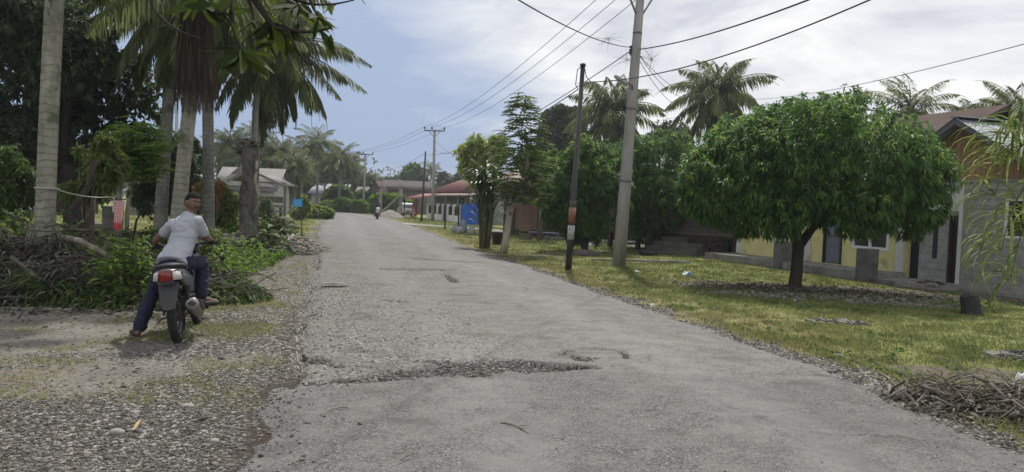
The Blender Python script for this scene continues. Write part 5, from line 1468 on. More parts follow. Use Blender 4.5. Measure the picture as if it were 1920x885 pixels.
# ------------------------------------------------------------------ building materials
def block_wall(name, c1, c2, mortar, bw=.8, bh=.24, stain=(.10, .10, .09), off=0.5):
    m, nt, b, out = new_mat(name)
    co = coords(nt)
    mp = nt.nodes.new('ShaderNodeMapping'); nt.links.new(co, mp.inputs[0]); mp.inputs['Rotation'].default_value = (math.pi/2, 0, 0)
    br = nt.nodes.new('ShaderNodeTexBrick'); nt.links.new(mp.outputs[0], br.inputs['Vector'])
    br.inputs['Scale'].default_value = 1; br.inputs['Brick Width'].default_value = bw; br.inputs['Row Height'].default_value = bh
    br.inputs['Mortar Size'].default_value = .012; br.inputs['Mortar Smooth'].default_value = .3; br.inputs['Bias'].default_value = 0
    br.inputs['Color1'].default_value = (*c1, 1); br.inputs['Color2'].default_value = (*c2, 1); br.inputs['Mortar'].default_value = (*mortar, 1)
    br.offset = off
    st = noise(nt, coords(nt, 'Object', (1.2, 1.2, 4)), 1.6, 6, .65)
    c = mixc(nt, br.outputs[0], stain, mapr(nt, st, .48, .72, 0, .75))
    c = mixc(nt, c, tuple(x*1.25 for x in c1), mapr(nt, noise(nt, co, 7, 5), .5, .7, 0, .5))
    setc(nt, b, c, .92, .2)
    bump(nt, b, mth(nt, 'ADD', mth(nt, 'MULTIPLY', br.outputs[1], -.6), noise(nt, co, 30, 5)), .4, .02)
    return m
def planks(name, c1, c2, w=.16, vertical=True, gap=(.03, .025, .02), stain=None, sg=.5):
    m, nt, b, out = new_mat(name)
    co = coords(nt); sp = nt.nodes.new('ShaderNodeSeparateXYZ'); nt.links.new(co, sp.inputs[0])
    # board index along the wall (or up it)
    u = mth(nt, 'DIVIDE', mth(nt, 'ADD', sp.outputs[0], sp.outputs[1]) if vertical else sp.outputs[2], w)
    fr = mth(nt, 'FRACT', u); idn = mth(nt, 'FLOOR', u)
    wn = nt.nodes.new('ShaderNodeTexWhiteNoise'); wn.noise_dimensions = '1D'; nt.links.new(idn, wn.inputs['W'])
    g = noise(nt, coords(nt, 'Object', (14, 14, 1.2) if vertical else (1.2, 1.2, 14)), 1.5, 6, .65)
    c = mixc(nt, c1, c2, mth(nt, 'ADD', mth(nt, 'MULTIPLY', wn.outputs[0], .65), mth(nt, 'MULTIPLY', g, .4), True))
    if stain: c = mixc(nt, c, stain, mapr(nt, noise(nt, co, 1.1, 5, .6), .48, .68, 0, sg))
    e = mapr(nt, mth(nt, 'ABSOLUTE', mth(nt, 'SUBTRACT', fr, .5)), .44, .49)
    c = mixc(nt, c, gap, e)
    setc(nt, b, c, .85, .2); bump(nt, b, mth(nt, 'SUBTRACT', mth(nt, 'MULTIPLY', g, .4), e), .4, .02)
    return m
def roofing(name, c1, c2, rust=None, amt=.5, rough=.5, metal=.0, spec=.15):
    m, nt, b, out = new_mat(name); co = coords(nt)
    c = mixc(nt, c1, c2, mapr(nt, noise(nt, co, 1.4, 6, .65), .35, .65))
    if rust: c = mixc(nt, c, rust, mapr(nt, noise(nt, coords(nt, 'Object', (2.5, .6, 1)), 1.2, 6, .65), .45, .65, 0, amt))
    setc(nt, b, c, rough, spec, metal); return m
W_block = block_wall("grey_block_wall", (.30, .30, .275), (.245, .247, .225), (.20, .198, .18), 1.1, .225, (.12, .12, .105))
W_block2 = block_wall("pale_block_wall", (.34, .34, .32), (.27, .27, .25), (.24, .235, .22), .4, .2, (.16, .155, .14))
W_wood = planks("brown_gable_boards", (.33, .205, .11), (.195, .12, .066), .15, True, (.05, .03, .02), (.13, .075, .045))
W_old = planks("weathered_house_boards", (.115, .09, .075), (.062, .05, .044), .18, False, (.02, .018, .016), (.17, .15, .135))
W_grey = planks("grey_hut_boards", (.17, .16, .14), (.10, .095, .085), .18, True, (.04, .038, .035))
W_dark = M("dark_timber", (.055, .042, .034), (.030, .024, .020), 6, .85, stretch=(1, 1, .3))
W_yellow = M("yellow_plaster", (.66, .61, .28), (.56, .52, .23), 2, .85, c3=(.22, .20, .10), scale3=1.3, lo3=.56, hi3=.75, bmp=.15)
W_white = M("white_plaster", (.62, .62, .60), (.50, .50, .47), 2.5, .8, c3=(.30, .29, .26), scale3=1.5, lo3=.55, hi3=.75)
W_green = M("dark_green_boards", (.022, .050, .045), (.015, .034, .032), 4, .75)
C_con = M("weathered_concrete", (.27, .262, .24), (.17, .165, .15), 2.5, .9, bmp=.35, c3=(.10, .098, .09), scale3=1.6, lo3=.5, hi3=.7)
C_dark = M("sooty_concrete", (.16, .16, .155), (.085, .085, .085), 3, .9, bmp=.4)
R_zinc = roofing("zinc_sheet", (.27, .30, .345), (.21, .235, .27), (.16, .145, .135), .5, .7, .0)
R_brown = roofing("brown_sheet_roof", (.085, .055, .048), (.06, .042, .038), (.035, .03, .028), .5, .85)
R_red = roofing("red_sheet_roof", (.15, .05, .042), (.105, .044, .04), (.07, .048, .044), .6, .6)
R_grey = roofing("grey_sheet_roof", (.15, .147, .147), (.105, .102, .102), (.12, .10, .09), .5, .6)
R_rust = roofing("rusty_sheet_roof", (.34, .31, .28), (.22, .19, .165), (.17, .095, .06), .8, .7)
P_navy = M("navy_door_and_gap_shade", (.018, .022, .040), (.012, .015, .028), 5, .5)
P_greydoor = M("grey_door_paint", (.17, .185, .22), (.13, .14, .17), 4, .55)
P_white = M("white_frame_paint", (.70, .70, .70), (.6, .6, .6), 4, .5)
P_black = M("black_border_paint", (.02, .02, .022), (.03, .03, .03), 5, .6)
P_dkmetal = M("dark_iron", (.022, .022, .026), (.035, .033, .033), 8, .6, metal=.3)
m_, nt_, b_, o_ = new_mat("window_glass"); setc(nt_, b_, mixc(nt_, (.012, .015, .02), (.03, .034, .04), noise(nt_, coords(nt_), 2, 3)), .08, .6); GLASS = m_

def corrugated(mb_pts, n, amp, nm):
    """sheet between two edges: pts = [eave_a, eave_b, ridge_b, ridge_a]; ridges run from eave to ridge; has thickness"""
    a, b, c, d = [np.array(p, float) for p in mb_pts]
    u = np.linspace(0, 1, n*4+1); N = unit(np.cross(b-a, d-a)[None])[0]
    if N[2] < 0: N = -N
    w = amp*np.sin(u*n*2*math.pi)[:, None]*N
    lo = a+(b-a)*u[:, None]+w; hi = d+(c-d)*u[:, None]+w
    k = len(u); V = np.concatenate([lo, hi, lo-N*.012, hi-N*.012]); i = np.arange(k-1)
    F = np.concatenate([np.stack([i, i+1, k+i+1, k+i], 1), np.stack([2*k+i, 3*k+i, 3*k+i+1, 2*k+i+1], 1), np.stack([i, 2*k+i, 2*k+i+1, i+1], 1), np.stack([k+i, k+i+1, 3*k+i+1, 3*k+i], 1)])
    return mesh_np(nm, V, F, smooth=False)
class Frame:
    """a house frame: local x along the front, y out of the front, z up"""
    def __init__(s, O, d):
        s.O = Vector((*O, 0)); s.d = Vector((*d, 0)).normalized(); s.n = Vector((-s.d.y, s.d.x, 0)); s.rz = math.atan2(s.d.y, s.d.x)
    def tz(s, px, py, q=0.0):
        r = ray(px, py); o = Vector((0, 0, CAMZ)); k = (q - (o-s.O).dot(s.n))/r.dot(s.n); p = o + r*k
        return (p-s.O).dot(s.d), p.z
def wall_holes(mb, x0, x1, z0, z1, y0, y1, holes):
    """wall between y0 and y1 with rectangular openings (x0,x1,z0,z1), cut as butted boxes"""
    xs = sorted({x0, x1, *[h[0] for h in holes], *[h[1] for h in holes]})
    for a, b in zip(xs[:-1], xs[1:]):
        hs = sorted([h for h in holes if h[0] <= a+1e-6 and h[1] >= b-1e-6], key=lambda h: h[2]); z = z0
        for h in hs:
            if h[2]-z > 1e-4: mb.bx(a, b, y0, y1, z, h[2])
            z = h[3]
        if z1-z > 1e-4: mb.bx(a, b, y0, y1, z, z1)
def window(parent, x0, x1, z0, z1, y, panes=2, fm=None, fw=.06, border=None, bw=.05):
    f = MB(); d = .07
    f.bx(x0, x1, y, y+d, z0, z0+fw); f.bx(x0, x1, y, y+d, z1-fw, z1); f.bx(x0, x0+fw, y, y+d, z0+fw, z1-fw); f.bx(x1-fw, x1, y, y+d, z0+fw, z1-fw)
    for i in range(1, panes):
        x = x0+(x1-x0)*i/panes; f.bx(x-fw*.5, x+fw*.5, y, y+d, z0+fw, z1-fw)
    w = f.build("window", fm or P_white, parent)
    g = MB(); g.bx(x0+fw*.5, x1-fw*.5, y+.02, y+.03, z0+fw*.5, z1-fw*.5); g.build("pane", GLASS, w)
    if border:
        b = MB(); b.bx(x0-bw, x1+bw, y-.01, y+.02, z0-bw, z0); b.bx(x0-bw, x1+bw, y-.01, y+.02, z1, z1+bw); b.bx(x0-bw, x0, y-.01, y+.02, z0, z1); b.bx(x1, x1+bw, y-.01, y+.02, z0, z1)
        b.build("border", border, w)
    return w

# ------------------------------------------------------------------ right hand row
RW = Frame((11.4, 19.25), (-.3, .954))
# --- block house with wooden gable
h = thing("block_house", "grey block house with brown wooden gable and zinc roof at the right edge", "house", RW.O, RW.rz)
tD0, zD1 = RW.tz(1807, 404, -.05); tD1, _ = RW.tz(1782, 404, -.05)
tW0, zW1 = RW.tz(1916, 372); tW1, zW0 = RW.tz(1880, 446); tW0 -= .25
wl = MB(); wall_holes(wl, -2.6, -.02, -.2, 2.68, -.16, 0, [(tW0, tW1, zW0, zW1)])
wl.bx(-2.6, -.02, -7, -6.85, -.2, 2.68); wl.bx(-2.75, -2.6, -7, 0, -.2, 2.68); wl.build("wall", W_block, h)
cap = MB(); cap.bx(-2.7, .04, -.18, .035, 2.68, 2.74); cap.build("wall_cap", C_con, h)
cb = MB(); cb.bx(-.02, .07, -.17, .03, -.2, 2.66); cb.build("corner_post", W_white, h)
tP0, _ = RW.tz(1722, 450)
w2 = MB(); tD0 = .09; wall_holes(w2, tD0, tP0, -.2, 2.72, -.21, -.05, [(tD0+.06, tD1, -.2, zD1)]); w2.bx(tP0-.12, tP0, -7, -.21, -.2, 2.72); w2.build("side_wall", W_block2, h)
lt = MB(); lt.bx(tD0+.03, tP0, -.048, -.02, zD1+.10, zD1+.55); lt.build("lintel", W_white, h)
dr_ = MB(); dr_.bx(tD0+.08, tD1-.02, -.18, -.14, -.05, zD1-.02); d_ = dr_.build("door", P_navy, h)
dj = MB(); dj.bx(tD0+.06, tD0+.1, -.13, -.03, 0, zD1); dj.bx(tD1-.04, tD1, -.13, -.03, 0, zD1); dj.build("door_frame", W_dark, h)
vx, vz = RW.tz(1752, 476, -.05); vb = MB(); vb.bx(vx-.08, vx+.06, -.05, -.035, vz-.12, vz+.75); vb.build("vent_slot", P_black, h)
gb = MB(); hw = 2.55; gb.prism([(-hw, 2.745), (hw, 2.745), (0, 2.75+hw*.58)], -.1, -.02, 'y'); gb.build("gable", W_wood, h)
window(h, tW0, tW1, zW0, zW1, -.09, 1)
ap = 2.75+hw*.58+.06
for s in (-1, 1):
    e = hw+.35; pts = [(s*e, .45, ap-e*.58), (s*e, -7.2, ap-e*.58), (0, -7.2, ap), (0, .45, ap)]
    link("roof", corrugated(pts, 46, .018, "zinc_roof"), R_zinc, h)
    fb = MB(); fb.bar((s*e, .40, ap-e*.58-.08), (0, .40, ap-.08), .05, .14); fb.build("fascia", M("grey_fascia", (.12, .12, .125)), h)
rc = MB(); rc.box((0, -3.4, ap+.02), (.3, 7.7, .03)); rc.build("ridge_cap", R_zinc, h)
pd = MB(); pd.prism([(-.1, -.05), (2.3, -.05), (2.3, 1.0), (.5, 1.5), (-.1, 1.0)], -.1, .10, 'z'); sl = pd.build("step_slab", C_con, None, RW.O, bevel=.01); sl.rotation_euler = (0, 0, RW.rz)
tag(sl, "pale concrete step slab in front of the dark navy doorway", "slab")
# sandals left on the slab
def sandal(t, q, rz_, lab, mat):
    mb = MB(); o1 = [(.13*math.cos(a)*(1.0), .048*math.sin(a)*(1+.15*math.cos(a))) for a in np.linspace(0, 6.28, 17)[:-1]]
    mb.prism(o1, 0, .022, 'z'); p = RW.O + RW.d*t + RW.n*q
    st = MB(); st.tube([(-.01, -.045, .02), (.03, -.02, .05), (.08, 0, .03)], .008, 6); st.tube([(-.01, .045, .02), (.03, .02, .05), (.08, 0, .03)], .008, 6)
    r = thing("sandal", lab, "sandal", (p.x, p.y, .103), RW.rz+rz_, "sandals on the step slab"); mb.build("sole", mat, r, bevel=.006); st.build("strap", mat, r); return r
M_sand = M("dark_rubber_sandal", (.03, .022, .02), (.05, .035, .03), 9, .7)
for px, py, rz_, lab in [(1728, 531, .4, "leftmost dark sandal on the step slab"), (1741, 529, 1.0, "dark sandal just right of the leftmost one on the step slab"), (1758, 531, 2.0, "dark sandal in the right pair, farther from the road"), (1766, 533, 1.7, "rightmost dark sandal on the step slab"), (1744, 539, .2, "dark sandal at the road side of the step slab"), (1752, 538, .5, "dark sandal beside the one at the road side of the slab")]:
    g = G(px, py, .1); v = g-RW.O; sandal(v.dot(RW.d), v.dot(RW.n), rz_, lab, M_sand)

# --- yellow house
h = thing("yellow_house", "yellow plastered house with white pilasters and low veranda behind the round mango tree", "house", RW.O, RW.rz)
t0, t1 = RW.tz(1692, 500)[0], RW.tz(1384, 470)[0]
dx0, _ = RW.tz(1577, 480); dx1, _ = RW.tz(1543, 480); dz1 = 2.2
wx0, _ = RW.tz(1666, 476); wx1, wz0 = RW.tz(1597, 470); wz0 = RW.tz(1630, 468)[1]; wz1 = wz0+1.2
wl = MB(); wall_holes(wl, t0, t1, -.1, 3.05, -.15, 0, [(dx0, dx1, .24, dz1), (wx0, wx1, wz0, wz1)])
wl.bx(t0, t0+.15, -6.6, -.15, -.1, 3.05); wl.bx(t1-.15, t1, -6.6, -.15, -.1, 3.05); wl.bx(t0, t1, -6.75, -6.6, -.1, 3.05); wl.build("wall", W_yellow, h)
for px in (1689, 1516, 1468, 1386):
    t, _ = RW.tz(px, 470); pm2 = MB(); pm2.bx(t-.13, t+.13, .001, .055, .24, 3.0); pm2.build("pilaster", W_white, h)
dr_ = MB(); dr_.bx(dx0+.05, dx1-.05, -.1, -.06, .26, dz1-.04)
for (a, b_) in ((.33, 1.0), (1.12, 2.0)):
    dr_.bx(dx0+.16, dx1-.16, -.06, -.045, a, b_)
d_ = dr_.build("door", P_greydoor, h); hd = MB(); hd.box((dx0+.16, -.02, 1.15), (.03, .06, .12)); hd.build("handle", P_dkmetal, d_)
df = MB(); df.bx(dx0-.02, dx0+.05, -.12, .02, .24, dz1); df.bx(dx1-.05, dx1+.02, -.12, .02, .24, dz1); df.bx(dx0-.02, dx1+.02, -.12, .02, dz1, dz1+.06); df.build("door_frame", P_black, h)
window(h, wx0, wx1, wz0, wz1, -.05, 2, P_white, .09, P_black, .07)
vs_ = MB(); vs_.bx(RW.tz(1622, 523, 1.36)[0], t1+.1, .002, 1.36, -.15, .22); vs_.build("veranda", C_con, h)
vl = MB(); vl.bx(t0-.2, RW.tz(1622, 523, 1.36)[0]-.005, .002, 1.25, -.15, .05); vl.build("lower_step", C_dark, h)
for px, py in ((1459, 501), (1616, 526)):
    t, _ = RW.tz(px, py, 1.36); sp_ = MB(); sp_.bx(t-.2, t+.2, 1.02, 1.42, -.1, .86); sp_.build("veranda_pillar", C_dark, h, bevel=.012)
gr_ = MB(); gr_.prism([(-6.9, 3.06), (.9, 3.06), (-3.0, 5.0)], 0, .1, 'x'); gr_.build("gable", W_green, h, (t0+.02, 0, 0))
g2 = MB(); g2.prism([(-6.9, 3.06), (.9, 3.06), (-3.0, 5.0)], 0, .1, 'x'); g2.build("gable", W_green, h, (t1-.12, 0, 0))
sl = 1.94/3.9
for s in (-1, 1):
    e = 3.9 if s > 0 else 4.25; y0 = -3.0+s*e; z0 = 5.06-e*sl
    pts = [(t0-.45, y0, z0), (t1+.45, y0, z0), (t1+.45, -3.0, 5.06), (t0-.45, -3.0, 5.06)]
    link("roof", corrugated(pts, 60, .015, "brown_roof"), R_brown, h)
    fb = MB(); fb.bar((t0-.43, y0, z0-.08), (t0-.43, -3.0, 4.98), .04, .13); fb.build("fascia", W_dark, h)

gp_ = MB(); gp_.bx(tP0+.02, t0-.02, -.3, -.24, -.1, 2.9); gp_.build("gap_shade_panel", P_navy, h)  # dark panel standing in for the shade in the gap between the houses
# --- wooden stilt house behind the wide mango tree
SH = Frame((8.75, 29.3), (-.67, .74))
h = thing("wooden_house", "old dark wooden house on low stilts behind the wide mango tree", "house", SH.O, SH.rz)
Lh = 6.6
wl = MB(); wl.bx(0, Lh, -.1, 0, .78, 3.0); wl.bx(0, .1, -6, -.1, .78, 3.0); wl.bx(Lh-.1, Lh, -6, -.1, .78, 3.0); wl.build("wall", W_old, h)
fl_ = MB(); fl_.bx(-.05, Lh+.05, -6, .05, .66, .78); fl_.build("floor_beam", W_dark, h)
for i in range(5):
    st_ = MB(); st_.bx(.1+i*1.58, .26+i*1.58, -.16, .02, -.2, .66); st_.build("stilt", W_dark, h)
bk = MB(); bk.bx(0, Lh, -3.2, -3.1, -.2, .66); bk.build("underfloor_wall", W_dark, h)
z1 = 3.05; pts = [(-.5, .8, 2.75), (Lh+.5, .8, 2.75), (Lh+.5, -2.8, 4.35), (-.5, -2.8, 4.35)]
link("roof", corrugated(pts, 44, .018, "stilt_house_roof"), R_zinc, h)
pts = [(-.5, -6.4, 2.75), (Lh+.5, -6.4, 2.75), (Lh+.5, -2.8, 4.35), (-.5, -2.8, 4.35)]
link("roof", corrugated(pts, 44, .018, "stilt_house_roof"), R_zinc, h)
gb = MB(); gb.prism([(-6, 3.0), (0, 3.0), (-2.8, 4.25)], .0, .08, 'x'); gb.build("gable", W_old, h)
for x_ in (2.0, 4.6):
    window(h, x_, x_+.9, 1.5, 2.6, .0, 2, W_dark, .07)
dd = MB(); dd.bx(3.2, 4.05, .001, .04, .8, 2.7); dd.build("door", W_dark, h)
# sloping concrete steps up to its door
rmp = MB(); tA = SH.tz(1310, 472, .8)[0]; tB = SH.tz(1228, 470, .8)[0]
c0, c1 = min(tA, tB), max(tA, tB)
for i in range(4): rmp.bx(c0-.08*(3-i), c1+.08*(3-i), .06, .42+.38*(3-i), -.15+.2*i-(.05 if i == 0 else 0), .05+.2*i)
o = rmp.build("entrance_steps", M("mossy_step", (.115, .11, .095), (.07, .068, .06), 3, .9, bmp=.4), None, SH.O, bevel=.015); o.rotation_euler = (0, 0, SH.rz); tag(o, "broad stone steps leading up to the dark wooden house", "steps")
# stacked roof tiles / split wood beside it
tk = MB(); rg = np.random.default_rng(9)
for r_ in range(9):
    for i in range(22): tk.box((.35+i*.075+rg.normal(0, .01), .35+rg.normal(0, .03), .05+r_*.075), (.068, .42, .066), (0, rg.normal(0, .12), rg.normal(0, .06)))
o = tk.build("tile_stack", M("dark_stacked_tiles", (.055, .042, .036), (.03, .026, .024), 5, .9), None, SH.O); o.rotation_euler = (0, 0, SH.rz); tag(o, "dark stack of old roof tiles against the wooden house, beside the yellow house", "tile stack")
# old tyre lying on the grass
g = gl(1215, 28.3); ty = MB(); ty.torus(.28, .085, 28, 10); o = ty.build("tyre", M("old_rubber", (.02, .02, .021), (.035, .034, .032), 8, .8), None, g+Vector((0, 0, .1))); tag(o, "old black tyre lying flat on the grass right of the tall concrete pole", "tyre")
# low kerb stones line in front of the wooden house
kb = MB(); a, b_ = G(1110, 489), G(1290, 494)
kb.bar(a+Vector((0, 0, .02)), b_+Vector((0, 0, .02)), .16, .12); o = kb.build("kerb_line", C_con, None); tag(o, "low concrete edging strip on the grass behind the tall concrete pole", "kerb")
st_ = stone(1100, 478, .42, "dark clump of earth and roots at the foot of the bushy mango tree", .35, 23, M("dark_rock", (.1, .1, .1)), "earth_mound", "mound")

# --- rusty roofed house behind the white stemmed tree
RH = Frame((gx(1180, 41).x, 41), (-.95, .31))
h = thing("rusty_roof_house", "wooden house with rusty sheet roof and plank door behind the white stemmed tree", "house", RH.O, RH.rz)
Lr = RH.tz(958, 400)[0]
wl = MB(); wl.bx(0, Lr, -.12, 0, -.1, 2.9); wl.bx(Lr-.12, Lr, -5, -.12, -.1, 2.9); wl.bx(0, .12, -5, -.12, -.1, 2.9); wl.build("wall", W_dark, h)
a, b_ = RH.tz(1008, 400)[0], RH.tz(968, 400)[0]
dd = MB(); dd.bx(a, b_, .002, .05, .35, 2.25); dd.build("door", planks("pinkish_door_planks", (.20, .125, .10), (.13, .08, .065), .22), h)
link("roof", corrugated([(-.4, 1.3, 2.75), (Lr+.5, 1.3, 2.75), (Lr+.5, -2.4, 4.0), (-.4, -2.4, 4.0)], 40, .02, "rust_roof"), R_rust, h)
link("roof", corrugated([(-.4, -5.4, 2.75), (Lr+.5, -5.4, 2.75), (Lr+.5, -2.4, 4.0), (-.4, -2.4, 4.0)], 40, .02, "rust_roof"), R_rust, h)
g_ = MB(); g_.prism([(-5, 2.9), (0, 2.9), (-2.4, 3.9)], 0, .08, 'x'); g_.build("gable", W_dark, h, (Lr-.09, 0, 0))
for i in range(4):
    p_ = MB(); p_.bx(Lr*i/3-.06, Lr*i/3+.06, 1.0, 1.12, -.1, 2.8); p_.build("porch_post", W_dark, h)
# things on its porch
def wcrate(px, Y, w, d, hh, lab, mat):
    g = gl(px, Y); mb = MB(); t_ = .025
    for z in np.linspace(.04, hh-.04, 4):
        mb.bx(-w/2, w/2, -d/2, -d/2+t_, z-.035, z+.035); mb.bx(-w/2, w/2, d/2-t_, d/2, z-.035, z+.035); mb.bx(-w/2, -w/2+t_, -d/2+t_, d/2-t_, z-.035, z+.035); mb.bx(w/2-t_, w/2, -d/2+t_, d/2-t_, z-.035, z+.035)
    for sx in (-1, 1):
        for sy in (-1, 1): mb.box((sx*(w/2-.045), sy*(d/2-.045), hh/2), (.04, .04, hh))
    mb.bx(-w/2+t_, w/2-t_, -d/2+t_, d/2-t_, 0, .02)
    o = mb.build("wooden_crate", mat, None, g+Vector((0, 0, .02))); return tag(o, lab, "crate")
wcrate(983, 38.5, .55, .5, .75, "slatted wooden crate on the porch of the rusty roofed house", M("pale_crate_wood", (.17, .135, .09), (.12, .095, .065), 4))
bn = thing("bench", "low bluish bench on the porch of the rusty roofed house", "bench", gl(1020, 38.2), -.25)
b1 = MB(); b1.bx(-.8, .8, -.2, .2, .4, .45); b1.build("seat", M("faded_blue_paint", (.10, .14, .20), (.07, .10, .14), 5), bn)
for sx in (-.7, -.25, .25, .7):
    b2 = MB(); b2.bx(sx-.03, sx+.03, -.18, .18, -.02, .4); b2.build("leg", M("faded_blue_paint", (.1, .14, .2)), bn)
# black bucket
g = gl(932, 31.6); bk = MB(); bk.lathe([(.17, .02), (.19, .0), (.21, .2), (.25, .5), (.265, .52), (.25, .5), (.2, .1), (.001, .06)], 20); o = bk.build("bucket", M("black_plastic", (.018, .018, .02), (.028, .028, .03), 5, .5), None, g+Vector((0, 0, .02)))
tag(o, "black plastic bucket between the pandan clump and the white stemmed tree", "bucket")

# ------------------------------------------------------------------ the red roofed house and its yard, further up on the right
_f = gx(874, 66); FN = Vector((_f.x, _f.y, 0)); RD = Frame((FN.x+.93*2.3, FN.y+.36*2.3), (-.36, .933))
h = thing("red_roof_house", "long house under a faded red hipped sheet roof on the right side of the road", "house", RD.O, RD.rz)
L1 = 19.0
wl = MB(); wall_holes(wl, 0, L1, -.1, 3.0, -.15, 0, [(2.0, 3.4, 1.0, 2.3), (5.5, 6.4, -.1, 2.2), (8.2, 9.6, 1.0, 2.3)]); wl.bx(0, .15, -7, -.15, -.1, 3.0); wl.bx(L1-.15, L1, -7, -.15, -.1, 3.0); wl.bx(0, L1, -7.15, -7, -.1, 3.0)
wl.build("wall", M("stained_shade_grey_wall", (.26, .265, .26), (.17, .175, .17), 2, .85, c3=(.12, .13, .12), scale3=1.0, lo3=.48, hi3=.62), h)  # pale wall colour darkened to carry the porch shade, random stains on top
window(h, 2.0, 3.4, 1.0, 2.3, -.06, 2, W_dark, .07); window(h, 8.2, 9.6, 1.0, 2.3, -.06, 2, W_dark, .07)
dd = MB(); dd.bx(5.55, 6.35, -.1, -.05, -.05, 2.15); dd.build("door", W_dark, h)
zr = 4.9; ze = 2.85; yr = -3.5
for nm, pts, k in (("roof", [(-.6, 1.2, ze), (L1+.6, 1.2, ze), (L1-3.2, yr, zr), (3.2, yr, zr)], 50), ("roof", [(-.6, -8.2, ze), (L1+.6, -8.2, ze), (L1-3.2, yr, zr), (3.2, yr, zr)], 50), ("roof", [(-.6, 1.2, ze), (-.6, -8.2, ze), (3.2, yr, zr), (3.2, yr-.02, zr)], 26), ("roof", [(L1+.6, 1.2, ze), (L1+.6, -8.2, ze), (L1-3.2, yr, zr), (L1-3.2, yr-.02, zr)], 26)):
    link(nm, corrugated(pts, k, .02, "red_roof"), R_red, h)
# porch roof in front, grey and rusty
link("porch_roof", corrugated([(-.2, 2.0, 2.45), (12.5, 2.0, 2.45), (12.5, 1.0, 2.78), (-.2, 1.0, 2.78)], 36, .02, "porch_roof"), roofing("pale_rusty_porch", (.27, .22, .20), (.20, .13, .115), (.17, .07, .055), .6, .6), h)
link("carport_roof", corrugated([(12.8, 3.6, 2.1), (19.4, 3.6, 2.1), (19.4, .9, 2.8), (12.8, .9, 2.8)], 24, .02, "carport_roof"), roofing("pink_red_carport", (.20, .075, .066), (.15, .062, .056), (.19, .09, .08), .5, .6), h)
for x_ in (0.3, 4.1, 8.2, 12.2):
    pp = MB(); pp.bx(x_-.06, x_+.06, 1.8, 1.92, -.1, 2.4); pp.build("porch_post", C_con, h)
for x_ in (13.6, 19.0):
    pp = MB(); pp.bx(x_-.05, x_+.05, 3.4, 3.5, -.1, 2.2); pp.build("carport_post", W_dark, h)
ch = MB(); ch.bx(6.3, 6.9, yr+.7, yr+1.3, zr-.7, zr+.15); ch.bx(7.0, 7.8, yr+.8, yr+1.2, zr-.45, zr-.12); ch.build("roof_patch", W_white, h)
# fence in front of it
fc = thing("yard_fence", "white posted fence with dark iron bars in front of the red roofed house", "fence", FN, RD.rz)
xs_ = [0, 1.9, 3.8, 5.7, 7.4, 9.3, 11.2, 13.1]
for a, b_ in zip(xs_[:-1], xs_[1:]):
    if a == 5.7: continue
    lw = MB(); lw.bx(a+.13, b_-.13, -.06, .06, -.1, .62); lw.build("low_wall", W_white, fc)
    pn = MB()
    for q in np.arange(a+.2, b_-.15, .10): pn.bx(q-.02, q+.02, -.014, .014, .62, 1.42)
    pn.bx(a+.13, b_-.13, -.02, .02, 1.30, 1.34); pn.bx(a+.13, b_-.13, -.02, .02, .72, .76); pn.build("iron_panel", P_dkmetal, fc)
for x_ in xs_:
    pp = MB(); pp.bx(x_-.13, x_+.13, -.13, .13, -.1, 1.6); pp.bx(x_-.16, x_+.16, -.16, .16, 1.6, 1.66); pp.build("fence_post", W_white, fc)
gt = MB(); gt.bx(5.86, 7.24, -.03, .03, .1, 1.55); gt.build("gate", P_dkmetal, fc)
# blue tarpaulin screen
g = gl(884, 55); o = MB(); k = 12
tp = thing("blue_tarpaulin", "bright blue tarpaulin hung as a screen left of the pandan clump", "tarpaulin", g, .15)
V = []; u = np.linspace(0, 1, 26); v = np.linspace(0, 1, 14)
UU, VV = np.meshgrid(u, v); X = (UU-.5)*1.6; Zt = .25+VV*1.5 - .06*np.sin(UU*9)*(VV > .9); Yt = .07*np.sin(UU*16+VV*2) + .05*fbm(UU*5, VV*4, octs=3)
I = np.arange(UU.size).reshape(UU.shape); F = np.stack([I[:-1, :-1], I[:-1, 1:], I[1:, 1:], I[1:, :-1]], -1).reshape(-1, 4)
Vt = np.stack([X, Yt, Zt], -1).reshape(-1, 3)
link("sheet", mesh_np("tarp", np.concatenate([Vt, Vt+[0, .012, 0]]), np.concatenate([F, F[:, ::-1]+len(Vt)]), smooth=True), M("blue_tarp", (.02, .10, .42), (.015, .075, .32), 3, .5), tp)
pl = MB(); pl.tube([(-.8, .05, -.1), (-.8, .05, 1.85)], .025, 6); pl.tube([(.8, .05, -.1), (.8, .05, 1.85)], .025, 6); pl.tube([(-.85, .05, 1.78), (.85, .05, 1.78)], .02, 6); pl.build("frame", W_dark, tp)
# sacks and a barrel by the fence end
def sack(px, Y, w, hh, lab, mat, seed):
    g = gl(px, Y); mb = MB(); rings = []; rg = np.random.default_rng(seed)
    for s_, z in ((.75, 0), (1, .15), (1.03, .45), (.95, .7), (.7, .88), (.25, 1.0), (.32, 1.07)):
        rings.append([(w/2*s_*math.cos(a)*(1+.12*rg.normal()), w/2*.8*s_*math.sin(a)*(1+.12*rg.normal()), z*hh) for a in np.linspace(0, 6.28, 13)[:-1]])
    mb.loft(rings); o = mb.build("sack", mat, None, g+Vector((0, 0, .02))); return tag(o, lab, "sack")
M_sackb = M("pale_blue_sack", (.20, .26, .32), (.14, .19, .24), 5, .7); M_sackw = M("whitish_sack", (.30, .30, .29), (.21, .21, .2), 5, .8)
sack(855, 44, .48, .42, "pale blue sack by the thin black posts, on the left", M_sackb, 1); sack(868, 44.5, .46, .75, "tall pale blue sack in front of the blue tarpaulin", M_sackb, 2)
sack(862, 43.2, .5, .4, "small whitish sack in front of the pale blue sacks", M_sackw, 3); sack(884, 42, .42, .5, "whitish sack right of the pale blue sacks", M_sackw, 4)
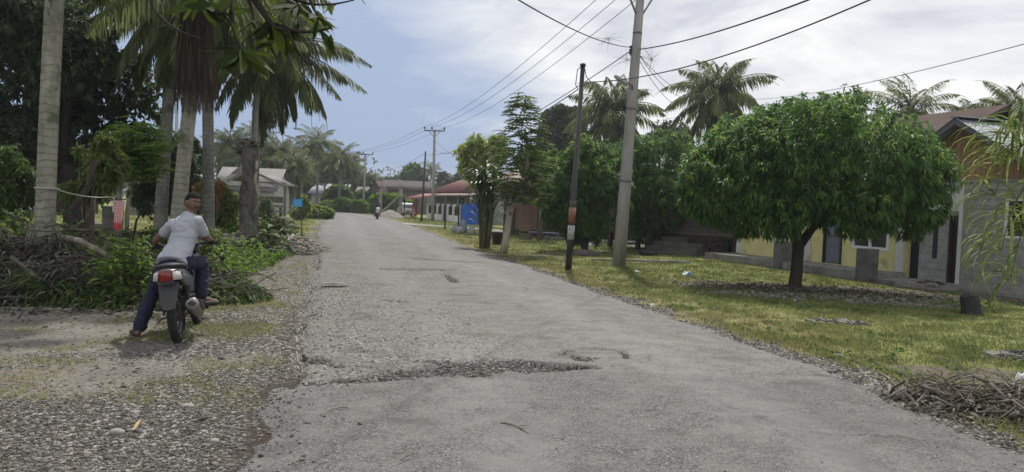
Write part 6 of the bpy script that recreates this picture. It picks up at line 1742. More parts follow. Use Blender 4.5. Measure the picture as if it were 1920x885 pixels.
# thin black posts
for px, Y, hh, lab in ((834, 48.8, 1.62, "thin short black post at the edge of the concrete lane, left of the sacks"), (859, 44.3, 2.15, "taller thin black post standing at the pale blue sacks")):
    g = gl(px, Y); mb = MB(); mb.tube([(0, 0, -.2), (0, 0, hh)], .045, 8); mb.lathe([(.055, hh), (.055, hh+.04), (.01, hh+.06)], 8); o = mb.build("iron_post", P_dkmetal, None, g); tag(o, lab, "post")
# red and white banner on a thin pole
g = gl(772, 83); fl_ = thing("feather_flag", "limp red and white flag on a thin pole beside the white posted fence", "flag", g)
mb = MB(); mb.tube([(0, 0, -.2), (.04, 0, 2.3)], .025, 6); mb.build("pole", P_dkmetal, fl_)
def cloth(w, hh, amp, nu=14, nv=18):
    u = np.linspace(0, 1, nu); v = np.linspace(0, 1, nv); UU, VV = np.meshgrid(u, v)
    X = UU*w*(.75+.25*VV); Y = amp*np.sin(UU*11+VV*3)*(.4+.6*(1-VV)); Z = VV*hh
    I = np.arange(UU.size).reshape(UU.shape); F = np.stack([I[:-1, :-1], I[:-1, 1:], I[1:, 1:], I[1:, :-1]], -1).reshape(-1, 4)
    V = np.stack([X, Y, Z], -1).reshape(-1, 3); n_ = len(V)
    return mesh_np("cloth", np.concatenate([V, V+[0, .006, 0]]), np.concatenate([F, F[:, ::-1]+n_]), smooth=True)
m_, nt_, b_, o_ = new_mat("red_white_stripes"); sp_ = nt_.nodes.new('ShaderNodeSeparateXYZ'); nt_.links.new(coords(nt_), sp_.inputs[0])
setc(nt_, b_, mixc(nt_, (.55, .07, .07), (.62, .52, .52), mapr(nt_, noise(nt_, coords(nt_, 'Object', (9, 9, 1.4)), 1, 2), .46, .54)), .8)
link("cloth", cloth(.7, 1.55, .08), m_, fl_, (.03, -.03, .25))

# unfinished concrete columns with a sloping plank
for px, Y, py, lab in ((713.5, 86, 353, "left unfinished concrete column by the sand heap"), (751, 82, 353, "right unfinished concrete column beside the white car")):
    g = gl(px-1, Y); hh = topz(px, py, Y); mb = MB(); mb.bx(-.16, .16, -.16, .16, -.2, hh)
    o = mb.build("concrete_column", C_con, None, g, bevel=.02); tag(o, lab, "column")
    rb = MB()
    for sx in (-.1, .1):
        for sy in (-.1, .1): rb.tube([(sx, sy, hh), (sx*1.1, sy, hh+.5)], .012, 5)
    rb.build("rebar", P_dkmetal, o)
a, b_ = at(716, 397, 84.5), at(752, 366, 81.2); mb = MB(); mb.bar((0, 0, 0), b_-a, .24, .1); o = mb.build("plank", M("pale_plank", (.36, .33, .28), (.27, .25, .21), 3), None, a); tag(o, "long pale plank leaning against the right unfinished concrete column", "plank")
mb = MB(); a, b_ = at(700, 353.5, 86.2), at(762, 354.5, 82.3); mb.bar((0, 0, 0), b_-a, .07, .07); o = mb.build("beam", W_dark, None, a+Vector((0, 0, .12))); tag(o, "thin dark timber laid across the tops of the unfinished concrete columns", "beam")
# sand heap
g = gl(731, 79); rg = np.random.default_rng(2); k = 40; u = np.linspace(-1, 1, k); UU, VV = np.meshgrid(u, u)
Z = 1.05*np.clip(1-np.hypot(UU, VV)*1.05, 0, 1)**.85*(.8+.4*fbm(UU*3, VV*3, octs=4, seed=3)) - .1
I = np.arange(k*k).reshape(k, k); F = np.stack([I[:-1, :-1], I[:-1, 1:], I[1:, 1:], I[1:, :-1]], -1).reshape(-1, 4)
o = link("sand_heap", mesh_np("sand_heap", np.stack([UU*1.9, VV*1.7, Z], -1).reshape(-1, 3), F, smooth=True), M("grey_sand", (.24, .225, .20), (.17, .16, .145), 6, .95, bmp=.5), None, g); tag(o, "pale grey heap of sand beside the unfinished concrete columns", "sand heap")

# brown roofed house and other far houses
def far_house(name, lab, px0, px1, Y, z_e, z_r, roofm, wallm, deep=7, ov=.5, gable_front=False, parts=True, d=None):
    a, b_ = gx(px0, Y), gx(px1, Y); w = b_.x-a.x
    h = thing(name, lab, "house", (a.x, Y, 0), 0)
    wl = MB(); wl.bx(0, w, 0, .15, -.2, z_e); wl.bx(0, .15, .15, deep, -.2, z_e); wl.bx(w-.15, w, .15, deep, -.2, z_e); wl.build("wall", wallm, h)
    if gable_front:
        for s, x_ in ((-1, -ov), (1, w+ov)):
            link("roof", corrugated([(x_, -ov, z_e-.2), (x_, deep+ov, z_e-.2), (w/2, deep+ov, z_r), (w/2, -ov, z_r)], 20, .02, "far_roof"), roofm, h)
        gb = MB(); gb.prism([(0, z_e), (w, z_e), (w/2, z_r-.15)], 0, .1, 'y'); gb.build("gable", wallm, h)
    else:
        for y0, y1 in ((-ov, deep/2), (deep+ov, deep/2)):
            link("roof", corrugated([(-ov, y0, z_e-.15), (w+ov, y0, z_e-.15), (w+ov, y1, z_r), (-ov, y1, z_r)], 36, .02, "far_roof"), roofm, h)
        for x_ in (0, w-.1):
            gb = MB(); gb.prism([(0, z_e), (deep, z_e), (deep/2, z_r-.1)], x_, x_+.1, 'x'); gb.build("gable", wallm, h)
    if parts:
        n_ = max(1, int(w/3))
        for i in range(n_):
            x_ = w*(i+.5)/n_; q = window(h, x_-.45, x_+.45, 1.0, 2.1, -.04, 2, W_dark, .07)
    return h
W_far = M("brown_far_wall", (.13, .10, .085), (.09, .07, .06), 2); W_farw = M("pale_far_wall", (.36, .36, .34), (.26, .26, .25), 2)
h = far_house("brown_roof_house", "house with a broad brown sheet roof behind the sand heap", 712, 800, 112, 3.6, topz(735, 336, 112), roofing("dull_brown_roof", (.062, .052, .048), (.05, .043, .04), (.04, .034, .033), .5, .8), W_far, 9)
pg = thing("porch_gable_house", "small house with dark gable facing the road, left of the broad brown roof", "house", gl(702, 108))
far_house("porch_house", "small dark gabled house left of the broad brown roof", 688, 716, 106, 2.5, topz(702, 338, 106), R_brown, W_far, 6, .4, True)
bpy.data.objects.remove(pg)
far_house("shed", "low grey roofed shed behind the roadside green bushes", 668, 692, 118, 2.9, 3.9, R_grey, W_far, 5, .4)
far_house("zinc_roof_house", "small grey house with bright zinc roof where the road bends away", 583, 640, 112, 2.6, topz(610, 343, 112), R_zinc, W_farw, 8, .5)
far_house("dark_roof_house", "dark roofed house half hidden behind the small grey zinc roofed house", 618, 668, 132, 3.4, topz(640, 331, 132), R_brown, W_far, 7, .5)
# white house with grey gable behind the open hut
h = far_house("white_house", "white walled house with grey gable behind the open hut", 404, 512, 72, 2.3, topz(455, 312, 72), R_grey, W_farw, 5, .4, False)
gw = MB(); w_ = gx(512, 72).x-gx(404, 72).x; gw.prism([(0, 2.6), (w_, 2.6), (w_*.45, topz(435, 308, 72)-.1)], -.06, 0, 'y'); gw.build("front_gable", W_farw, h)
gw = MB(); gw.prism([(w_*.25, 3.7), (w_*.62, 3.7), (w_*.45, topz(435, 307, 72))], -.12, -.065, 'y'); gw.build("gable_cladding", W_grey, h)
lw = MB(); lw.bx(-.5, w_*.9, -1.2, -1.05, -.2, 1.5); lw.build("yard_wall", W_grey, h)
# open wooden hut with bench
Yh = 60; hut = thing("open_hut", "open wooden roadside hut with bench under a grey gabled roof", "hut", gl(505, Yh))
g = hut.location; R_ = lambda px, py, dy=0: at(px, py, Yh+dy)-g
hz = R_(530, 345).z; xa, xb = R_(455, 380).x, R_(534, 380).x
for x_, dy in ((xa, 0), (xb, 0), (xa, 2.6), (xb, 2.6)):
    p_ = MB(); p_.bx(x_-.09, x_+.09, dy-.09, dy+.09, -.15, hz); p_.build("post", W_grey, hut)
bm_ = MB(); bm_.bar((xa, 0, hz+.06), (xb, 0, hz+.06), .1, .12); bm_.build("tie_beam", W_grey, hut)
pk = R_(472, 317); xl, xr = R_(430, 338), R_(538, 348)
for e in (xl, xr):
    link("roof", corrugated([(e.x, -.5, e.z), (e.x, 3.2, e.z), (pk.x, 3.2, pk.z), (pk.x, -.5, pk.z)], 18, .02, "hut_roof"), R_grey, hut)
    f_ = MB(); f_.bar((e.x, -.52, e.z-.09), (pk.x, -.52, pk.z-.09), .04, .2); f_.build("fascia", W_grey, hut)
be = thing("bench", "dark wooden bench inside the open hut", "bench", gl(500, Yh+1.0)); sz = .95
b1 = MB(); b1.bx(-1.3, 1.2, -.25, .25, sz, sz+.07); b1.build("seat", W_grey, be); b1 = MB(); b1.bx(-1.3, 1.2, .22, .28, sz+.25, sz+.75); b1.build("backrest", W_grey, be)
for sx in (-1.2, 1.1):
    b2 = MB(); b2.bx(sx-.05, sx+.05, -.2, .2, -.1, sz); b2.build("leg", W_dark, be)
rl = MB(); rl.bx(xa+.1, xb-.1, -.04, .04, .5, .62); rl.bx(xa+.1, xb-.1, -.04, .04, .85, .97)
for x_ in np.linspace(xa+.2, xb-.2, 7): rl.bx(x_-.03, x_+.03, -.035, .035, -.05, .5)
rl.build("railing", W_grey, hut)
# blue sign
g = gl(558, 45); sg = thing("blue_sign", "small blue notice board on posts at the left verge", "sign", g)
p0, p1 = at(549.5, 373, 45)-g, at(566.5, 388, 45)-g
b1 = MB(); b1.bx(p0.x, p1.x, -.02, .02, p1.z, p0.z); bd = b1.build("board", M("sky_blue_paint", (.03, .25, .55), (.025, .21, .47), 4, .5), sg, bevel=.004)
tx_ = MB()
for z, w_ in ((.72, .30), (.5, .38), (.28, .24)):
    zz = p1.z+(p0.z-p1.z)*z; cxx = (p0.x+p1.x)/2
    x_ = cxx-w_/2
    while x_ < cxx+w_/2: tx_.bx(x_, x_+.022, -.0245, -.0205, zz-.014, zz+.014); x_ += .034
tx_.build("faint_lettering", M("faded_lettering", (.25, .45, .62), (.2, .38, .55), 4), bd)
for x_ in (p0.x+.06, p1.x-.06):
    b2 = MB(); b2.tube([(x_, .035, -.2), (x_, .035, p0.z)], .016, 6); b2.build("post", P_dkmetal, sg)
# small stake at the verge
o = bough([gl(566, 29)+Vector((0, 0, -.1)), at(566, 408, 29)], .025, "short dark stake standing in the left verge", W_dark, "stake"); o['category'] = "stake"
# left side: low wall, picket gate, grey block, building
h = thing("low_house", "long low dark house behind a pale plinth wall at the far left", "house", gl(-60, 46))
w_ = gx(100, 46).x-gx(-60, 46).x
wl = MB(); wl.bx(0, w_, 0, .2, -.2, .95); wl.build("plinth_wall", C_con, h)
wl = MB(); wl.bx(0, w_, 1.4, 1.55, -.2, 2.6); wl.bx(w_-.15, w_, 1.55, 5, -.2, 2.6); wl.build("wall", W_dark, h)
for i in range(6):
    p_ = MB(); x_ = .1+i*(w_-.2)/5; p_.bx(x_-.09, x_+.09, .02, .18, .95, 2.6); p_.build("post", M("bluish_post", (.08, .09, .11), (.06, .065, .08)), h)
link("roof", corrugated([(-.5, -.5, 2.55), (w_+.5, -.5, 2.55), (w_+.5, 3.5, 3.8), (-.5, 3.5, 3.8)], 30, .02, "low_roof"), R_grey, h)
fc = thing("picket_fence", "short grey picket fence at the back of the left field", "fence", gl(256, 52)); pk_ = MB()
w_ = (gx(271, 52).x-gx(241, 52).x)/2
for i, x_ in enumerate(np.linspace(-w_, w_, 9)):
    p_ = MB(); p_.bx(x_-.05, x_+.05, -.015, .015, -.1, 1.05+.05*(i % 2)); q = p_.build("picket", W_grey, fc)
rl = MB(); rl.bx(-w_, w_, .016, .05, .3, .38); rl.bx(-w_, w_, .016, .05, .8, .88); rl.build("rail", W_grey, fc)
far_house("grey_house", "dim grey house behind the left field, right of the picket fence", 266, 346, 57, 2.2, 3.2, R_grey, W_dark, 6, .4)
g = gl(206, 30); mb = MB(); mb.bx(-.22, .22, -.2, .2, -.1, .95); mb.bx(-.26, .26, -.24, .24, .95, 1.03); o = mb.build("stone_pillar", C_dark, None, g, bevel=.015); tag(o, "short grey stone pillar just left of the hanging cloth", "pillar")
g = gl(184, 31); mb = MB(); mb.bx(-.75, .55, -.3, .3, -.1, .28); o = mb.build("grave_slab", C_con, None, g, bevel=.02); tag(o, "low pale concrete slab beside the short grey stone pillar", "slab")
# ------------------------------------------------------------------ poles and wires
C_pole = M("pole_concrete", (.27, .265, .25), (.20, .196, .185), 5, .85, bmp=.25, stretch=(1, 1, .25), c3=(.15, .145, .135), scale3=1.2)
P_steel = M("black_steel_pole", (.028, .028, .032), (.045, .043, .042), 6, .55, metal=.2)
P_ins = M("dark_porcelain", (.045, .03, .025), (.03, .02, .02), 5, .3)
P_gal = M("galvanised_iron", (.16, .16, .17), (.10, .10, .11), 6, .5, metal=.5)
def pole_axis(bpx, bpy_, tpx, tpy, Y):
    b = G(bpx, bpy_) if Y is None else gx(bpx, Y); t = at(tpx, tpy, b.y); b.z = gz1(b.x, b.y)-.1
    return b, t
def crossarm(mb_arm, c, ax, half, ins_parent, mat=None, zoff=0):
    pass
# tall concrete pole
b, t = pole_axis(1160, 498, 1204, -48, None); d = t-b
mp_ = thing("utility_pole", "tall round concrete power pole with street lamp, nearest on the right verge", "power pole", b)
mb = MB(); mb.tube([(0, 0, 0), d*.25, d*.5, d*.75, d], [.20, .178, .158, .138, .118], 20); mb.build("pole", C_pole, mp_)
u = d.normalized(); axd = Vector((.93, .25, 0)).normalized()
ctop = d*.955
ca = MB(); ca.bar(ctop-axd*.62+Vector((0, -.15, 0)), ctop+axd*.66+Vector((0, -.15, 0)), .09, .11); am = ca.build("crossarm", P_gal, mp_)
for s in (-1, 1):
    br_ = MB(); br_.bar(ctop + axd*s*.52 + Vector((0, -.13, -.03)), d*.865 + axd*s*.1+Vector((0, -.06, 0)), .035, .05); br_.build("brace", P_gal, mp_)
PINS = []
for s in (-.58, 0, .6):
    q = ctop + axd*s + Vector((0, -.15, .06)); ib = MB(); ib.lathe([(.015, 0), (.02, .08), (.06, .1), (.065, .14), (.04, .17), (.05, .2), (.03, .25), (.001, .26)], 10, Matrix.Translation(q)); ib.build("insulator", P_ins, mp_); PINS.append(b + q + Vector((0, 0, .22)))
hk = d*((498-92)/(498+48)); hkw = b+hk
ib = MB()
for k in range(3): ib.lathe([(.03, -.03), (.045, 0), (.03, .03)], 8, Matrix.Translation(hk + Vector((-.17, -.03, .10-.09*k))))
ib.box(hk+Vector((-.12, 0, 0)), (.08, .06, .3)); ib.build("cable_clamp", P_dkmetal, mp_)
for f_ in (.30, .545, .80):
    pb_ = MB(); q0 = d*f_; r_ = .20-.082*f_; pb_.tube([q0, q0+d.normalized()*.05], r_+.006, 20); pb_.box(q0+Vector((-.02, -r_-.02, .025)), (.07, .04, .05)); pb_.build("steel_band", P_gal, mp_)
# street lamp arm and head
la = d*((498-178)/(498+48)); lh = at(1166, 151, b.y-.5)-b
ar = MB(); ar.tube([la, la+Vector((-.05, -.2, .32)), lh+Vector((.12, .02, -.02))], [.022, .022, .02], 8); arm = ar.build("lamp_arm", P_gal, mp_)
hd_ = MB(); hm = Matrix.Translation(lh) @ Euler((.25, .5, .35)).to_matrix().to_4x4()
hd_.loft([[tuple(hm @ Vector((x_, y_*w_, z_*h_))) for y_, z_ in ((-1, -.3), (-.6, -1), (.6, -1), (1, -.3), (.7, .8), (-.7, .8))] for x_, w_, h_ in ((-.26, .07, .04), (-.18, .13, .06), (.05, .13, .065), (.18, .06, .05))])
hd_.build("lamp_head", M("pale_grey_lamp", (.33, .34, .35), (.26, .27, .28), 5, .5), arm)
# black steel pole with rusty and pale bands
b2, t2 = pole_axis(1065, 508, 1093, 123, None); d2 = t2-b2
bp_ = thing("steel_pole", "black steel pole with a rust coloured band and a pale peeling notice", "pole", b2)
mb = MB(); mb.tube([(0, 0, 0), d2*.45, d2*.452, d2], [.085, .082, .066, .058], 14); mb.lathe([(.075, -.02), (.075, .04), (.02, .07)], 12, Matrix.Translation(d2)); mb.build("pole", P_steel, bp_)
def band(parent, d, f0, f1, r, mat, name):
    m2 = MB(); m2.tube([d*f0, d*f1], r, 14); return m2.build(name, mat, parent)
H_ = 508-123
band(bp_, d2, (508-412)/H_, (508-383)/H_, .092, M("rust_paint", (.23, .085, .045), (.16, .07, .045), 9, .8, c3=(.3, .24, .2), scale3=5), "rusty_band")
nb = band(bp_, d2, (508-442)/H_, (508-416)/H_, .0925, M("peeling_notice", (.34, .36, .35), (.22, .23, .22), 12, .8, c3=(.06, .07, .08), scale3=9, lo3=.52, hi3=.58), "peeling_notice")
band(bp_, d2, (508-383)/H_, (508-370)/H_, .088, M("scraped_steel", (.09, .085, .08), (.05, .05, .05), 8), "worn_band")
cbk = MB(); cbk.tube([d2+Vector((.0, -.06, .0)), d2+Vector((-.14, -.05, -.12)), d2+Vector((-.17, -.04, -.5)), d2+Vector((-.1, -.04, -.62))], .012, 6); cbk.tube([d2+Vector((.02, -.06, .0)), d2+Vector((.1, -.05, -.3)), d2+Vector((.22, -.05, -.42))], .012, 6); cbk.build("loose_cable", P_dkmetal, bp_)
# far poles
def far_pole(name, bpx, Y, tpx, tpy, r, mat, lab, arm=0, cat="power pole"):
    b = gx(bpx, Y); b.z = -.1; t = at(tpx, tpy, Y); d = t-b
    p = thing(name, lab, cat, b); mb = MB(); mb.tube([(0, 0, 0), d*.5, d], [r, r*.85, r*.68], 12); mb.build("pole", mat, p); pins = []
    if arm:
        c = d*.985; a = MB(); a.bar(c+Vector((-arm, -.12, 0)), c+Vector((arm, -.12, .02)), .09, .12); ao = a.build("crossarm", P_gal, p)
        for s in (-1, 1):
            q = MB(); q.bar(c+Vector((s*arm*.55, -.11, -.03)), c+Vector((s*.06, -.08, -.55)), .04, .05); q.build("brace", P_gal, p)
        for s in (-.95, -.25, .95):
            q = c+Vector((s*arm, -.12, .06)); i_ = MB(); i_.lathe([(.02, 0), (.03, .1), (.09, .13), (.09, .2), (.05, .3), (.001, .36)], 8, Matrix.Translation(q)); i_.build("insulator", P_ins, p); pins.append(b+q+Vector((0, 0, .3)))
    return p, b+d, pins
_, T812, pins812 = far_pole("utility_pole", 811, 72, 815, 243, .17, C_pole, "slim concrete power pole with crossarm in front of the red roofed house", .98)
_, T682, pins682 = far_pole("utility_pole", 680, 101, 685.5, 288, .19, C_pole, "farthest concrete power pole with crossarm beside the green bushes", 1.05)
_, T795, _ = far_pole("steel_pole", 790, 66, 798, 284, .10, P_steel, "slim black steel pole just left of the concrete pole by the red roofed house", 0, "pole")
_, T712, _ = far_pole("steel_pole", 703, 92, 703.5, 318, .07, P_steel, "thin dark pole behind the approaching motorcycle rider", 0, "pole")
b = gx(326, 62); b.z = -.1; t_ = at(335, 90, 62); mb = MB(); mb.tube([(0, 0, 0), (t_-b)], [.15, .11], 8); o = mb.build("mast", M("pale_mast", (.34, .35, .36), (.28, .29, .3), 4, .5), None, b); tag(o, "thin pale mast seen between the palm trunks on the left", "mast")
# wires
M_wire = M("black_cable", (.018, .018, .02), (.03, .03, .03), 4, .6); M_wire2 = M("bare_wire", (.09, .09, .10), (.06, .06, .07), 4, .5, metal=.4)
def wire(a, b, sag, r, lab, mat=None, group=None, n=36):
    a, b = Vector(a), Vector(b); t = np.linspace(0, 1, n)
    P = np.array(a)[None]*(1-t)[:, None] + np.array(b)[None]*t[:, None]; P[:, 2] -= sag*4*t*(1-t)
    c = Vector(P[0]); mb = MB(); mb.tube(P-P[0], r, 5)
    o = mb.build("cable", mat or M_wire, None, c); return tag(o, lab, "cable", group)
def wire_on(a, b, sag, r, lab, mat=None, group=None, k=2.2):
    """a cable that passes through b and runs on to a support beyond it"""
    a, b = Vector(a), Vector(b); e = a + (b-a)*k; t = 1/k; s2 = sag*k*k
    e.z += 4*s2*t*(1-t)/t
    return wire(a, e, s2, r, lab, mat, group, 60)
labs = ["left one of three bare wires running to the far poles", "middle one of three bare wires running to the far poles", "right one of three bare wires running to the far poles"]
for i, (p, q) in enumerate(zip(PINS, pins812)):
    wire(p, q, .75, .011, labs[i], M_wire2, "bare overhead wires")
labs = ["leftmost distant wire between the two far concrete poles", "middle distant wire between the two far concrete poles", "rightmost distant wire between the two far concrete poles"]
for i, (p, q) in enumerate(zip(pins812, pins682)): wire(p, q, .35, .013, labs[i], M_wire2, "distant overhead wires")
labs = ["near end of the left bare wire, leaving the picture above", "near end of the middle bare wire, leaving the picture above", "near end of the right bare wire, leaving the picture above"]
for i, p in enumerate(PINS):
    wire(p, p+Vector((4.5, -30, .8)), .8, .011, labs[i], M_wire2, "bare overhead wires")
wire_on(hkw+Vector((-.15, 0, .1)), at(900, -45, 9), .18, .011, "thin cable with dry tendrils crossing the sky to the upper left of the concrete pole")
wire_on(hkw+Vector((.1, 0, .05)), at(1640, -50, 10.5), .16, .017, "thick insulated cable running from the concrete pole to the upper right")
wire_on(b2+d2+Vector((.2, -.05, -.42)), at(1720, -40, 9.5), .30, .013, "long cable from the black steel pole top passing behind the concrete pole")
wire(hkw+Vector((-.15, 0, .0)), T795+Vector((0, 0, -.3)), .85, .014, "thick service cable from the concrete pole down to the far black pole")
wire(b2+d2+Vector((-.1, -.04, -.62)), T812+Vector((0, 0, -1.9)), .9, .013, "service cable from the black steel pole toward the far concrete pole")
wire(T795+Vector((0, 0, -.1)), T712+Vector((0, 0, -.1)), .5, .013, "thin dark cable between the two distant black poles")
wire(T812+Vector((0, 0, -.9)), at(872, 300, 62), .3, .012, "short wire from the far concrete pole to the red roofed house")
wire(hkw+Vector((.1, 0, -.1)), at(1310, 168, 44), .5, .010, "upper thin wire from the concrete pole to the full crowned palm")
wire(hkw+Vector((.1, 0, -.12)), at(1300, 178, 44), .55, .010, "middle thin wire from the concrete pole to the full crowned palm")
wire(hkw+Vector((.08, 0, -.22)), at(1282, 198, 40), .4, .010, "lower thin wire from the concrete pole towards the houses")
wire_on(at(1400, 186, 46), at(1960, 72, 14), .3, .010, "single long wire crossing the sky above the round mango tree")
wire(at(1400, 186, 46), at(1130, 236, 75), .4, .012, "far end of the long wire behind the palms on the right")
# dry epiphyte tufts caught on the wires
def tuft(p, r, n, seed, lab):
    rg = np.random.default_rng(seed); mb = MB()
    for i in range(n):
        e = Vector(rg.normal(0, 1, 3)*r*np.array([1, 1, 1])+np.array([0, 0, -.4*r])); mb.tube([(0, 0, 0), e*.5+Vector((0, 0, .1*r)), e], [.004, .003, .0015], 4)
    o = mb.build("dry_tuft", B_twig, None, p); tag(o, lab, "tuft")
tuft(at(1140, 72, 19.4), .22, 22, 1, "dry spiky tuft caught on the thin cable left of the concrete pole top"); tuft(at(1222, 112, 22.9), .28, 26, 2, "dry tangle of tendrils on the wires right of the concrete pole"); tuft(at(1176, 112, 22.5), .25, 18, 3, "dangling dry tendrils under the cable clamp of the concrete pole")

# ------------------------------------------------------------------ cloth line on the left
ra, rb_ = at(98, 353, 11.45), at(240, 362, 17.6)
o = wire(ra, rb_, .12, .012, "pale rope tied from the pale palm trunk to the feathery tree", M("pale_rope", (.40, .38, .33), (.3, .29, .25), 9)); o.name = "rope"; o['category'] = "rope"
mb = MB(); p_ = at(107, 352, 11.6); mb.torus(.165, .012, 24, 6, Matrix.Translation((0, 0, 0))); o = mb.build("rope_loop", M("pale_rope", (.4, .38, .33)), None, at(88, 353, 11.66)); tag(o, "rope loop tied round the pale palm trunk", "rope")
mb = MB(); g = gl(171, 14.2); mb.tube([(0, 0, -.1), (.02, 0, 1.45)], .03, 7); o = mb.build("line_post", W_dark, None, g); tag(o, "thin dark stake holding the rope above the brush pile", "stake")
m_, nt_, b__, o_ = new_mat("red_white_check"); cox = coords(nt_)
sp_ = nt_.nodes.new('ShaderNodeSeparateXYZ'); nt_.links.new(cox, sp_.inputs[0])
def stripe(v, n, w): return mth(nt_, 'GREATER_THAN', mth(nt_, 'FRACT', mth(nt_, 'MULTIPLY', v, n)), w)
ck = mth(nt_, 'MULTIPLY', stripe(sp_.outputs[0], 26, .3), stripe(sp_.outputs[2], 24, .3))
cc = mixc(nt_, (.52, .13, .13), (.62, .50, .50), ck)
cc = mixc(nt_, (.50, .075, .075), cc, mapr(nt_, sp_.outputs[2], .10, .16)); setc(nt_, b__, cc, .9, .1)
c0, c1 = at(213.5, 376, 15.6), at(231.5, 430, 15.6); w_, hh = c1.x-c0.x, c0.z-c1.z
o = link("hanging_cloth", cloth(w_*1.05, hh, .018, 18, 24), m_, None, (c0.x, 15.6, c1.z)); tag(o, "red and white checked cloth hanging from the branch below the feathery tree", "cloth")
c2 = at(211, 375, 15.62); o = link("hanging_strip", cloth(.05, .25, .006), M_white, None, (c2.x, 15.62, c2.z-.25)); tag(o, "narrow white strip of cloth hanging left of the checked cloth", "cloth")
o = bough([at(196, 378, 15.4), at(212, 374.5, 15.63), at(235, 374, 15.66), at(240, 362, 17.6)], .014, "thin bare branch carrying the hanging cloths", B_tree); 

# ------------------------------------------------------------------ motorcycle
MK = dict(
 rubber=M("tyre_rubber", (.016, .016, .017), (.026, .025, .024), 20, .85, bmp=.4),
 dust=M("dusty_black_plastic", (.030, .030, .033), (.05, .048, .045), 7, .6),
 grey=M("dull_grey_panel", (.115, .118, .125), (.085, .087, .092), 5, .5),
 guard=M("grey_rear_guard", (.05, .052, .058), (.036, .038, .043), 6, .7, c3=(.05, .047, .043), scale3=4),
 silver=M("silver_cowl", (.17, .172, .178), (.13, .133, .14), 5, .4, metal=.4),
 chrome=M("dull_steel", (.33, .33, .33), (.22, .21, .20), 9, .35, metal=.8, c3=(.16, .12, .09), scale3=5),
 seat=M("black_seat", (.020, .020, .022), (.03, .03, .03), 6, .55),
 engine=M("dirty_engine", (.06, .058, .055), (.035, .034, .032), 12, .6, metal=.4),
 white=M("white_fairing", (.62, .63, .64), (.54, .55, .56), 4, .3),
 navy=M("dark_blue_fairing", (.018, .024, .055), (.014, .018, .042), 4, .25))
m_, nt_, b__, o_ = new_mat("red_tail_lens"); setc(nt_, b__, mixc(nt_, (.20, .008, .008), (.11, .005, .006), noise(nt_, coords(nt_), 9, 2)), .15, .6); RED = m_
m_, nt_, b__, o_ = new_mat("clear_lens"); setc(nt_, b__, mixc(nt_, (.55, .53, .50), (.42, .40, .38), noise(nt_, coords(nt_), 9, 2)), .15, .6); CLEAR = m_
def spin(M0, prof_r=None): return M0
def wheel(root, y, z, R, w):
    Mx = Matrix.Translation((0, y, z)) @ Matrix.Rotation(math.pi/2, 4, 'Y')
    hb = MB(); hb.lathe([(.001, -.06), (.055, -.06), (.06, 0), (.055, .06), (.001, .06)], 14, Mx)
    for i in range(18):
        a = i*2*math.pi/18; s = .035*(-1)**i
        p, q = Vector((s, 0, 0)), Vector((0, math.cos(a+.2)*(R-.075), math.sin(a+.2)*(R-.075)))
        hb.tube([Vector((0, y, z))+p+Vector((0, math.cos(a)*.05, math.sin(a)*.05)), Vector((0, y, z))+q], .004, 4)
    wh = hb.build("wheel", MK['engine'], root)
    ty = MB(); ty.torus(R-w*.5, w*.5, 40, 12, Mx, 1.0)
    for i in range(60):   # tread blocks
        a = i*2*math.pi/60
        for s in (-.55, .0, .55):
            aa = a + (.05 if s == 0 else 0); rr = R - w*.5 + w*.5*math.cos(s)*1.0; c = Vector((math.sin(s)*w*.5, math.cos(aa)*rr, math.sin(aa)*rr))
            ty.box((0, 0, 0), (.022, .017, .012), M=Matrix.Translation(Vector((0, y, z))+c) @ Matrix.Rotation(aa - math.pi/2, 4, 'X') @ Matrix.Rotation(s, 4, 'Y'))
    ty.build("tyre", MK['rubber'], wh)
    rm = MB(); rm.torus(R-w-.005, .016, 36, 8, Mx, 1.6); rm.build("rim", MK['chrome'], wh)
def panel(rings, cap=True):
    mb = MB(); mb.loft(rings, cap); return mb
def ell(y, z, wx, hz, n=14, dx=0, tilt=0):
    """ring across the bike at station y, centre height z"""
    return [(dx+wx*math.cos(a), y - math.sin(a)*hz*tilt, z+hz*math.sin(a)) for a in np.linspace(0, 2*math.pi, n, endpoint=False)]
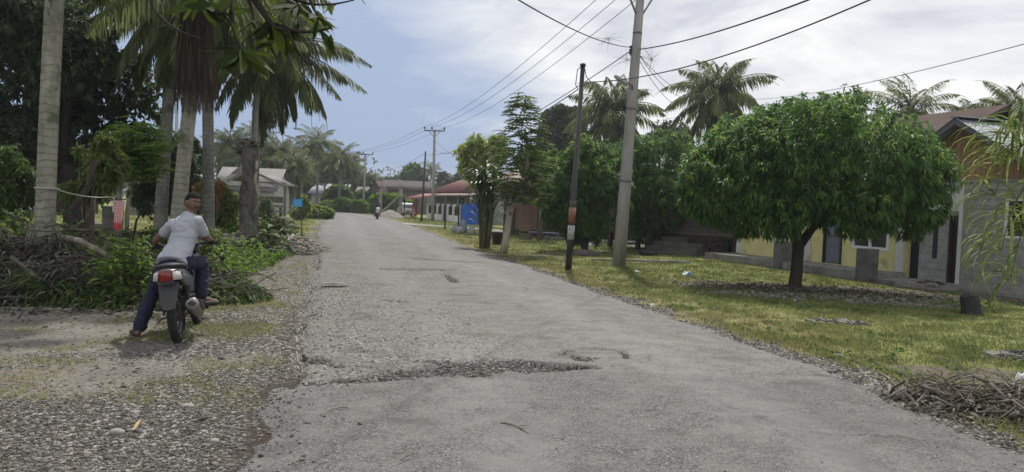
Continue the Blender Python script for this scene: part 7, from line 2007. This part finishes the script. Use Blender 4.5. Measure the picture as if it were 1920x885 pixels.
def motorcycle(lab, loc, yaw, lean, body='grey', front='navy', name="motorcycle", cowl='silver'):
    r = thing(name, lab, "motorcycle", loc, rot=(0, lean, yaw))
    wheel(r, 0, .285, .285, .095); wheel(r, 1.22, .285, .285, .08)
    # swing arm, chain case, shocks, engine, frame
    f = MB()
    for s in (-.085, .085): f.bar((s, 0, .285), (s, .50, .33), .03, .045)
    f.tube([(0, .42, .35), (0, .62, .55), (0, 1.0, .80)], .035, 8); f.tube([(0, .15, .68), (0, .5, .60), (0, .75, .55)], .03, 8); f.build("frame", MK['dust'], r)
    e = MB(); e.box((0, .55, .34), (.22, .34, .2)); e.lathe([(.07, -.13), (.085, -.1), (.085, .1), (.07, .13)], 16, Matrix.Translation((0, .5, .33)) @ Matrix.Rotation(math.pi/2, 4, 'Y')); e.box((0, .78, .40), (.15, .2, .14))
    for k in range(5): e.box((0, .72+.04*k, .40), (.19, .012, .18))
    e.build("engine", MK['engine'], r, bevel=.008)
    for s in (-.125, .125):
        sh = MB(); sh.tube([(s, .02, .30), (s, .10, .63)], .014, 8)
        a, b = Vector((s, .03, .36)), Vector((s, .095, .60)); pts = []
        for i in range(57):
            t = i/56; q = a+(b-a)*t; pts.append(q + Vector((math.cos(t*50)*.03, math.sin(t*50)*.03, 0)))
        sh.tube(pts, .007, 5); sh.build("shock_absorber", MK['dust'], r)
    # exhaust
    ex = MB(); ex.tube([(.06, .75, .30), (.13, .62, .20), (.17, .35, .22), (.19, .22, .27)], [.02, .022, .024, .03], 10); pi_ = ex.build("exhaust", MK['chrome'], r)
    mf = MB(); mf.tube([(.185, .26, .255), (.195, .20, .285), (.21, -.22, .425), (.212, -.235, .43), (.212, -.235, .43)], [.035, .062, .066, .058, .05], 18); mf.build("muffler", MK['chrome'], pi_)
    me_ = MB(); me_.tube([(.212, -.236, .4305), (.2125, -.252, .436)], [.03, .026], 14); me_.build("muffler_outlet", P_black, pi_)
    hs = MB(); hs.tube([(.235, .12, .33), (.25, -.12, .42)], [.045, .045], 12); hs.build("heat_shield", MK['dust'], pi_)
    # rear guard with mud flap
    g1 = MB(); g1.loft([[(x_*w_, y_, z_+.02*(1-abs(x_))) for x_ in (-1, -.5, 0, .5, 1)] + [(x_*w_, y_+.012, z_-.012) for x_ in (1, .5, 0, -.5, -1)] for w_, y_, z_ in ((.06, .28, .60), (.075, .10, .66), (.085, -.10, .67), (.092, -.22, .645))]); g1.build("rear_mudguard", MK['dust'], r)
    g2 = MB(); g2.loft([[(-w_, y_, z_), (-w_*.5, y_-.012, z_), (w_*.5, y_-.012, z_), (w_, y_, z_), (w_, y_+.012, z_), (-w_, y_+.012, z_)] for w_, y_, z_ in ((.098, -.23, .66), (.092, -.265, .58), (.080, -.30, .48), (.060, -.325, .405), (.052, -.328, .395))], smooth=False); g2.build("mud_flap", MK['guard'], r)
    # tail: cowl, lamp, grab rail
    tc = panel([ell(.55, .66, .10, .05), ell(.3, .70, .125, .065), ell(.05, .745, .14, .07), ell(-.16, .765, .135, .065), ell(-.27, .765, .11, .055), ell(-.31, .765, .07, .04)]); tc.build("tail_cowl", MK[cowl], r)
    tl = MB(); tl.loft([[(-w_, y_, z_-.055), (w_, y_, z_-.055), (w_*1.05, y_, z_+.02), (w_*.8, y_, z_+.055), (-w_*.8, y_, z_+.055), (-w_*1.05, y_, z_+.02)] for w_, y_, z_ in ((.07, -.26, .745), (.068, -.325, .745), (.05, -.335, .745))]); lamp = tl.build("tail_lamp", RED, r, bevel=.006)
    for s in (-1, 1):
        il = MB(); il.loft([[(s*(.075+w_), y_, z_-.045), (s*.074, y_-.02, z_-.045), (s*.074, y_-.02, z_+.045), (s*(.075+w_*.7), y_, z_+.035)] for w_, y_, z_ in ((.07, -.22, .745), (.055, -.30, .745), (.01, -.325, .745))]); il.build("turn_signal", CLEAR, r)
    bl = MB(); bl.box((0, -.30, .675), (.15, .05, .03)); bl.build("lamp_bracket", MK['dust'], r)
    gr = MB(); gr.tube([(-.135, .15, .80), (-.14, -.10, .835), (-.10, -.28, .85), (0, -.33, .855), (.10, -.28, .85), (.14, -.10, .835), (.135, .15, .80)], .014, 8); gr.build("grab_rail", MK['dust'], r)
    st = panel([ell(.62, .735, .09, .035), ell(.5, .75, .115, .045), ell(.25, .785, .13, .05), ell(0, .82, .13, .045), ell(-.16, .835, .115, .035), ell(-.25, .835, .08, .02)]); st.build("seat", MK['seat'], r)
    for s in (-1, 1):   # side panels
        sp = panel([[(s*x_, y_, z_) for x_, z_ in pr] for y_, pr in ((.55, [(.10, .62), (.13, .60), (.13, .50), (.09, .48)]), (.3, [(.12, .70), (.15, .68), (.14, .50), (.10, .48)]), (.05, [(.125, .74), (.15, .72), (.14, .60), (.10, .58)]), (-.15, [(.12, .75), (.138, .74), (.132, .68), (.10, .67)]))]); sp.build("side_panel", MK[body], r)
    ls = panel([ell(.60, .62, .085, .05), ell(.78, .70, .10, .09), ell(.95, .70, .14, .20), ell(1.03, .72, .17, .22), ell(1.06, .74, .12, .18)]); ls.build("leg_shield", MK[front], r)
    # fork, front guard, headlight, bars
    fk = MB()
    for s in (-.07, .07): fk.tube([(s, 1.22, .285), (s, 1.06, .72)], [.022, .024], 8)
    fk.build("front_fork", MK['dust'], r)
    fg = MB(); fg.loft([[(x_*.065, 1.22+math.cos(a)*.31, .285+math.sin(a)*.31+.015*(1-abs(x_))) for x_ in (-1, -.5, 0, .5, 1)] + [(x_*.06, 1.22+math.cos(a)*.298, .285+math.sin(a)*.298) for x_ in (1, .5, 0, -.5, -1)] for a in np.linspace(.25, 2.3, 9)]); fg.build("front_mudguard", MK[front], r)
    hl = panel([ell(.88, .96, .07, .04), ell(.94, .98, .13, .075), ell(1.04, .97, .14, .09), ell(1.14, .94, .11, .08), ell(1.19, .92, .07, .05)]); ho = hl.build("headlight_cowl", MK[front], r)
    ln = panel([ell(1.15, .935, .085, .055), ell(1.20, .925, .06, .04)]); ln.build("headlight", CLEAR, ho)
    for s in (-1, 1):
        fs = panel([ell(1.10, .80, .03, .05, 10, s*.12), ell(1.15, .78, .04, .04, 10, s*.12), ell(1.17, .77, .02, .02, 10, s*.12)]); fs.build("turn_signal", CLEAR, r)
    hbm = MB(); hbm.tube([(-.34, .80, 1.0), (-.2, .90, 1.01), (0, .93, .985), (.2, .90, 1.01), (.34, .80, 1.0)], .012, 8); hbo = hbm.build("handlebar", MK['dust'], r)
    for s in (-1, 1):
        gp_ = MB(); gp_.tube([(s*.22, .885, 1.009), (s*.345, .797, 1.0)], .019, 10); gp_.build("grip", MK['rubber'], hbo)
        lv_ = MB(); lv_.tube([(s*.2, .95, 1.01), (s*.33, .86, .995)], .007, 6); lv_.build("brake_lever", MK['chrome'], hbo)
    for s in (-1, 1):
        fp = MB(); fp.tube([(s*.10, .60, .27), (s*.24, .58, .275)], .018, 8); fp.build("footpeg", MK['rubber'], r)
        rp_ = MB(); rp_.bar((s*.10, .25, .36), (s*.15, .20, .34), .03, .03); rp_.tube([(s*.14, .20, .34), (s*.24, .17, .35)], .016, 8); rp_.build("passenger_peg", MK['dust'], r)
    ks = MB(); ks.tube([(-.12, .45, .24), (-.22, .30, .22), (-.24, .22, .20)], .012, 6); ks.build("side_stand", MK['chrome'], r)
    return r
BIKE_G = G(335, 642); BIKE_G.z = gz1(BIKE_G.x, BIKE_G.y)
LEAN, YAW = rad(-6.5), rad(13.5)
bike = motorcycle("dusty grey motorcycle leaning on the gravel, seen from behind under its rider", BIKE_G, YAW, LEAN)
BMx = Matrix.Translation(BIKE_G) @ Euler((0, LEAN, YAW)).to_matrix().to_4x4()
# oncoming motorcycle
g = gl(704, 66); g.z += .06
bike2 = motorcycle("distant white and dark blue motorcycle coming down the road", g + Vector((0, .6, .02)), rad(180+14), 0, 'navy', 'white', cowl='navy')
for ch in list(bike2.children):
    if ch.name.startswith('front_mudguard'): ch.data.materials.clear(); ch.data.materials.append(MK['navy'])
g = gl(593, 104); bike3 = dup(bike, g+Vector((0, 0, .02)), rad(60), None, "small dark motorcycle parked in front of the zinc roofed house"); bike3.rotation_euler = (0, 0, rad(70))
# white car under the carport
def car(lab, loc, rz):
    c = thing("parked_car", lab, "car", loc, rz)
    W = .86
    prof = [(-2.0, .35), (-2.05, .6), (-2.0, .95), (-1.85, 1.02), (-1.55, 1.55), (-1.3, 1.62), (.2, 1.6), (.5, 1.5), (1.0, 1.05), (1.8, .92), (2.0, .75), (2.02, .4), (1.9, .28), (-1.9, .28)]
    rings = []
    for x_, s in ((-W, .93), (-W*.92, 1), (W*.92, 1), (W, .93)):
        rings.append([(x_*(1-.16*sstep(1.0, 1.6, z_)), y_*s, .28+(z_-.28)*(1 if s == 1 else .985)) for y_, z_ in prof])
    mb = MB(); mb.loft(rings, smooth=False); b = mb.build("body", M("white_car_paint", (.62, .63, .65), (.58, .59, .61), 2, .25, spec=.5), c, bevel=.03)
    rw = MB(); rw.loft([[(-.62*k, -2.02+.52*t_-.02, 1.05+.5*t_*.9) for k in (1,)] + [(.62*k, -2.02+.52*t_-.02, 1.05+.5*t_*.9) for k in (1,)] + [(.62, -2.0+.52*t_+.05, 1.05+.5*t_*.9), (-.62, -2.0+.52*t_+.05, 1.05+.5*t_*.9)] for t_ in (.25, .92)], smooth=False); rw.build("rear_window", GLASS, c)
    for s in (-1, 1):
        sw = MB(); sw.prism([(-1.4, 1.08), (.75, 1.08), (.35, 1.48), (-1.2, 1.5)], s*.70, s*.845, 'x'); sw.build("side_window", GLASS, c)
        tl = MB(); tl.box((s*.72, -2.03, .85), (.2, .06, .22)); tl.build("tail_light", RED, c, bevel=.01)
        for y_ in (-1.25, 1.25):
            w_ = MB(); w_.torus(.24, .09, 24, 8, Matrix.Translation((s*.74, y_, .33)) @ Matrix.Rotation(math.pi/2, 4, 'Y')); wo = w_.build("wheel", MK['rubber'], c)
            rm = MB(); rm.lathe([(.001, -.03), (.19, -.03), (.19, .03), (.001, .03)], 16, Matrix.Translation((s*.77, y_, .33)) @ Matrix.Rotation(math.pi/2, 4, 'Y')); rm.build("rim", MK['chrome'], wo)
    bp = MB(); bp.box((0, -2.02, .45), (1.6, .1, .2)); bp.build("bumper", MK['grey'], c, bevel=.02)
    pl = MB(); pl.box((0, -2.08, .7), (.45, .02, .13)); pl.build("number_plate", P_black, c)
    return c
car("white car parked under the red carport, rear to the road", gl(761, 87), rad(14))
# ------------------------------------------------------------------ people
from mathutils import noise as mn
def nz(p, k): return mn.fractal(Vector((p[0]*k[0], p[1]*k[1], p[2]*k[2])), 1.0, 2.0, 3)*.5
def capsule(mb, a, b, ra, rb, n=14):
    a, b = Vector(a), Vector(b); d = (b-a).normalized(); pts, rs = [], []
    for t in (-1, -.9, -.65, -.35): pts.append(a+d*ra*t); rs.append(ra*math.sqrt(max(1-t*t, 1e-4)))
    pts += [a, b]; rs += [ra, rb]
    for t in (.35, .65, .9, 1): pts.append(b+d*rb*t); rs.append(rb*math.sqrt(max(1-t*t, 1e-4)))
    mb.tube(pts, rs, n)
def figure(J, E, torso, sides, voxel, smooth, extra=(), name="body"):
    """one continuous surface from joints: limbs as tapered capsules, torso as a loft of ellipses, fused by voxel remesh"""
    mb = MB()
    for a, b in E: capsule(mb, J[a][0], J[b][0], J[a][1], J[b][1])
    if torso:
        P = [Vector(J[n][0]) for n in torso]; R = [(J[n][1], J[n][2] if len(J[n]) > 2 else J[n][1]) for n in torso]
        k = 4*(len(P)-1)+1; u = np.linspace(0, len(P)-1, k); C = catmull(np.array([tuple(p) for p in P]), u)
        rx = np.interp(u, range(len(R)), [r[0] for r in R]); ry = np.interp(u, range(len(R)), [r[1] for r in R]); rings = []
        for i in range(k):
            t = Vector(C[min(i+1, k-1)]-C[max(i-1, 0)]).normalized(); f = u[i]/(len(P)-1)
            sd = sides[0]*(1-f) + sides[1]*f; sd = (sd-t*sd.dot(t)).normalized(); fr = t.cross(sd)
            rings.append([tuple(Vector(C[i]) + sd*math.copysign(abs(math.cos(a))**.85, math.cos(a))*rx[i] + fr*math.sin(a)*ry[i]) for a in np.linspace(0, 2*math.pi, 24, endpoint=False)])
        mb.loft(rings)
    return remesh([mb.mesh("f")] + list(extra), voxel, smooth, name)
def gauss(p, c, s): return math.exp(-sum(((a-b)/q)**2 for a, b, q in zip(p, c, s)))
def head_mesh(hair=None):
    """head centred at the origin, face towards +y, crown up; hair=function -> offset shell"""
    vs, fs = [], []; nu, nv = 48, 34
    for j in range(nv+1):
        th = math.pi*j/nv
        for i in range(nu):
            ph = 2*math.pi*i/nu
            d = Vector((math.sin(th)*math.cos(ph), math.sin(th)*math.sin(ph), math.cos(th)))
            x, y, z = d.x*.074, d.y*.096, d.z*.118
            low = max(0, -d.z)
            x *= 1-.30*low**1.3; y *= 1 - (.12*low if d.y > 0 else .34*low)      # jaw narrows
            if d.y > 0: y *= 1 - .10*abs(d.x)**2; y = min(y, .088)
            q = (d.x, d.y, d.z)
            if d.y > 0:
                y += .026*gauss((x, z), (0, -.020), (.011, .016)) + .012*gauss((x, z), (0, .008), (.009, .022))   # nose
                y += .007*gauss((x, z), (0, .030), (.05, .012))                                              # brow
                for s in (-1, 1):
                    y -= .012*gauss((x, z), (s*.031, .012), (.016, .011)); y += .006*gauss((x, z), (s*.045, -.020), (.02, .018))
                    y += .006*gauss((x, z), (s*.016, -.026), (.008, .008))
                y += .008*gauss((x, z), (0, -.056), (.024, .007)) + .007*gauss((x, z), (0, -.068), (.02, .006)) - .005*gauss((x, z), (0, -.062), (.024, .003))
                y += .010*gauss((x, z), (0, -.098), (.022, .016)); y -= .004*gauss((x, z), (0, -.080), (.02, .006))
            p = Vector((x, y, z))
            if hair is not None: p = p + d*hair(d, p)
            vs.append(p)
    for j in range(nv):
        for i in range(nu): fs.append((j*nu+i, (j+1)*nu+i, (j+1)*nu+(i+1) % nu, j*nu+(i+1) % nu))
    return vs, fs
def hair_off(d, p):
    line = .50 - 1.05*max(0, -d.y)*1.0 - .25*abs(d.x)**2*(1 if d.y < .35 else 0)   # hairline height as a fraction
    k = sstep(line-.10, line+.06, d.z)
    n = nz(p, (90, 90, 90))+.5
    return float(k)*(.009+.006*n) - .014*(1-float(k))
SKIN_M = M("brown_skin", (.125, .066, .042), (.095, .049, .032), 9, .5, .4, bmp=.08)
HAIR_M = M("black_hair", (.014, .012, .012), (.020, .018, .017), 40, .8, .08, bmp=.6, bscale=120)
SHIRT_M = M("light_grey_tshirt", (.33, .345, .385), (.28, .295, .33), 5, .9, bmp=.35, bscale=14)
JEAN_M = M("dark_blue_jeans", (.016, .020, .045), (.011, .014, .030), 9, .9, bmp=.35, bscale=16)
SHOE_M = M("black_sandal", (.018, .017, .017), (.03, .028, .026), 8, .7)
SKINDK = M("dark_facial_hair", (.02, .016, .014), (.03, .025, .02), 30, .8)
EYE_W = M("eye_white", (.45, .42, .38), (.4, .37, .33), 5, .3); EYE_D = M("eye_dark", (.012, .009, .008), (.015, .012, .01), 5, .2)
LIP = M("lip_brown", (.13, .052, .042), (.11, .045, .036), 9, .5)
def hand(wr, knuckle_dir, palm_n, grip, s=1.0, curl=1.0):
    """skin chains: palm plus four curled fingers and a thumb. palm_n = direction fingers curl to"""
    f = Vector(knuckle_dir).normalized(); n = Vector(palm_n).normalized(); n = (n - f*n.dot(f)).normalized(); sd = f.cross(n) * grip
    wr = Vector(wr); out = []
    pm = skin({'a': (wr - f*.015, .025, .019), 'b': (wr + f*.03, .030, .017), 'c': (wr + f*.068, .036, .016), 'd': (wr + f*.085, .034, .014)}, [('a', 'b'), ('b', 'c'), ('c', 'd')], 2)
    out.append(pm)
    for k, (o_, L, r_) in enumerate(((-.030, .072, .0088), (-.010, .082, .0092), (.011, .076, .0088), (.030, .060, .0078))):
        p0 = wr + f*.062 + sd*o_; p1 = p0 + f*.028 + n*.004
        a1, a2, a3 = .75*curl, 1.45*curl, 2.1*curl
        p2 = p1 + (f*math.cos(a1) + n*math.sin(a1))*L*.42; p3 = p2 + (f*math.cos(a2) + n*math.sin(a2))*L*.32; p4 = p3 + (f*math.cos(a3)+n*math.sin(a3))*L*.26
        mb = MB(); mb.tube([p0, p1, p2, p3, p4], [r_*1.05, r_*1.1, r_, r_*.92, r_*.75], 10); out.append(mb.mesh("finger"))
    t0 = wr + f*.018 - sd*.028; mb = MB()
    mb.tube([t0, t0 - sd*.022 + f*.022 + n*.012, t0 - sd*.024 + f*.048 + n*.03, t0 - sd*.012 + f*.068 + n*.044], [.014, .012, .0105, .008], 10); out.append(mb.mesh("thumb"))
    return out
def seated_person(lab):
    base = Vector((BIKE_G.x, BIKE_G.y, BIKE_G.z))
    R = lambda px, py, Y: at(px, py, Y) - base
    gL, gR = BMx @ Vector((-.290, .838, 1.004)) - base, BMx @ Vector((.290, .838, 1.004)) - base
    hip = BMx @ Vector((0, .20, .875)) - base
    neck = R(357, 399, 8.58); headc = R(361.5, 381.5, 8.58)
    ch = R(349, 428, 8.52); sp = R(339, 462, 8.42)
    shL, shR = R(325, 421, 8.60), R(371, 415, 8.46)
    elL, elR = R(293, 450, 8.70), R(386, 445, 8.60)
    fw = Vector((-math.sin(YAW), math.cos(YAW), 0))
    wL = gL + Vector((-.01, 0, .045)) - fw*.075; wR = gR + Vector((.01, 0, .045)) - fw*.075
    hL, hR = hip + Vector((-.085, .02, -.02)), hip + Vector((.085, .02, -.02))
    foot = G(257, 632); foot.z = gz1(foot.x, foot.y)
    anL = Vector((foot.x+.03, foot.y+.01, foot.z+.085)) - base; toeL = Vector((foot.x-.10, foot.y+.10, foot.z+.03)) - base; heelL = Vector((foot.x+.03, foot.y-.05, foot.z+.04)) - base
    knL = (hL*.5 + anL*.5) + fw*.10 + Vector((-.03, 0, .03))
    pegR = BMx @ Vector((.19, .58, .30)) - base
    anR = pegR + Vector((.0, -.06, .085)); heelR = anR + Vector((0, -.05, -.05)); toeR = anR + Vector((.12, .13, -.055))
    knR = BMx @ Vector((.205, .66, .79)) - base
    J = {'hip': (hip + Vector((0, 0, .02)), .110, .085), 'sp': (sp, .122, .090), 'ch': (ch, .132, .092), 'nb': (neck - (neck-ch)*.12, .075, .065), 'nk': (neck + (headc-neck)*.35, .052, .052),
         'hd': (headc, .05),
         'shL': (shL, .045), 'elL': (elL, .042), 'faL': ((elL+wL)/2, .038), 'wL': (wL, .026), 'shR': (shR, .045), 'elR': (elR, .042), 'faR': ((elR+wR)/2, .038), 'wR': (wR, .026),
         'hL': (hL, .09), 'tL': (hL*.5+knL*.5, .078), 'knL': (knL, .056), 'cL': (knL*.62+anL*.38, .052), 'anL': (anL, .036), 'hR': (hR, .09), 'tR': (hR*.5+knR*.5, .08), 'knR': (knR, .058), 'cR': (knR*.6+anR*.4, .054), 'anR': (anR, .036),
         'heL': (heelL, .035), 'toL': (toeL, .032, .024), 'heR': (heelR, .035), 'toR': (toeR, .032, .024)}
    E = [('hip', 'sp'), ('sp', 'ch'), ('ch', 'nb'), ('nb', 'nk'), ('nk', 'hd'), ('ch', 'shL'), ('shL', 'elL'), ('elL', 'faL'), ('faL', 'wL'), ('ch', 'shR'), ('shR', 'elR'), ('elR', 'faR'), ('faR', 'wR'),
         ('hip', 'hL'), ('hL', 'tL'), ('tL', 'knL'), ('knL', 'cL'), ('cL', 'anL'), ('hip', 'hR'), ('hR', 'tR'), ('tR', 'knR'), ('knR', 'cR'), ('cR', 'anR'), ('anL', 'heL'), ('anL', 'toL'), ('anR', 'heR'), ('anR', 'toR')]
    TOR = ('hip', 'sp', 'ch', 'nb'); sides = (((hR-hL).normalized()), (shR-shL).normalized())
    EL = [e for e in E if not (e[0] in TOR and e[1] in TOR)]
    # head placed on the neck, looking back over the right shoulder
    th = rad(54); face = Vector((math.sin(th), -math.cos(th), -.06)).normalized()
    zax = (Vector((.10, -.02, 1)) - face*Vector((.10, -.02, 1)).dot(face)).normalized(); xax = face.cross(zax)
    HM = Matrix((xax, face, zax)).transposed().to_4x4(); HM.translation = headc + Vector((0, 0, .005))
    HS = Matrix.Scale(1.0, 4)
    hm = MB(); v, f = head_mesh(); hm.add(v, f, True, HM)
    for s in (-1, 1):   # ears
        em = HM @ Matrix.Translation((s*.076, -.012, -.005)) @ Matrix.Rotation(s*.35, 4, 'Z')
        hm.lathe([(.001, -.034), (.012, -.028), (.019, -.004), (.022, .014), (.016, .028), (.001, .033)], 12, em @ Matrix.Scale(.45, 4, (1, 0, 0)))
    gripax = (gR-gL).normalized()
    hands = hand(wL, fw + Vector((0, 0, -.10)), Vector((0, 0, -1)) + fw*.1, 1) + hand(wR, fw + Vector((0, 0, -.10)), Vector((0, 0, -1)) + fw*.1, -1)
    me = figure(J, EL, TOR, sides, .0055, 3, [hm.mesh("head")] + hands, "person")
    p = link("person", me, SKIN_M, None, base); tag(p, lab, "person")
    hr = MB(); v, f = head_mesh(hair_off); hr.add(v, f, True, HM); hr.build("hair", HAIR_M, p)
    for s in (-1, 1):
        ey = MB(); ey.lathe([(.001, -.012), (.007, -.007), (.0105, 0), (.007, .007), (.001, .012)], 12, HM @ Matrix.Translation((s*.031, .0735, .011))); eo = ey.build("eye", EYE_W, p)
        ir = MB(); ir.lathe([(.001, -.003), (.006, -.001), (.006, .001), (.001, .003)], 12, HM @ Matrix.Translation((s*.032, .0832, .011)) @ Matrix.Rotation(math.pi/2, 4, 'X')); ir.build("iris", EYE_D, eo)
        bw = MB(); bw.tube([HM @ Vector((s*.013, .091, .026)), HM @ Vector((s*.032, .090, .033)), HM @ Vector((s*.052, .078, .027))], [.004, .0055, .003], 6); bw.build("eyebrow", SKINDK, p)
    mo = MB(); mo.tube([HM @ Vector((-.026, .088, -.047)), HM @ Vector((-.010, .0985, -.043)), HM @ Vector((.010, .0985, -.043)), HM @ Vector((.026, .088, -.047))], [.003, .0055, .0055, .003], 6); mo.build("moustache", SKINDK, p)
    lp = MB(); lp.tube([HM @ Vector((-.022, .089, -.0615)), HM @ Vector((0, .0985, -.0605)), HM @ Vector((.022, .089, -.0615))], [.002, .004, .002], 6); lp.build("lips", LIP, p)
    # T-shirt over torso and upper arms
    K = 1.0
    slL, slR = shL + (elL-shL)*.42, shR + (elR-shR)*.55
    hem = hip - (sp-hip)*.36
    SJ = {'hem': (hem, .172, .145), 'lo': (hip*.7+sp*.3, .166, .136), 'sp': (sp, .150, .116), 'ch': (ch, .158, .116), 'nb': (neck - (neck-ch)*.22, .092, .076), 'cl': (neck-(headc-neck)*.12, .066, .062), 'shL': (shL, .066), 'slL': (slL, .064), 'seL': (slL+(elL-shL).normalized()*.035, .064), 'shR': (shR, .066), 'slR': (slR, .064), 'seR': (slR+(elR-shR).normalized()*.035, .064)}
    sm_ = figure(SJ, [('nb', 'cl'), ('ch', 'shL'), ('shL', 'slL'), ('slL', 'seL'), ('ch', 'shR'), ('shR', 'slR'), ('slR', 'seR')], ('hem', 'lo', 'sp', 'ch', 'nb'), sides, .009, 5, name="tshirt")
    # folds
    for v_ in sm_.vertices:
        q = v_.co; w = nz((q.x+q.z*.5, q.y, q.z), (8, 6, 13))*.018 - .0055*max(0, 1-abs(nz((q.x+q.z*.7, q.y, q.z-q.x*.4), (5, 5, 11)))*6)
        v_.co = q + v_.normal*w
    link("tshirt", sm_, SHIRT_M, p)
    TJ = {'hip': (hip + Vector((0, 0, -.01)), .135, .12), 'hL': (hL, .104), 'tL': (hL*.5+knL*.5, .094), 'knL': (knL, .074), 'cL': (knL*.5+anL*.5, .074), 'anL': (anL+Vector((0, 0, .06)), .076), 'eL': (anL+Vector((0, 0, .025)), .078), 'hR': (hR, .104), 'tR': (hR*.5+knR*.5, .095), 'knR': (knR, .078), 'cR': (knR*.5+anR*.5, .076), 'anR': (anR+Vector((0, 0, .07)), .070), 'eR': (anR+Vector((0, 0, .05)), .070)}
    tm_ = figure(TJ, [('hip', 'hL'), ('hL', 'tL'), ('tL', 'knL'), ('knL', 'cL'), ('cL', 'anL'), ('anL', 'eL'), ('hip', 'hR'), ('hR', 'tR'), ('tR', 'knR'), ('knR', 'cR'), ('cR', 'anR'), ('anR', 'eR')], None, None, .009, 5, name="jeans")
    for v_ in tm_.vertices:
        q = v_.co; w = nz(q, (10, 10, 16))*.02 - .005*max(0, 1-abs(nz((q.x, q.y, q.z+q.x*.6), (6, 6, 15)))*6)
        v_.co = q + v_.normal*w
    link("jeans", tm_, JEAN_M, p)
    for he, to, an in ((heelL, toeL, anL), (heelR, toeR, anR)):
        d = (to-he).normalized(); sh = skin({'a': (he-Vector((0, 0, .01)), .043, .032), 'b': ((he+to)/2, .05, .036), 'c': (to-Vector((0, 0, .002)), .046, .028), 'd': (to+d*.035-Vector((0, 0, .006)), .03, .018)}, [('a', 'b'), ('b', 'c'), ('c', 'd')], 2); link("shoe", sh, SHOE_M, p)
    wt = MB(); d = (wL-elL).normalized(); wt.tube([wL-d*.045, wL-d*.02], .036, 14); wo = wt.build("wristwatch", P_black, p)
    return p
rider = seated_person("man in light grey T-shirt and dark jeans sitting on the motorcycle, looking back")

def far_rider():
    """oncoming rider: helmet, jacket, both hands on the bars"""
    B2 = Matrix.Translation(bike2.location) @ Euler(bike2.rotation_euler).to_matrix().to_4x4(); base = bike2.location.copy()
    L = lambda x, y, z: B2 @ Vector((x, y, z)) - base
    J = {'hip': (L(0, .28, .88), .14, .11), 'sp': (L(0, .33, 1.08), .14, .11), 'ch': (L(0, .40, 1.28), .16, .11), 'nk': (L(0, .43, 1.43), .06), 'hd': (L(0, .45, 1.50), .07),
         'shL': (L(-.18, .40, 1.33), .07), 'elL': (L(-.30, .58, 1.14), .05), 'wL': (L(-.29, .80, 1.03), .035), 'haL': (L(-.29, .86, 1.01), .04), 'shR': (L(.18, .40, 1.33), .07), 'elR': (L(.30, .58, 1.14), .05), 'wR': (L(.29, .80, 1.03), .035), 'haR': (L(.29, .86, 1.01), .04),
         'hL': (L(-.1, .30, .86), .1), 'knL': (L(-.22, .72, .76), .07), 'anL': (L(-.2, .58, .38), .045), 'toL': (L(-.21, .70, .30), .04), 'hR': (L(.1, .30, .86), .1), 'knR': (L(.22, .72, .76), .07), 'anR': (L(.2, .58, .38), .045), 'toR': (L(.21, .70, .30), .04)}
    E = [('hip', 'sp'), ('sp', 'ch'), ('ch', 'nk'), ('nk', 'hd')] + [(a+s, b+s) for s in 'LR' for a, b in (('sh', 'el'), ('el', 'w'), ('w', 'ha'), ('h', 'kn'), ('kn', 'an'), ('an', 'to'))] + [('ch', 'shL'), ('ch', 'shR'), ('hip', 'hL'), ('hip', 'hR')]
    hm = MB(); v, f = head_mesh(); hm.add(v, f, True, B2.to_3x3().to_4x4() if False else Matrix.Translation(L(0, .47, 1.53)) @ B2.to_quaternion().to_matrix().to_4x4())
    me = figure(J, E, ('hip', 'sp', 'ch'), (L(1, 0, 0)-L(0, 0, 0), L(1, 0, 0)-L(0, 0, 0)), .012, 2, [hm.mesh("h")], "person"); p = link("person", me, M("rider_clothes", (.045, .047, .055), (.03, .032, .04), 6, .9), None, base); tag(p, "rider in a dark helmet on the oncoming motorcycle far down the road", "person")
    HM = Matrix.Translation(L(0, .45, 1.545)) @ B2.to_quaternion().to_matrix().to_4x4()
    he = MB(); v, f = head_mesh(lambda d, q: .036 if not (d.y > .45 and -.55 < d.z < .25) else -.01); he.add(v, f, True, HM); ho = he.build("helmet", M("dark_helmet", (.02, .022, .03), (.03, .03, .04), 4, .25), p)
    fc = MB(); v, f = head_mesh(); fc.add([q*1.02 for q in v], f, True, Matrix.Translation(L(0, .455, 1.535)) @ B2.to_quaternion().to_matrix().to_4x4()); fc.build("face", SKIN_M, p)
far_rider()
# ------------------------------------------------------------------ thin air haze round the whole place
hz = MB(); hz.bx(-620, 660, -70, 1830, -1.4, 15.5)
m, nt, b, out = new_mat("pale_air"); nt.nodes.remove(b)
pv = nt.nodes.new('ShaderNodeVolumePrincipled'); pv.inputs['Color'].default_value = (.86, .92, 1, 1); pv.inputs['Density'].default_value = .0005; pv.inputs['Anisotropy'].default_value = .2
nt.links.new(pv.outputs[0], out.inputs['Volume'])
o = hz.build("haze", m); tag(o, "pale thin haze in the air", "haze", kind='stuff')
